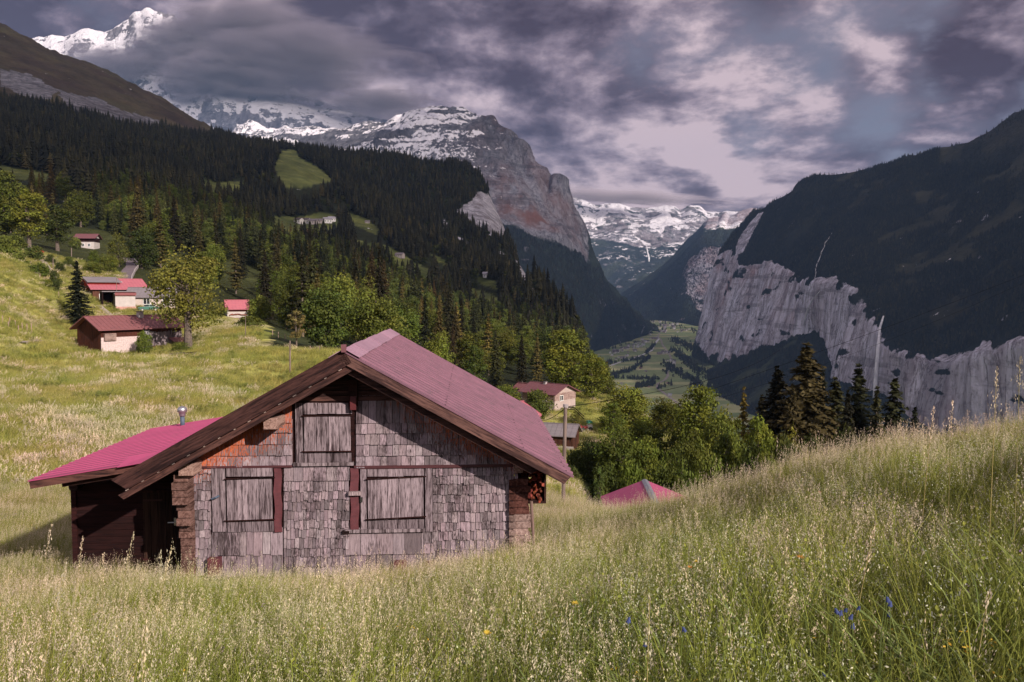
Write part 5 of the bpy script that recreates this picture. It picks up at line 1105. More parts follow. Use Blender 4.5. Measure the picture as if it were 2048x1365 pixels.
for a in [
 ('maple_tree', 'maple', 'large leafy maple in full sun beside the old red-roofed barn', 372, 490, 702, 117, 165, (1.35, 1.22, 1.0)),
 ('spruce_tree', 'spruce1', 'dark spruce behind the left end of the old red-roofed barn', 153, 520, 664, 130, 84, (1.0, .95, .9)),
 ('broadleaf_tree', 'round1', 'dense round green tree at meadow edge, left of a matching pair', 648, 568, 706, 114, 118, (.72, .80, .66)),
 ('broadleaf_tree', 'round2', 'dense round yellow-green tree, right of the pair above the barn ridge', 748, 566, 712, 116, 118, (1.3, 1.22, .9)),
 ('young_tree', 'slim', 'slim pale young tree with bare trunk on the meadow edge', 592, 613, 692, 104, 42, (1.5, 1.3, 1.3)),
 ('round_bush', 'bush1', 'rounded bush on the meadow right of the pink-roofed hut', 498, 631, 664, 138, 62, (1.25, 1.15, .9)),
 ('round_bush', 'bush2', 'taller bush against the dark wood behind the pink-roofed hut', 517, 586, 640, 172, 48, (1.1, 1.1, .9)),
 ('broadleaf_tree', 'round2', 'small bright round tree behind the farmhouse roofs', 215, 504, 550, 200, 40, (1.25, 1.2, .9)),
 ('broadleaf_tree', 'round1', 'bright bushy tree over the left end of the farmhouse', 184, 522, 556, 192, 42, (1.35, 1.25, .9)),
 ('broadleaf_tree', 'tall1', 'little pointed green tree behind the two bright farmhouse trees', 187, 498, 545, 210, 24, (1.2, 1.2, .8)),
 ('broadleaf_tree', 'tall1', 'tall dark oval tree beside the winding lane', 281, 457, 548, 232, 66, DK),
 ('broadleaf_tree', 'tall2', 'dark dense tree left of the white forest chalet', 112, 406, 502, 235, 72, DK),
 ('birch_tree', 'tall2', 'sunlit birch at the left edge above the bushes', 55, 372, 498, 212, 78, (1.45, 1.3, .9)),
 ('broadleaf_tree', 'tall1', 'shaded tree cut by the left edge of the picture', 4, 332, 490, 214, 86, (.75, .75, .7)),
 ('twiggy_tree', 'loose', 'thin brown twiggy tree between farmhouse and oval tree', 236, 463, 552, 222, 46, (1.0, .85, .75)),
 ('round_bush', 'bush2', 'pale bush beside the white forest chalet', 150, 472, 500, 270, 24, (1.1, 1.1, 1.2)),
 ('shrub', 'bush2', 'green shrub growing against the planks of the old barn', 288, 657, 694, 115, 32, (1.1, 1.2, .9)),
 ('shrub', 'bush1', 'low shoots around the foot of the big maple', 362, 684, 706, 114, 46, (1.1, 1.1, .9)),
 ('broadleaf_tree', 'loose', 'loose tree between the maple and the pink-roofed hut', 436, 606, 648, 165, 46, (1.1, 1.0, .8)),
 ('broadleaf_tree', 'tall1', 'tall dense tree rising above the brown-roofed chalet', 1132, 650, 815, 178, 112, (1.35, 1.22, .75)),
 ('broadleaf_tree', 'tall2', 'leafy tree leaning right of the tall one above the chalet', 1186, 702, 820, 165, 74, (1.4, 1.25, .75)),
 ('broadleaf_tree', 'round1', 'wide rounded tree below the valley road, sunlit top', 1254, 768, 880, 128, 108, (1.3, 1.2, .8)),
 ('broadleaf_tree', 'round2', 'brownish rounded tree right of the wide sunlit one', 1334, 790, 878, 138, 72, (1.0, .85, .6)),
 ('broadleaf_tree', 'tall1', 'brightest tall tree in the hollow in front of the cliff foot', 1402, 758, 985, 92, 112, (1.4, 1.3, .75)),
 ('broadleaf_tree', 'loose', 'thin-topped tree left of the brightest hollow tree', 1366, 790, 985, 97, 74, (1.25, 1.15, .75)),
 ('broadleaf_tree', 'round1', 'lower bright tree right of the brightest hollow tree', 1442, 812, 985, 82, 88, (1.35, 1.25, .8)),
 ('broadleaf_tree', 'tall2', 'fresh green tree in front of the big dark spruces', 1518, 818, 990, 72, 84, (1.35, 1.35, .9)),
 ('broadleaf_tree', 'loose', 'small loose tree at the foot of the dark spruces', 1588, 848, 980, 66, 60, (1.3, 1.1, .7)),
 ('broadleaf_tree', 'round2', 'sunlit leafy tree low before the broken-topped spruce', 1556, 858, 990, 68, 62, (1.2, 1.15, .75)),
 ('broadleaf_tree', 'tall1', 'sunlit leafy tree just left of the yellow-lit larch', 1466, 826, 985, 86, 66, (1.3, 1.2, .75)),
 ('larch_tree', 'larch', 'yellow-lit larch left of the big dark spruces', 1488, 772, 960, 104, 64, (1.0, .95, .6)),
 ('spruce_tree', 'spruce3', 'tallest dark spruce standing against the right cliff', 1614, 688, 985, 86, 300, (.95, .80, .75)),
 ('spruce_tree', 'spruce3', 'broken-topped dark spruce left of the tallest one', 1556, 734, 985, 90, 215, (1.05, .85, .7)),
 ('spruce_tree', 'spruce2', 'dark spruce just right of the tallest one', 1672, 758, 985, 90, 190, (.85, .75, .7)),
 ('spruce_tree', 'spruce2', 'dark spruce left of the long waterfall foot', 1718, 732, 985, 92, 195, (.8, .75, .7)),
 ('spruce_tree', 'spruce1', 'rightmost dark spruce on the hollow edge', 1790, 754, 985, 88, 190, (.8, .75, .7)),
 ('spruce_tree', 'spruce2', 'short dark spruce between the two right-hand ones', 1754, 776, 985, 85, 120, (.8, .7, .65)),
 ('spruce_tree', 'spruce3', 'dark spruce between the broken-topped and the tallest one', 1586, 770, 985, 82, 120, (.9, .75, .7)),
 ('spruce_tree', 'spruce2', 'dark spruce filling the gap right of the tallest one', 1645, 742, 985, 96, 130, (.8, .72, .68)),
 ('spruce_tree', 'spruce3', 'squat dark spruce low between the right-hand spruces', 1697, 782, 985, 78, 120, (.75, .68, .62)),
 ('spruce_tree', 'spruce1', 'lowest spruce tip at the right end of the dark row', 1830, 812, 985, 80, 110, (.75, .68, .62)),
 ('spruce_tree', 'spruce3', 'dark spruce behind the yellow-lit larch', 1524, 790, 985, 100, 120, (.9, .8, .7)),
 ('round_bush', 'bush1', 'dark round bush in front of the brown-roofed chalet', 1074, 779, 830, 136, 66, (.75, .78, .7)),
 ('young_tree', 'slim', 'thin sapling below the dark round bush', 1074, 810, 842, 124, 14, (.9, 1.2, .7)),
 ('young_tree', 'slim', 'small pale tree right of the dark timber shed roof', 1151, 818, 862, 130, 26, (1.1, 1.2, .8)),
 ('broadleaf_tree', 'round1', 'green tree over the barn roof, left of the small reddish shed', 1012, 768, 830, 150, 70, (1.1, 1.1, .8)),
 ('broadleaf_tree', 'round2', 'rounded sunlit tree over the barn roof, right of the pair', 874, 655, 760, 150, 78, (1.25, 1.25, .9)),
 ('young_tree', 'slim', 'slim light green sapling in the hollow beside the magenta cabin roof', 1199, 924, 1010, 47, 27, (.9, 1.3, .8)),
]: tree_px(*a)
# bushes and trees filling the hollow between barn and crest
HB = 'trees and bushes crowding the hollow'
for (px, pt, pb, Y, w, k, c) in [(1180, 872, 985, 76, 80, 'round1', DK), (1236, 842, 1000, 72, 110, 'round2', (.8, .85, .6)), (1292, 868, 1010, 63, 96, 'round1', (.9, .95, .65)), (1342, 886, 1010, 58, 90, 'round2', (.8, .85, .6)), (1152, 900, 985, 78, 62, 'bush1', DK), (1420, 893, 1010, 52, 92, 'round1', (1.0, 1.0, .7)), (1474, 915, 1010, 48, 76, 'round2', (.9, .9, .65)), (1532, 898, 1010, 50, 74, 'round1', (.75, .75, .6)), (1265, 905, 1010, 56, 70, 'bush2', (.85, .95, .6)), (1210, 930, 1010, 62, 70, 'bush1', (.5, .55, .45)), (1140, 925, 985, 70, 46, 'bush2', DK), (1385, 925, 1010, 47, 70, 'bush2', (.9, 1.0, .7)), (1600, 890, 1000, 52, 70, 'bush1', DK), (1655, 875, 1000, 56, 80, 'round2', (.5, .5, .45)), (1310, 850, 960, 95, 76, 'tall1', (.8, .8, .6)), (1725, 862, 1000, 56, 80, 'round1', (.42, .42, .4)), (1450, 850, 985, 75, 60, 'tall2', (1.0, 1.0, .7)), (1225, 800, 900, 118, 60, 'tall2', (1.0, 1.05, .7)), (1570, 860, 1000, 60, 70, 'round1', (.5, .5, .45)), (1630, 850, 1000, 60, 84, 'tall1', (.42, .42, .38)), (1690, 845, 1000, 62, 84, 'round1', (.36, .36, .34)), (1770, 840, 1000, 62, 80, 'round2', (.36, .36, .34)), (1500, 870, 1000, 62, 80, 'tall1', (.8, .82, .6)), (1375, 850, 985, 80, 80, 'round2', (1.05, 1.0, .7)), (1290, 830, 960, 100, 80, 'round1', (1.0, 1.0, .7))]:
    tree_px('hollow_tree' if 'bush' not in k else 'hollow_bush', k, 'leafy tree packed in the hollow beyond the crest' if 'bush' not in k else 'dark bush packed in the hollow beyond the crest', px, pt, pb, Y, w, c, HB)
for (px, pt, pb, Y, w, c) in [(6, 470, 530, 168, 64, BR), (38, 505, 548, 160, 46, BR), (66, 488, 522, 178, 40, MD), (78, 522, 560, 152, 40, (1, 1.1, .8)), (108, 540, 574, 146, 26, DK), (20, 500, 540, 172, 60, BR), (52, 530, 562, 156, 40, MD), (100, 508, 528, 182, 22, DK), (120, 522, 540, 176, 20, DK), (92, 556, 582, 144, 28, BR), (138, 512, 528, 190, 24, MD), (-20, 480, 545, 160, 70, BR), (30, 470, 500, 196, 44, MD)]:
    tree_px('hedge_bush', rnd.choice(('bush1', 'bush2')), 'bright bush in the wild hedge at the left edge', px, pt, pb, Y, w, c, 'bushes of the wild hedge at the left')
# mixed wood behind the houses: every tree one can tell apart
WOODG = 'trees of the mixed wood behind the houses'
occ = [(t_[0], t_[1]) for t_ in TREES]
def scatter_wood(n, test, ymin, ymax, kinds, seed):
    r = random.Random(seed); got = 0; tries = 0
    while got < n and tries < 30000:
        tries += 1; Y = ymin * (ymax / ymin) ** r.random(); px = r.uniform(-60, 1230); x = (px - CX) / F * Y
        z = gz(x, Y); q = to_px(np.array([x, Y, z])); 
        if not test(px, Y, q[1]): continue
        if any((x - a) ** 2 + (Y - b) ** 2 < 5.2 ** 2 for a, b in occ): continue
        if any(in_poly(np.array([q[0]]), np.array([q[1] - dd]), mm)[0] for mm in MEADOWS for dd in (0, 14, 28)) : continue
        occ.append((x, Y)); got += 1
        nz_ = perlin(np.array([[x / 40.0, Y / 40.0, .3]]))[0]; k = r.choices(('bl', 'co', 'la'), (kinds[0] + nz_ * 1.0, kinds[1] - nz_, kinds[2]))[0] if kinds[0] + nz_ > 0 and kinds[1] - nz_ > 0 else ('co' if nz_ < 0 else 'bl')
        if k == 'bl':
            kk = r.choice(('round1', 'round2', 'tall1', 'tall2', 'loose')); h = r.uniform(9, 17); v = r.uniform(.6, 1.25); tree('wood_broadleaf', kk, 'leafy tree in the mixed wood behind the houses', WOODG, x, Y, z - .3, h, h * r.uniform(.5, .8), (v * r.uniform(.9, 1.15), v, v * .75))
        elif k == 'co':
            h = r.uniform(13, 24); v = r.uniform(.6, 1.1); tree('wood_spruce', r.choice(('spruce1', 'spruce2', 'spruce3')), 'dark spruce in the mixed wood behind the houses', WOODG, x, Y, z - .3, h, h * r.uniform(.3, .42), (v * r.uniform(.9, 1.4), v * .9, v * .8))
        else:
            h = r.uniform(12, 19); v = r.uniform(.8, 1.25); tree('wood_larch', 'larch', 'brownish larch in the mixed wood behind the houses', WOODG, x, Y, z - .3, h, h * .38, (v * .95, v * .95, v * .75))
    return got
def t1(px, Y, py):
    lo = np.interp(px, [-100, 150, 300, 420, 500, 560, 640, 760, 850, 1000, 1100, 1180, 1230], [245, 300, 250, 192, 182, 165, 140, 138, 155, 175, 192, 205, 230])
    return Y > lo and not (226 < px < 300 and Y < 275) and not (120 < px < 230 and 225 < Y < 300)
scatter_wood(205, t1, 135, 440, (.95, .75, .35), 3)
# ------------------------------------------------------------------ farther forest: one mass
PCOL = bpy.data.collections.new('prototypes')       # building blocks for the masses below, not part of the scene itself
def proto(name, me):
    o = bpy.data.objects.new(name, me); PCOL_CUR.objects.link(o); return o
def scatter(name, pts, rz, scl, idx, coll, tilt=None, mat=None):
    n = len(pts); me = bpy.data.meshes.new(name); me.vertices.add(n); me.vertices.foreach_set('co', np.asarray(pts, np.float32).ravel())
    a = me.attributes.new('rot', 'FLOAT_VECTOR', 'POINT'); rv_ = np.zeros((n, 3), np.float32); rv_[:, 2] = rz
    if tilt is not None: rv_[:, :2] = tilt
    a.data.foreach_set('vector', rv_.ravel())
    a = me.attributes.new('scl', 'FLOAT_VECTOR', 'POINT'); sv = np.asarray(scl, np.float32); sv = np.repeat(sv[:, None], 3, 1) if sv.ndim == 1 else sv; a.data.foreach_set('vector', np.ascontiguousarray(sv).ravel())
    a = me.attributes.new('idx', 'INT', 'POINT'); a.data.foreach_set('value', np.asarray(idx, np.int32))
    o = link(name, me); md = o.modifiers.new('scatter', 'NODES'); ng = bpy.data.node_groups.new(name, 'GeometryNodeTree'); md.node_group = ng
    ng.interface.new_socket('Geometry', in_out='INPUT', socket_type='NodeSocketGeometry'); ng.interface.new_socket('Geometry', in_out='OUTPUT', socket_type='NodeSocketGeometry')
    N_ = ng.nodes.new; gi = N_('NodeGroupInput'); go = N_('NodeGroupOutput'); ip = N_('GeometryNodeInstanceOnPoints'); ci = N_('GeometryNodeCollectionInfo')
    ci.inputs['Collection'].default_value = coll; ci.inputs['Separate Children'].default_value = True; ci.inputs['Reset Children'].default_value = True
    def na(nm, dt): q = N_('GeometryNodeInputNamedAttribute'); q.data_type = dt; q.inputs['Name'].default_value = nm; return q.outputs[0]
    e2r = N_('FunctionNodeEulerToRotation'); L = ng.links.new
    L(gi.outputs[0], ip.inputs['Points']); L(ci.outputs[0], ip.inputs['Instance']); ip.inputs['Pick Instance'].default_value = True
    L(na('idx', 'INT'), ip.inputs['Instance Index']); L(na('rot', 'FLOAT_VECTOR'), e2r.inputs[0]); L(e2r.outputs[0], ip.inputs['Rotation']); L(na('scl', 'FLOAT_VECTOR'), ip.inputs['Scale'])
    L(ip.outputs[0], go.inputs[0]); return o
def low_conifer(seed, H=22, Wd=9.5, layers=9, col=(.016, .017, .010)):
    rng = np.random.default_rng(seed); V = []; Fq = []; C = []
    for k in range(layers):
        t_ = k / layers; z = H * (.08 + .84 * t_); r = Wd / 2 * (1 - t_) ** .85 * rng.uniform(.85, 1.15); hz = H * .17 * (1 - .4 * t_); n = 7
        for j in range(n):
            a = 2 * math.pi * (j + rng.uniform(-.3, .3)) / n; w = .52; rr = r * rng.uniform(.75, 1.2); b = len(V); q = rng.uniform(.7, 1.3)
            V += [(0, 0, z + hz), (rr * .75 * math.cos(a - w), rr * .75 * math.sin(a - w), z + hz * .15), (rr * math.cos(a), rr * math.sin(a), z - hz * .12), (rr * .75 * math.cos(a + w), rr * .75 * math.sin(a + w), z + hz * .15)]; Fq.append((b, b + 1, b + 2, b + 3)); C += [tuple(np.array(col) * q)] * 4
    return mesh_np('low_conifer', V, np.array(Fq), MATS['needle'], {'tint': np.array(C)})
PCOL_CUR = PCOL
proto('a0', low_conifer(1)); proto('a1', low_conifer(2, 25, 9, 10)); proto('a2', low_conifer(3, 18, 10, 8, (.028, .026, .014)))
proto('a3', broadleaf(21, 12, 9, 26, 26, .62, .2, .02, (.045, .055, .018))[0]); proto('a4', broadleaf(22, 11, 9, 26, 26, .62, .2, .02, (.070, .072, .024))[0])
def forest_on_sheet(n, y0, y1, p0, p1, seed):
    r = np.random.default_rng(seed); Y = np.sqrt(r.uniform(y0 ** 2, y1 ** 2, n)); px = r.uniform(p0, p1, n); X = (px - CX) / F * Y; Z = ground_h(X, Y)
    P = np.stack([X, Y, Z], 1); qx, qy = to_px(P); keep = wood_mask(qx, qy, Y) > .5
    for dy in (8, 15, 22):
        for p in MEADOWS:
            keep &= ~(in_poly(qx, qy - dy * 800 / Y.clip(500), p))
    thin = fbm(P / 70.0, 3); keep &= r.random(n) < np.clip(.75 + thin * 1.0, .25, 1); return P[keep]
for k_, nm_ in enumerate(('spruce1', 'spruce2', 'round1', 'tall2', 'larch')): proto('a%d' % (5 + k_), PR[nm_][0][0])
P0_ = forest_on_sheet(3200, 285, 520, 200, 1180, 12); P0_ = P0_[(P0_[:, 1] > np.interp(to_px(P0_)[0], [200, 420, 560, 700, 900, 1100], [330, 300, 290, 285, 285, 285]))]
P1 = np.concatenate([P0_, forest_on_sheet(9000, 430, 900, -160, 1230, 1), forest_on_sheet(30000, 880, 2050, -200, 1230, 2)])
r_ = np.random.default_rng(8); nn_ = len(P1); bro = (r_.random(nn_) < np.clip(.38 - (P1[:, 1] - 430) / 1500, .15, .38)); idx = np.where(bro, r_.integers(3, 5, nn_), r_.integers(0, 3, nn_)); idx[:len(P0_)] = r_.choice([5, 6, 5, 7, 8, 9], len(P0_))
sc_ = r_.uniform(.40, 1.05, nn_); sc3 = np.stack([sc_ * r_.uniform(.85, 1.2, nn_), sc_ * r_.uniform(.85, 1.2, nn_), sc_], 1)
tag(scatter('forest', P1 - np.array([0, 0, .5]), r_.uniform(0, 6.28, nn_), sc3, idx, PCOL), kind='stuff')
# woods on the big mountains, standing on the lofted surfaces
def sample_grid(G, L, l0, l1, n, seed):
    r = np.random.default_rng(seed); rowsL = L[:, 0]; ok = np.where((rowsL >= l0) & (rowsL < l1))[0]; ok = ok[ok < len(G) - 1]
    A = np.linalg.norm(np.cross(G[1:, 1:] - G[:-1, 1:], G[1:, 1:] - G[1:, :-1]), axis=2); w = np.zeros_like(A); w[ok] = A[ok]; w = w.ravel(); w /= w.sum(); k = r.choice(len(w), n, p=w); i, j = np.unravel_index(k, A.shape); a = r.random(n)[:, None]; b = r.random(n)[:, None]
    global LAST_L; LAST_L = rowsL[i] * (1 - a[:, 0]) + rowsL[i + 1] * a[:, 0]
    return G[i, j] * (1 - a) * (1 - b) + G[i + 1, j] * a * (1 - b) + G[i, j + 1] * (1 - a) * b + G[i + 1, j + 1] * a * b
HP = sample_grid(GH, LH, 0.02, 2.2, 64000, 3); HPL = LAST_L; HP = HP[HPL + .16 * fbm(HP / 130.0 + 3, 4) + .05 * fbm(HP / 40.0, 3) < 1.96]; qx, qy = to_px(HP); keep = (qx > 1420) & (qx < 2250)
keep &= ~in_poly(qx, qy, [(1512,424),(1532,418),(1515,450),(1500,478),(1486,508),(1466,514),(1476,480),(1496,452)])
keep &= (fbm(HP / 260.0, 5) + .35 * fbm(HP / 90.0, 4) < .19) | (qx < 1560); keep &= ~((qy < 330) & (qx > 1880) & (np.random.default_rng(1).random(len(qx)) < .9))
HP = HP[keep]
HP2 = sample_grid(GH, LH, 3.02, 4.0, 9000, 4); qx, qy = to_px(HP2); HP2 = HP2[(qx < 1900) & (fbm(HP2 / 260.0, 5) < .12)]
DP = sample_grid(GD, LD, 2.05, 3.0, 26000, 5); qx, qy = to_px(DP); DP = DP[(qx > 980)]
FP = sample_grid(GF, LF, 0.55, 3.0, 16000, 6); 
MP = np.concatenate([HP, HP2, DP, FP]); nn_ = len(MP); r_ = np.random.default_rng(9); sc_ = r_.uniform(.55, 1.0, nn_) * np.where(MP[:, 1] > 5000, 1.25, 1)
tag(scatter('mountain_forest', MP - np.array([0, 0, 1.0]), r_.uniform(0, 6.28, nn_), sc_, r_.integers(0, 3, nn_), PCOL), kind='stuff')
# hedges, groves and single trees on the valley floor
vp = []; r2 = random.Random(4)
for (x0, y0, x1, y1, n, wd) in [(1208, 755, 1262, 742, 90, 4), (1262, 742, 1300, 715, 90, 3), (1292, 708, 1310, 690, 70, 3), (1206, 740, 1220, 725, 40, 5), (1222, 757, 1320, 760, 46, 1.6), (1272, 776, 1308, 768, 110, 4), (1215, 728, 1290, 718, 60, 3), (1328, 748, 1345, 735, 22, 5), (1315, 778, 1345, 770, 14, 3), (1345, 680, 1392, 700, 200, 8), (1345, 700, 1400, 745, 260, 10), (1300, 660, 1326, 652, 20, 4), (1216, 775, 1222, 782, 14, 3), (1330, 730, 1400, 770, 160, 8), (1215, 700, 1285, 684, 14, 3), (1318, 660, 1370, 655, 10, 4), (1240, 650, 1330, 640, 60, 3), (1380, 770, 1500, 800, 120, 9), (1324, 640, 1400, 668, 60, 6), (1280, 740, 1284, 735, 4, 1), (1326, 728, 1329, 722, 5, 1.5)]:
    for k in range(n):
        f = r2.random(); q = floor_pt(x0 + (x1 - x0) * f + r2.gauss(0, wd * .5), y0 + (y1 - y0) * f + r2.gauss(0, wd * .45)); vp.append(tuple(q))
vp = np.array(vp); r_ = np.random.default_rng(2); nn_ = len(vp); tag(scatter('valley_trees', vp, r_.uniform(0, 6.28, nn_), r_.uniform(.9, 1.9, nn_), r_.choice([0, 2, 3, 3, 4], nn_), PCOL), kind='stuff')
# ------------------------------------------------------------------ meadow grass
GCOL = bpy.data.collections.new('grass_prototypes'); PCOL_CUR = GCOL
def strips(rng, n, Rr, h0, h1, w, lean, ca, cb, segs=4, arch=0.5, bias=(.10, 0)):
    """n blades as tapering ribbons; returns V, F, C, tip positions and tip directions"""
    rad = Rr * np.sqrt(rng.random(n)); an = rng.uniform(0, 6.28, n); B = np.stack([rad * np.cos(an), rad * np.sin(an), np.full(n, -.04)], 1)
    H = rng.uniform(h0, h1, n); la = rng.uniform(0, 6.28, n); lm = lean * rng.uniform(.2, 1, n) * H
    D = np.stack([np.cos(la) * lm + bias[0] * H, np.sin(la) * lm + bias[1] * H, np.zeros(n)], 1); fa = rng.uniform(0, 6.28, n); W_ = np.stack([np.cos(fa), np.sin(fa), np.zeros(n)], 1)
    V = []; t_ = np.linspace(0, 1, segs + 1); wv = w * rng.uniform(.7, 1.3, n)
    def pos(t): return B + D * (t ** (1 + 2 * arch)) + np.stack([np.zeros(n), np.zeros(n), H * (t - .28 * arch * t ** 3)], 1)
    for t in t_:
        p = pos(t); ww = wv * (1.0 - .93 * t ** 1.6) / 2; V += [p - W_ * ww[:, None], p + W_ * ww[:, None]]
    V = np.stack(V, 1); m = 2 * (segs + 1); f = []
    base = (np.arange(n) * m)[:, None]
    for s in range(segs): f.append(base + np.array([[2*s, 2*s+1, 2*s+3, 2*s+2]]))
    mixv = rng.random(n)[:, None]; col = np.array(ca)[None] * (1 - mixv) + np.array(cb)[None] * mixv; col *= rng.uniform(.75, 1.25, n)[:, None]
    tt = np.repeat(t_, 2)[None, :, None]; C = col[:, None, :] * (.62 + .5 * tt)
    tip = pos(1.0); td = pos(1.0) - pos(.9); td /= np.linalg.norm(td, axis=1)[:, None] + 1e-9
    return V.reshape(-1, 3), np.concatenate(f), C.reshape(-1, 3), tip, td
def heads(rng, tip, td, length, k, size, ca, cb, spread=.03, al=.16):
    n = len(tip); f = rng.random((n, k)); P = tip[:, None] - td[:, None] * (length * f)[..., None]; r = spread * (.25 + f) ; P = P + rng.normal(size=(n, k, 3)) * r[..., None]
    P = P.reshape(-1, 3); N = rng.normal(size=P.shape); N /= np.linalg.norm(N, axis=1)[:, None]
    A = np.repeat(td, k, 0) + rng.normal(size=P.shape) * al; A /= np.linalg.norm(A, axis=1)[:, None]; Bv = np.cross(A, N); Bv /= np.linalg.norm(Bv, axis=1)[:, None] + 1e-9
    s = size * rng.uniform(.6, 1.3, len(P))[:, None]; V = np.stack([P - A * s, P - Bv * s * .34, P + A * s, P + Bv * s * .34], 1).reshape(-1, 3)
    mx = rng.random(len(P))[:, None]; c = (np.array(ca)[None] * (1 - mx) + np.array(cb)[None] * mx) * rng.uniform(.8, 1.2, (len(P), 1)); return V, np.arange(4 * len(P)).reshape(-1, 4), np.repeat(c, 4, 0)
def leaves(rng, P, size, ca, cb, up=.6):
    N = rng.normal(size=P.shape) * .6 + np.array([0, 0, up]); N /= np.linalg.norm(N, axis=1)[:, None]; s = size * rng.uniform(.6, 1.3, len(P)); V, Fq = quads(P, N, s, s * .5, rng)
    mx = rng.random(len(P))[:, None]; c = (np.array(ca)[None] * (1 - mx) + np.array(cb)[None] * mx); return V, Fq, np.repeat(c, 4, 0)
def join(name, parts):
    V = []; Fq = []; C = []; b = 0
    for p in parts: V.append(p[0]); Fq.append(np.asarray(p[1]) + b); C.append(p[2]); b += len(p[0])
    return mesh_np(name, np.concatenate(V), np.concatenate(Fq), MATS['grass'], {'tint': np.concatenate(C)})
G1, G2 = (.175, .205, .038), (.315, .315, .072); S1c, S2c = (.33, .33, .11), (.46, .40, .18); PK1, PK2 = (.58, .455, .37), (.74, .62, .51)
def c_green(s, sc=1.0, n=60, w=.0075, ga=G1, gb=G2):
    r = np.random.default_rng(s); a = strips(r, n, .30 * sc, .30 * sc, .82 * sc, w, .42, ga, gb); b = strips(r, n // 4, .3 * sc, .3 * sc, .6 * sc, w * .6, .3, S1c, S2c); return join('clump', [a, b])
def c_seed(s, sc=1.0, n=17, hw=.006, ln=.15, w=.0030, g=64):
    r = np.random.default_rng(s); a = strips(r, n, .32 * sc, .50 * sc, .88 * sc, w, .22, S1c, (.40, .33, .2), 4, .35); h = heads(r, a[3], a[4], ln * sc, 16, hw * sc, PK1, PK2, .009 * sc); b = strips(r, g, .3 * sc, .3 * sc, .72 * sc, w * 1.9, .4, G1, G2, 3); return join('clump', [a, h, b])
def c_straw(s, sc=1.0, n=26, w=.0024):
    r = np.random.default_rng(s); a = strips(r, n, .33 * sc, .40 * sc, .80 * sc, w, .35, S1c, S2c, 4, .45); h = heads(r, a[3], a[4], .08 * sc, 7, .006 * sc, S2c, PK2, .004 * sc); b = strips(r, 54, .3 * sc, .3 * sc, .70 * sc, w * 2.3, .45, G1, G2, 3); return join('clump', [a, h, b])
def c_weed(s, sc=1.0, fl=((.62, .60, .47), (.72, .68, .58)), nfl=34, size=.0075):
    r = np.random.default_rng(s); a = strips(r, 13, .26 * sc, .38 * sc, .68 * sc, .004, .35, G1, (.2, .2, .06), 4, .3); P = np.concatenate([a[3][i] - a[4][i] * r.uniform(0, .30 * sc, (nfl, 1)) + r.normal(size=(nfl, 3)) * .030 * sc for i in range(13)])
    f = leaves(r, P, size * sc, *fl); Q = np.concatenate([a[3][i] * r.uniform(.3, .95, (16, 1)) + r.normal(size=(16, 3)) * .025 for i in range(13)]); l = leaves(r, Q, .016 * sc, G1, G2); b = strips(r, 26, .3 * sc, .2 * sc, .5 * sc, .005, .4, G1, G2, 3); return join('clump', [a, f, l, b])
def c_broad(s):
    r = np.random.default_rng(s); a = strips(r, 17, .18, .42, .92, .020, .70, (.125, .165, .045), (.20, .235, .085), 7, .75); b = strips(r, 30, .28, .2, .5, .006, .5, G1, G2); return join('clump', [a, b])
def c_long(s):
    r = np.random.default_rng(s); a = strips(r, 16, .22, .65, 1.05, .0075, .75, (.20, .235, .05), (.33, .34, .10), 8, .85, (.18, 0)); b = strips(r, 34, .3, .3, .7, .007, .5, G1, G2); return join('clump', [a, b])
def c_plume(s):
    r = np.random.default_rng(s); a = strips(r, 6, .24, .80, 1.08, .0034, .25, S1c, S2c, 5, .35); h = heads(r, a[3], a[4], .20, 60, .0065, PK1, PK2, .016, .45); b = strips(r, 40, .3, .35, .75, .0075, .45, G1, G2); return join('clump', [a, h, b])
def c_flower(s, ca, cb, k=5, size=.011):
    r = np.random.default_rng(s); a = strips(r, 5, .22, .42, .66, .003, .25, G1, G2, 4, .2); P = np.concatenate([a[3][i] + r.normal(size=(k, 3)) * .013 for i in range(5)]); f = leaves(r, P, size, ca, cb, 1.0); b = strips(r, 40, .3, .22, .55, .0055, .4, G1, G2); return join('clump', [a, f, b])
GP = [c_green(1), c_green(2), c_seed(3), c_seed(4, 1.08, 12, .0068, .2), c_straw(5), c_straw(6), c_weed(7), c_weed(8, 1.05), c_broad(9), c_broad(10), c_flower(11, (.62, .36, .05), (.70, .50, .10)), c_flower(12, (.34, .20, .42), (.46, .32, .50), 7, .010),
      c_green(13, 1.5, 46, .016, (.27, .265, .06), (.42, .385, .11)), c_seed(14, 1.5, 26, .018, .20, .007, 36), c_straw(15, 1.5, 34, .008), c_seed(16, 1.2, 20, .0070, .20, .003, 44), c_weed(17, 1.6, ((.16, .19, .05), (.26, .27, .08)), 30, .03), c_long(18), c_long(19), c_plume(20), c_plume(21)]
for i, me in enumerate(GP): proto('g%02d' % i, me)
def barn_clear(P):
    d = P - np.array(BO)[None]; u = d @ np.array(BU); v = d @ np.array(BV); return ~(((u > -3.45) & (u < 3.75) & (v > -.10) & (v < 8.0)) | ((u > wl - .05) & (u < -3) & (v > SV - .06) & (v < SB)))
def grass_area(n, y0, y1, p0, p1, seed, jit=0):
    r = np.random.default_rng(seed); Y = np.sqrt(r.uniform(y0 ** 2, y1 ** 2, n)); px = r.uniform(p0, p1, n); X = (px - CX) / F * Y; P = np.stack([X, Y, ground_h(X, Y)], 1); return P[barn_clear(P)]
rg = np.random.default_rng(77)
def choose(P, w):
    w = np.clip(w, 0, None); w = w / w.sum(1, keepdims=True); c = np.cumsum(w, 1); return (rg.random(len(P))[:, None] > c).sum(1).clip(0, w.shape[1] - 1)
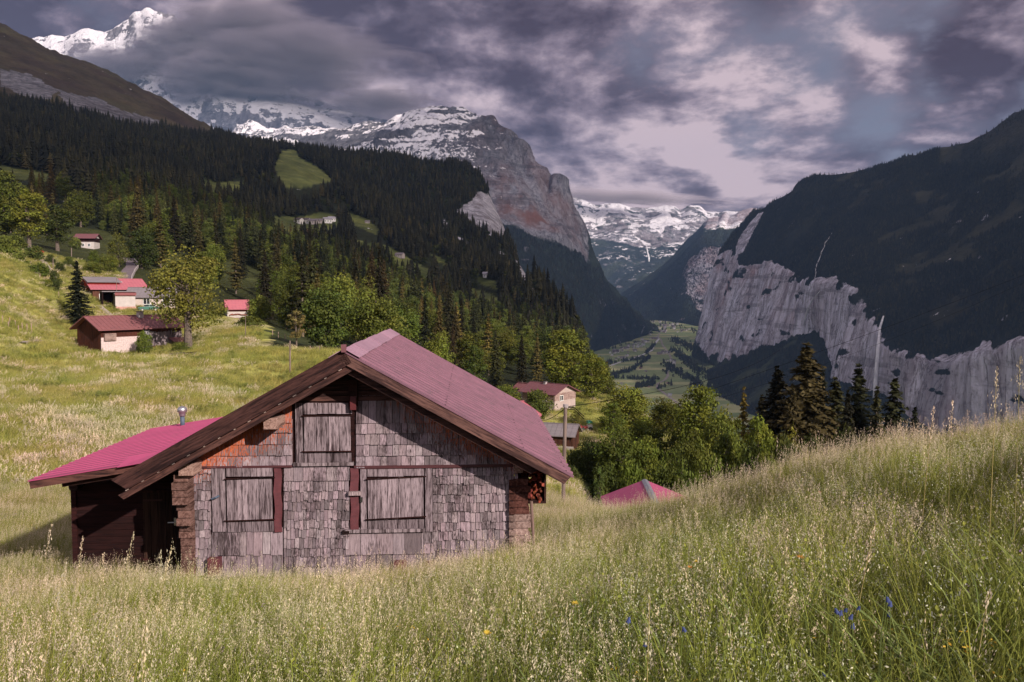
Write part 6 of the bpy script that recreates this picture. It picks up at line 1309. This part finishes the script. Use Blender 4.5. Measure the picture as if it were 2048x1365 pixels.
PA = np.concatenate([grass_area(1900, 1.5, 6.0, -160, 2210, 1), grass_area(900, 1.6, 6.0, 2210, 3300, 11), grass_area(700, 1.6, 6.0, -1000, -160, 12)]); PB = np.concatenate([grass_area(6800, 6.0, 15.5, -120, 2170, 2), grass_area(2200, 6.0, 15.5, 2170, 2850, 13)]); PC = grass_area(13500, 15.5, 34, -120, 2150, 3)
P = np.concatenate([PA, PB, PC]); m = meadow_mix(P); Yv = P[:, 1]; qx, _ = to_px(P); n = len(P); w = np.zeros((n, 21))
near = 1 - smooth01(Yv, 3.2, 7.0); far = smooth01(Yv, 10, 20); right = smooth01(qx, 1000, 1500) * smooth01(Yv, 3, 5) * (1 - smooth01(Yv, 12, 20)); mid = np.clip(1 - near - far, 0, 1)
w[:, 0] = w[:, 1] = .45 * near + .42 * mid * (1.25 - m) + .22 * far + .14
w[:, 2] = w[:, 3] = .02 * near + .26 * mid * (.25 + m) + .55 * far; w[:, 15] = .03 + .12 * mid * m + .35 * far
w[:, 4] = w[:, 5] = .05 * near + .10 * mid * (.3 + m) + .15 * far
w[:, 6] = w[:, 7] = .16 * near + .10 * mid + .28 * right
w[:, 8] = w[:, 9] = .34 * near * smooth01(qx, 700, 1100) + .05 * near
w[:, 17] = w[:, 18] = .22 * near + .12 * mid; w[:, 19] = w[:, 20] = .05 * near + .07 * mid + .05 * far; w[:, 10] = .035; w[:, 11] = .045
idx = choose(P, w); hv = fbm(P / .9 + 3, 3) * .55 + fbm(P / 3.5 + 8, 3) * .55; scz = rg.uniform(.75, 1.15, n) * (1 - .25 * near * (Yv < 3)) * np.clip(1 + hv, .55, 1.45)
bd = np.exp(-((P[:, 0] + 4) ** 2 / 60 + (Yv - 15.2) ** 2 / 9)); scz *= 1 - .30 * bd
sc3 = np.stack([rg.uniform(.9, 1.2, n), rg.uniform(.9, 1.2, n), scz], 1)
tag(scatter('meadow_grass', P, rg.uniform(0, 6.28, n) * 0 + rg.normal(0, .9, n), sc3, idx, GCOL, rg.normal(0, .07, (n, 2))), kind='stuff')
# the meadows farther off
def ok_far(P):
    qx, qy = to_px(P); Y = P[:, 1]; k = np.ones(len(P), bool)
    k &= ~((Y > 185) & (qx > 250)); k &= ~((qx > 520) & (qx < 1000) & (Y > 102)); k &= ~((qx > 1150) & (Y < 100)); k &= (qx < 1440); k &= Y < np.interp(qx, [-200, 0, 200, 300, 520], [190, 200, 215, 190, 140]) + 400 * (qx > 1000)
    return P[k]
PD = ok_far(np.concatenate([grass_area(15000, 34, 75, -150, 1250, 5), grass_area(16000, 75, 215, -150, 720, 6), grass_area(3000, 90, 190, 1000, 1440, 7)]))
m = meadow_mix(PD); n = len(PD); w = np.zeros((n, 17)); w[:, 12] = 1.5 - m; w[:, 13] = .75 * m ** 3; w[:, 14] = .25 + .6 * m; w[:, 16] = .22 * (m < .3)
idx = choose(PD, w); big_ = 1 + smooth01(PD[:, 1], 60, 180) * .5
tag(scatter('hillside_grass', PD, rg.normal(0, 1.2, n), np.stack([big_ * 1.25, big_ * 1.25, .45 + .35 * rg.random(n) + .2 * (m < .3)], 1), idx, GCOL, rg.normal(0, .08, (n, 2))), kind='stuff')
# stalks and blossoms one can pick out one by one
def stalk(pt, pb, Y, label, head=.30, hk=70, fat=.010, col=(PK1, PK2), spread=.016):
    a = at(*pt, Y); x, yb = at(pb[0], pb[1], Y).x, Y; b = Vector((x, yb, gz(x, yb) - .05)); r = np.random.default_rng(int(pt[0])); mid = b.lerp(a, .55); mid.x -= (a.x - b.x) * .25
    pts = [b.lerp(mid, k / 6) * (1 - k / 6) + mid.lerp(a, k / 6) * (k / 6) for k in range(7)]
    o = empty('grass_stalk', b, 0, label, 'grass stalk', 'tall seeding grass stalks'); pts = [p - b for p in pts]; MB().tube(pts, [.0026, .0025, .0024, .0022, .002, .0018, .001], 5, (.42, .34, .16)).build('stem', MATS['grass'], o)
    tp = np.array(pts[-1]); d = np.array(pts[-1] - pts[-2]); d /= np.linalg.norm(d); V, Fq, C = heads(r, tp[None], d[None], head, hk, fat, *col, spread); link('seed_head', mesh_np('seed_head', V, Fq, MATS['grass'], {'tint': C}), o)
for a in [((104, 1046), (52, 1180), 7.0, 'pale nodding grass stalk standing left of the dark lean-to wall'), ((166, 1074), (132, 1180), 7.6, 'short grass stalk leaning right before the left end of the lean-to wall'), ((268, 1064), (212, 1180), 7.2, 'tallest grass stalk with drooping spikelets in front of the lean-to wall'), ((207, 1106), (199, 1180), 7.4, 'upright slim grass stalk between two leaning ones at the lean-to wall'), ((344, 1094), (282, 1190), 6.6, 'arching grass stalk with feathery head before the lean-to door'), ((322, 1100), (318, 1190), 7.0, 'thin grass stalk curving beside the arching one at the lean-to door'), ((133, 1128), (50, 1260), 5.2, 'long pale grass stalk sweeping right, low at the left'), ((292, 1240), (262, 1330), 3.6, 'pinkish spike of grass low in the left foreground'), ((1994, 735), (1984, 900), 5.4, 'tall grass stalk rising highest at the right edge'), ((2040, 712), (2036, 900), 5.0, 'grass stalk cut by the right edge of the picture'), ((1905, 800), (1900, 900), 6.5, 'grass stalk standing alone against the pale cliff'), ((1868, 812), (1842, 920), 7.0, 'bent grass stalk left of the lone one at the cliff'), ((1300, 1190), (1290, 1330), 3.4, 'feathery grass stalk in the middle foreground'), ((1752, 1045), (1690, 1190), 4.2, 'fluffy pale grass plume leaning right on the right slope'), ((1980, 1180), (1930, 1340), 3.2, 'thin knotted grass stalk low at the right')]: stalk(*a)
BG = 'blue bellflowers in the right foreground'
for i, (px, py) in enumerate([(1672, 1220), (1682, 1224), (1692, 1219), (1703, 1232), (1706, 1250), (1718, 1215), (1775, 1197), (1781, 1206), (1777, 1228), (1367, 1257), (1646, 1346), (1290, 1288), (1258, 1238)]):
    Y = 3.1 + .25 * (i % 3); p = at(px, py, Y); zb = gz(p.x, Y); o = empty('bellflower', (p.x, Y, zb), rnd.uniform(0, 6), 'small deep blue bellflower nodding in the right foreground grass', 'flower', BG); h = p.z - zb
    MB().tube([(0.05, 0, 0), (.03, 0, h * .6), (0, 0, h + .012)], .0016, 5, (.16, .2, .06)).build('stem', MATS['grass'], o)
    mb = MB(); ring = []; n_ = 10; vs = []; fs = []
    for r_i, (rad, zz) in enumerate([(.002, .007), (.005, .004), (.007, -.004), (.009, -.010)]):
        for k in range(n_): w_ = 1.25 if (r_i == 3 and k % 2 == 0) else 1.0; a = 2 * math.pi * k / n_; vs.append((rad * w_ * math.cos(a) + zz * .5, rad * w_ * math.sin(a), h + zz - (.006 if w_ > 1 else 0)))
    for r_i in range(3):
        for k in range(n_): fs.append((r_i*n_+k, r_i*n_+(k+1) % n_, (r_i+1)*n_+(k+1) % n_, (r_i+1)*n_+k))
    mb.add(vs, fs, (.075, .10, .28)); mb.build('blossom', MATS['petal'], o)
for i, (px, py, l) in enumerate([(1601, 1116, 'largest orange flower head on the right slope'), (1380, 1136, 'orange flower head below the crest, right of the barn'), (1393, 1124, 'yellowish flower beside the orange one right of the barn'), (975, 1268, 'yellow flower low in the middle foreground'), (1150, 1208, 'small yellow flower left of the white weeds'), (1640, 985, 'peach flower high on the right slope')]):
    Y = (4.5, 5.4, 5.4, 3.2, 3.6, 9.0)[i]; p = at(px, py, Y); zb = gz(p.x, Y); h = max(.3, p.z - zb); o = empty('orange_flower', (p.x, Y, zb), 0, l, 'flower'); MB().tube([(0, .02, 0), (0, 0, h)], .0018, 5, (.16, .2, .06)).build('stem', MATS['grass'], o); mb = MB()
    for k in range(16): a = 2 * math.pi * k / 16; s = .026 if i == 0 else .019; c_, s_ = math.cos(a), math.sin(a); zz = rnd.uniform(.002, .014); mb.add([(0, 0, h), (s * .6 * c_ - .004 * s_, s * .6 * s_ + .004 * c_, h + zz * .5), (s * c_, s * s_, h + zz), (s * .6 * c_ + .004 * s_, s * .6 * s_ - .004 * c_, h + zz * .5)], [(0, 1, 2, 3)], (.75, .34 + .2 * (i in (2, 3, 4)), .07 + .1 * (i == 5)))
    mb.build('blossom', MATS['petal'], o)
# ------------------------------------------------------------------ small things
def pole(name, label, cat, px, pt, pb, Y, rad, mat='pole_wood', lean=0, fit=True):
    b = at(px + lean, pb, Y); b.z = min(b.z, gz(b.x, Y)) - .1; tp = at(px, pt, Y); o = empty(name, b, 0, label, cat); MB().tube([(0, 0, -.4), tp - b], [rad, rad * .8], 10).build('post', MATS[mat], o); return o, tp - b, tp
o, d, TP = pole('utility_pole', 'tall bare wooden pole right of the barn roof', 'pole', 1131, 812, 1024, 31.0, .085, lean=-6)
mb = MB(); mb.tube([d + Vector((0, 0, -.06)), d + Vector((.02, 0, .05))], .11, 10).build('pole_cap', MATS['concrete'], o)
mb = MB()
for k in (0, 1): mb.tube([d + Vector((.05, 0, -.05 - .08 * k)), d + Vector((.35, 0, -.08 - .08 * k)), d + Vector((.75, .2, -.45 - .1 * k))], .018, 6)
mb.build('cable_loop', MATS['tar_wire'], o)
def wire(name, label, a, b, sag, rad, n=24):
    a = Vector(a); b = Vector(b); pts = [a.lerp(b, k / n) - Vector((0, 0, sag * 4 * (k / n) * (1 - k / n))) for k in range(n + 1)]; o = MB().tube([p - a for p in pts], rad, 5).build(name, MATS['tar_wire'], None, a); return tag(o, label, 'wire')
wire('overhead_wire', 'dark wire sagging left from the tall bare pole to the chalet slope', TP - Vector((0, 0, .1)), at(1072, 838, 70), .3, .016)
wire('overhead_wire', 'long thin cable crossing the dark right mountain and the cliff', at(2250, 470, 420), at(1180, 860, 420), 3.0, .10, 40)
wire('overhead_wire', 'fainter lower cable slanting across the valley trees', at(2060, 560, 400), at(1150, 872, 400), 7.0, .06, 40)
wire('overhead_wire', 'wire running right from the tall bare pole over the hollow', TP - Vector((0, 0, .05)), at(1560, 700, 110), .9, .014)
for (px, pt, pb, Y, r_, l) in [(580, 682, 742, 84, .09, 'slim grey pole on the meadow left of the barn ridge'), (491, 630, 678, 118, .06, 'thin pole in front of the round meadow bush'), (143, 496, 532, 205, .12, 'pale tall post above the farmhouse at the hedge'), (106, 516, 545, 175, .09, 'white-topped post beside the footpath at the left'), (233, 557, 610, 158, .06, 'thin white mast before the farmhouse roof'), (1045, 762, 790, 158, .05, 'thin mast with antenna beside the small reddish shed')]:
    pole('pole', l, 'pole', px, pt, pb, Y, r_)
for i, (px, py, Y, h) in enumerate([(6, 672, 98, 1.0), (20, 668, 99, 1.1), (32, 668, 100, 1.0), (45, 662, 101, 1.0), (54, 660, 102, 1.1), (63, 654, 103, 1.4), (18, 676, 96, .9), (38, 672, 97, .9), (62, 520, 160, 1.2), (80, 545, 150, 1.1), (117, 572, 142, 1.2), (545, 652, 128, .9), (556, 655, 126, .9), (570, 658, 124, .9), (621, 702, 96, .8), (640, 705, 94, .8), (207, 735, 70, .0)]):
    if h <= 0: continue
    a, b = ray(px, py); x = a * Y; o = MB().tube([(0, 0, -.3), (rnd.uniform(-.05, .05), 0, h)], .055, 6, (1.6, 1.5, 1.45)).build('fence_post', MATS['pole_wood'], None, (x, Y, gz(x, Y))); tag(o, 'weathered pale fence post standing in the hillside meadow', 'fence post', 'fence posts in the hillside meadow')
# wood pile in the meadow below the maple
p = at(368, 712, 108); p.z = gz(p.x, p.y); wp = empty('wood_pile', p, R(15), 'low pile of grey planks and dark slabs lying below the maple', 'wood pile')
mb = MB()
for k in range(22):
    q = rnd.uniform(.6, 1.7); x = rnd.uniform(-1.0, 1.0); z = .05 + .055 * (k // 3); a = rnd.uniform(-.25, .25); mb.beam((x - 1.0, rnd.uniform(-.5, .5), z), (x + 1.0, rnd.uniform(-.5, .5) + a, z + rnd.uniform(-.05, .12)), .20, .05, (0, 0, 1), (q, q, q))
mb.build('plank', MATS['planks'], wp)
mb = MB()
for k in range(7): mb.beam((rnd.uniform(-.6, .2), rnd.uniform(-.4, .4), .45), (rnd.uniform(.8, 1.7), rnd.uniform(-.4, .4), rnd.uniform(.35, .6)), .22, .06, (0, 0, 1), (.6, .6, .7))
mb.build('slab', MATS['dark_boards'], wp)
# lane and footpath laid on the slope
def lane(name, pts, w, mat, kerb=None, label=None):
    P = []
    for (px, py, Y) in pts: a, b = ray(px, py); P.append((a * Y, Y))
    Q = []
    for i in range(len(P) - 1):
        for k in range(6): f = k / 6; Q.append((P[i][0] * (1 - f) + P[i+1][0] * f, P[i][1] * (1 - f) + P[i+1][1] * f))
    Q.append(P[-1]); vs = []; fs = []; kb = MB(); ks = []
    for i, (x, y) in enumerate(Q):
        a = Q[max(i - 1, 0)]; b = Q[min(i + 1, len(Q) - 1)]; d = Vector((b[0] - a[0], b[1] - a[1], 0)).normalized(); r_ = Vector((d.y, -d.x, 0)); zc = max(gz(x, y), gz(x + r_.x * w / 2, y + r_.y * w / 2), gz(x - r_.x * w / 2, y - r_.y * w / 2)) + .10
        vs += [Vector((x, y, zc)) + r_ * w / 2, Vector((x, y, zc)) - r_ * w / 2, Vector((x, y, zc - .9)) + r_ * w / 2, Vector((x, y, zc - .9)) - r_ * w / 2]; ks.append(Vector((x, y, zc)) + r_ * (w / 2 + .12))
        if i: k = 4 * i; fs += [(k-4, k-3, k+1, k), (k-4, k, k+2, k-2), (k-3, k-1, k+3, k+1)]
    o = tag(MB().add(vs, fs).build(name, MATS[mat]), kind='structure')
    if kerb:
        for i in range(len(ks) - 1): kb.beam(ks[i] + Vector((0, 0, -.1)), ks[i+1] + Vector((0, 0, -.1)), .22, kerb)
        tag(kb.build('retaining_wall', MATS['concrete']), 'low pale wall along the right side of the winding lane', 'wall')
    return o
lane('road', [(246, 590, 178), (249, 562, 196), (256, 544, 212), (264, 530, 230), (262, 520, 246), (254, 514, 262)], 3.0, 'asphalt', .8)
lane('path', [(106, 545, 158), (100, 532, 165), (92, 520, 174), (84, 512, 184), (76, 505, 196)], 1.3, 'pale_track')
lane('path', [(45, 690, 88), (64, 683, 92), (80, 678, 96), (96, 676, 100)], .7, 'pale_track')
lane('road', [(198, 615, 155), (216, 622, 150), (240, 632, 143), (262, 640, 138), (282, 648, 134)], 1.0, 'pale_track')
# parked green car by the white house
def car(name, label, loc, rz, col, L=4.0):
    o = empty(name, loc, rz, label, 'car'); s = L / 4.2
    prof = [(-2.1, .35), (-2.12, .75), (-1.9, .92), (-1.0, .98), (-.45, 1.42), (.9, 1.45), (1.55, 1.0), (2.05, .85), (2.1, .4)]
    mb = MB(); vs = []; fs = []; n = len(prof)
    for y, k in ((-.82, .94), (-.70, 1.0), (.70, 1.0), (.82, .94)):
        for (x, z) in prof: vs.append((x * s * (k if z > 1 else 1), y * s * (.86 if z > 1.2 else 1), z * s * (k if z > 1 else 1)))
    for j in range(3):
        for i in range(n - 1): fs.append((j*n+i, j*n+i+1, (j+1)*n+i+1, (j+1)*n+i))
        fs.append((j*n+n-1, j*n, (j+1)*n, (j+1)*n+n-1))
    fs += [tuple(range(n)), tuple(reversed(range(3*n, 4*n)))]; mb.add(vs, fs, col); body = mb.build('body', MATS['gloss_paint'], o)
    for sy in (-1, 1):
        for (a, b) in ((-.85, .05), (.15, 1.1)): MB().box(a * s, b * s, sy * .785 * s - .02, sy * .785 * s + .02, 1.02 * s, 1.33 * s).build('window', MATS['window_glass'], o)
        for x in (-1.3, 1.3): w = MB().tube([(x * s, sy * .62 * s, .33 * s), (x * s, sy * .86 * s, .33 * s)], .33 * s, 14, (.03, .03, .03)).build('wheel', MATS['plain'], o); MB().tube([(x * s, sy * .80 * s, .33 * s), (x * s, sy * .875 * s, .33 * s)], .19 * s, 10).build('rim', MATS['galvanised'], w)
    MB().prism([Vector((-.98 * s, -.6 * s, 1.0 * s)), Vector((-.98 * s, .6 * s, 1.0 * s)), Vector((-.52 * s, .55 * s, 1.38 * s)), Vector((-.52 * s, -.55 * s, 1.38 * s))], (0, 0, 0), (-.03, 0, .02)).build('windscreen', MATS['window_glass'], o); return o
p = at(297, 617, 158); p.z = gz(p.x, p.y) + .05; car('parked_car', 'dark green car parked in front of the white house', p, toward(297, 5), (.05, .16, .12), 3.8)
p = at(72, 509, 200); p.z = gz(p.x, p.y); car('parked_car', 'red car half hidden in the hedge at the upper left', p, toward(72, -10), (.5, .06, .04), 3.4)
# small red and green tractor on the track below the chalet
p = at(1172, 845, 130); p.z = gz(p.x, p.y) + .05; o = empty('tractor', p, R(10), 'tiny red farm cart with green hood on the track below the chalet', 'tractor')
MB().box(-1.0, .2, -.45, .45, .35, .75, (.35, .05, .05)).box(-1.0, -.9, -.45, .45, .75, 1.0, (.35, .05, .05)).build('cart_bed', MATS['gloss_paint'], o); MB().box(.2, 1.0, -.4, .4, .45, .95, (.75, .7, .68)).build('body', MATS['gloss_paint'], o)
MB().prism([Vector((.1, -.5, 1.25)), Vector((.25, -.5, 1.62)), Vector((.85, -.5, 1.62)), Vector((1.05, -.5, 1.25))], (0, 0, 0), (0, 1.0, 0), (.04, .22, .15)).build('hood', MATS['gloss_paint'], o)
for x in (-.6, .65):
    for sy in (-1, 1): MB().tube([(x, sy * .42, .32), (x, sy * .58, .32)], .32, 12, (.03, .03, .03)).build('wheel', MATS['plain'], o)
for i, (px, py, l) in enumerate([(1190, 897, 'white wrapped hay bale lying left in the meadow hollow'), (1200, 893, 'white wrapped hay bale standing just right of the other')]):
    p = at(px, py, 108); p.z = gz(p.x, p.y); o = MB().tube([(-.5, 0, .48), (-.46, 0, .5), (.46, 0, .5), (.5, 0, .48)], [.38, .5, .5, .38], 16, (1.0, .98, .98)).build('hay_bale', MATS['plain'], None, p, True); o.rotation_euler = (0, 0, R(-20 + 50 * i)); tag(o, l, 'hay bale')
# wooden bench rail near the hut
p = at(467, 644, 160); p.z = gz(p.x, p.y); o = empty('bench', p, R(8), 'pale bench on the meadow in front of the pink-roofed hut', 'bench')
MB().box(-1.4, 1.4, -.18, .18, .42, .48, (1.8, 1.7, 1.65)).build('seat', MATS['pole_wood'], o)
for x in (-1.1, 1.1): MB().box(x - .06, x + .06, -.15, .15, -.3, .42, (1.4, 1.3, 1.3)).build('leg', MATS['pole_wood'], o)
# waterfalls on the cliff
def fall(label, pts, out, thick=3.0):
    vs = []; fs = []; n = len(pts); k = 8
    for (px, py, Y, w) in pts:
        c = at(px, py, Y - out)
        for j in range(k): a = 2 * math.pi * j / k; vs.append(c + Vector((w / 2 * math.cos(a) * rnd.uniform(.75, 1.2), thick * math.sin(a), 0)))
    for i in range(n - 1):
        for j in range(k): fs.append((i*k+j, i*k+(j+1) % k, (i+1)*k+(j+1) % k, (i+1)*k+j))
    fs += [tuple(range(k-1, -1, -1)), tuple((n-1)*k + j for j in range(k))]
    return tag(MB().add(vs, fs).build('waterfall', MATS['water_white'], None, None, True), label, 'waterfall')
def surf_Y(G, px, py):
    q = G.reshape(-1, 3); a, b = to_px(q); d = (a - px) ** 2 + (b - py) ** 2 + 1e9 * (q[:, 1] > 9500); near = np.argsort(d)[:6]; return float(q[near, 1].min())
def fall_on(label, G, pts, out, thick=3.0): return fall(label, [(px, py, surf_Y(G, px, py), w) for (px, py, w) in pts], out, thick)
fall_on('long free-falling waterfall down the right cliff behind the dark spruces', GH, [(1767, 632, 4), (1764, 642, 7), (1760, 655, 7), (1758, 670, 9), (1757, 690, 11), (1755, 712, 13), (1753, 735, 14), (1752, 758, 15), (1750, 780, 14), (1748, 796, 9)], 22, 4)
fall_on('slender waterfall in the dark cleft of the cliff', GH, [(1640, 582, 3), (1634, 590, 6), (1625, 600, 7), (1619, 612, 8), (1614, 625, 9), (1610, 640, 8), (1607, 652, 5)], 22, 3)
fall_on('thin stepped stream falling through the dark forest above the cleft', GH, [(1664, 466, 1), (1657, 478, 2), (1650, 486, 4), (1649, 494, 1.5), (1643, 504, 4), (1641, 512, 1.5), (1637, 522, 4.5), (1634, 528, 1.5), (1631, 538, 4), (1632, 546, 1.5), (1629, 560, 2)], 16, 2)
fall_on('distant double waterfall under the snowfields at the valley head', GE, [(1293, 488, 6), (1294, 500, 22), (1296, 508, 26), (1298, 516, 30), (1298, 524, 16)], 120, 8)
# clouds: unseen high banks, added to keep the sun off the far slopes
m, t = material('shade_cloud')
o_ = t.nt.nodes.new('ShaderNodeOutputMaterial'); mx = t.nt.nodes.new('ShaderNodeMixShader'); mx.inputs[0].default_value = .50
tr = t.nt.nodes.new('ShaderNodeBsdfTransparent'); mx2 = t.nt.nodes.new('ShaderNodeMixShader'); mx2.inputs[0].default_value = .5
df = t.n('ShaderNodeBsdfDiffuse', 0, None, Color=(.9, .85, .88)); tl = t.n('ShaderNodeBsdfTranslucent', 0, None, Color=(.9, .85, .88))
t.nt.links.new(df, mx2.inputs[1]); t.nt.links.new(tl, mx2.inputs[2]); t.nt.links.new(tr.outputs[0], mx.inputs[1]); t.nt.links.new(mx2.outputs[0], mx.inputs[2]); t.nt.links.new(mx.outputs[0], o_.inputs['Surface'])
def shade_cloud(CA, TZ, edge, step, jamp):
    """bank at height CA whose shadow falls on the ground area 'edge' lying at about TZ"""
    K = (CA - TZ) / SUN.z; off = Vector((SUN.x * K, SUN.y * K, 0)); ex = [p[0] for p in edge]; ey = [p[1] for p in edge]
    gx, gy = np.meshgrid(np.arange(min(ex) - 2 * step, max(ex) + 2 * step, step), np.arange(min(ey) - 2 * step, max(ey) + 2 * step, step))
    jit = fbm(np.stack([gx / 380, gy / 380, gx * 0], -1), 4) * jamp
    ins = in_poly(gx + jit, gy + jit, edge)
    H_ = (CA + 210 * (1 + fbm(np.stack([gx / 900, gy / 900, gx * 0 + 4], -1), 4)) + 90 * fbm(np.stack([gx / 240, gy / 240, gx * 0 + 9], -1), 3)); Lw = CA - 40 + 60 * fbm(np.stack([gx / 500, gy / 500, gx * 0 + 2], -1), 4)
    Vt = np.stack([gx + off.x, gy + off.y, H_], -1).reshape(-1, 3); Vb = np.stack([gx + off.x, gy + off.y, Lw], -1).reshape(-1, 3); ii = np.arange(gx.size).reshape(gx.shape)
    cell = ins[:-1, :-1] & ins[1:, 1:] & ins[1:, :-1] & ins[:-1, 1:]; Qd = np.stack([ii[:-1, :-1], ii[:-1, 1:], ii[1:, 1:], ii[1:, :-1]], -1)[cell]; nt_ = len(Vt)
    cp = np.pad(cell, 1); sd = []
    for i, j in zip(*np.nonzero(cell)):
        q = [ii[i, j], ii[i, j+1], ii[i+1, j+1], ii[i+1, j]]
        for (a, b, di, dj) in ((0, 1, -1, 0), (1, 2, 0, 1), (2, 3, 1, 0), (3, 0, 0, -1)):
            if not cp[i + 1 + di, j + 1 + dj]: sd.append((q[b], q[a], q[a] + nt_, q[b] + nt_))
    tag(link('cloud', mesh_np('cloud', np.concatenate([Vt, Vb]), [Qd, Qd[:, ::-1] + nt_, np.array(sd)], m, None, True)), kind='structure')
shade_cloud(2500.0, 100.0, [(-1800, 640), (-900, 520), (-420, 400), (-260, 275), (-120, 240), (60, 270), (300, 380), (900, 600), (2300, 900), (5200, 1600), (5200, 10000), (-1500, 10000), (-2500, 8500), (-2600, 900)], 110.0, 150)
shade_cloud(6000.0, 2600.0, [(-10500, 9600), (-400, 9600), (-400, 16500), (-10500, 16500)], 160.0, 700)
# cloud wrapped round the high snow massif
m, t = material('cloud_mist')
o_ = t.nt.nodes.new('ShaderNodeOutputMaterial'); oc_ = t.coord('Object')
nn = t.noise(t.mapping(oc_, (1, 1, 1.5)), 0.0016, 6, .6, .5)
ln = t.vmath('LENGTH', t.vmath('DIVIDE', oc_, (1000.0, 1000.0, 1000.0)), out=1)
dd = t.math('SUBTRACT', t.math('ADD', nn, t.math('MULTIPLY', t.math('SUBTRACT', 1.0, ln), .55)), .62)
dn = t.math('MULTIPLY', t.mapr(dd, 0.0, 0.22, 0, 1, True), 0.0042)
pv = t.nt.nodes.new('ShaderNodeVolumePrincipled'); pv.inputs['Color'].default_value = (0.96, 0.83, 0.93, 1); t.nt.links.new(dn, pv.inputs['Density']); pv.inputs['Anisotropy'].default_value = 0.0
t.nt.links.new(pv.outputs[0], o_.inputs['Volume'])
import bmesh
bm = bmesh.new(); bmesh.ops.create_icosphere(bm, subdivisions=3, radius=1000.0); me = bpy.data.meshes.new('cloud'); bm.to_mesh(me); bm.free(); me.materials.append(m)
for (px, py, Y, sx, sy, sz) in [(570, 118, 13000, 2.5, .75, .95), (760, 205, 12800, 1.25, .6, .36), (400, 150, 12900, 1.0, .6, .62), (215, 130, 13100, 1.25, .6, .46), (470, 60, 13600, 1.9, .8, .9), (330, 88, 13300, .9, .55, .62), (1250, 392, 16800, 2.6, .7, .20)]:
    o = link('cloud', me, None, at(px, py, Y)); o.scale = (sx, sy, sz); o.rotation_euler = (0, R(4), 0); tag(o, kind='structure')
S.cycles.volume_max_steps = 96
# ------------------------------------------------------------------ the air: one closed box of pale haze
m, t = material('haze')
o_ = t.nt.nodes.new('ShaderNodeOutputMaterial')
pv = t.nt.nodes.new('ShaderNodeVolumePrincipled'); pv.inputs['Color'].default_value = (0.36, 0.58, 1.0, 1); pv.inputs['Density'].default_value = 3.5e-5; pv.inputs['Anisotropy'].default_value = 0.0
t.nt.links.new(pv.outputs[0], o_.inputs['Volume'])
mb = MB().box(-11000, 11000, -900, 11990, -1300, 2150)
tag(mb.build('haze', m), kind='stuff')
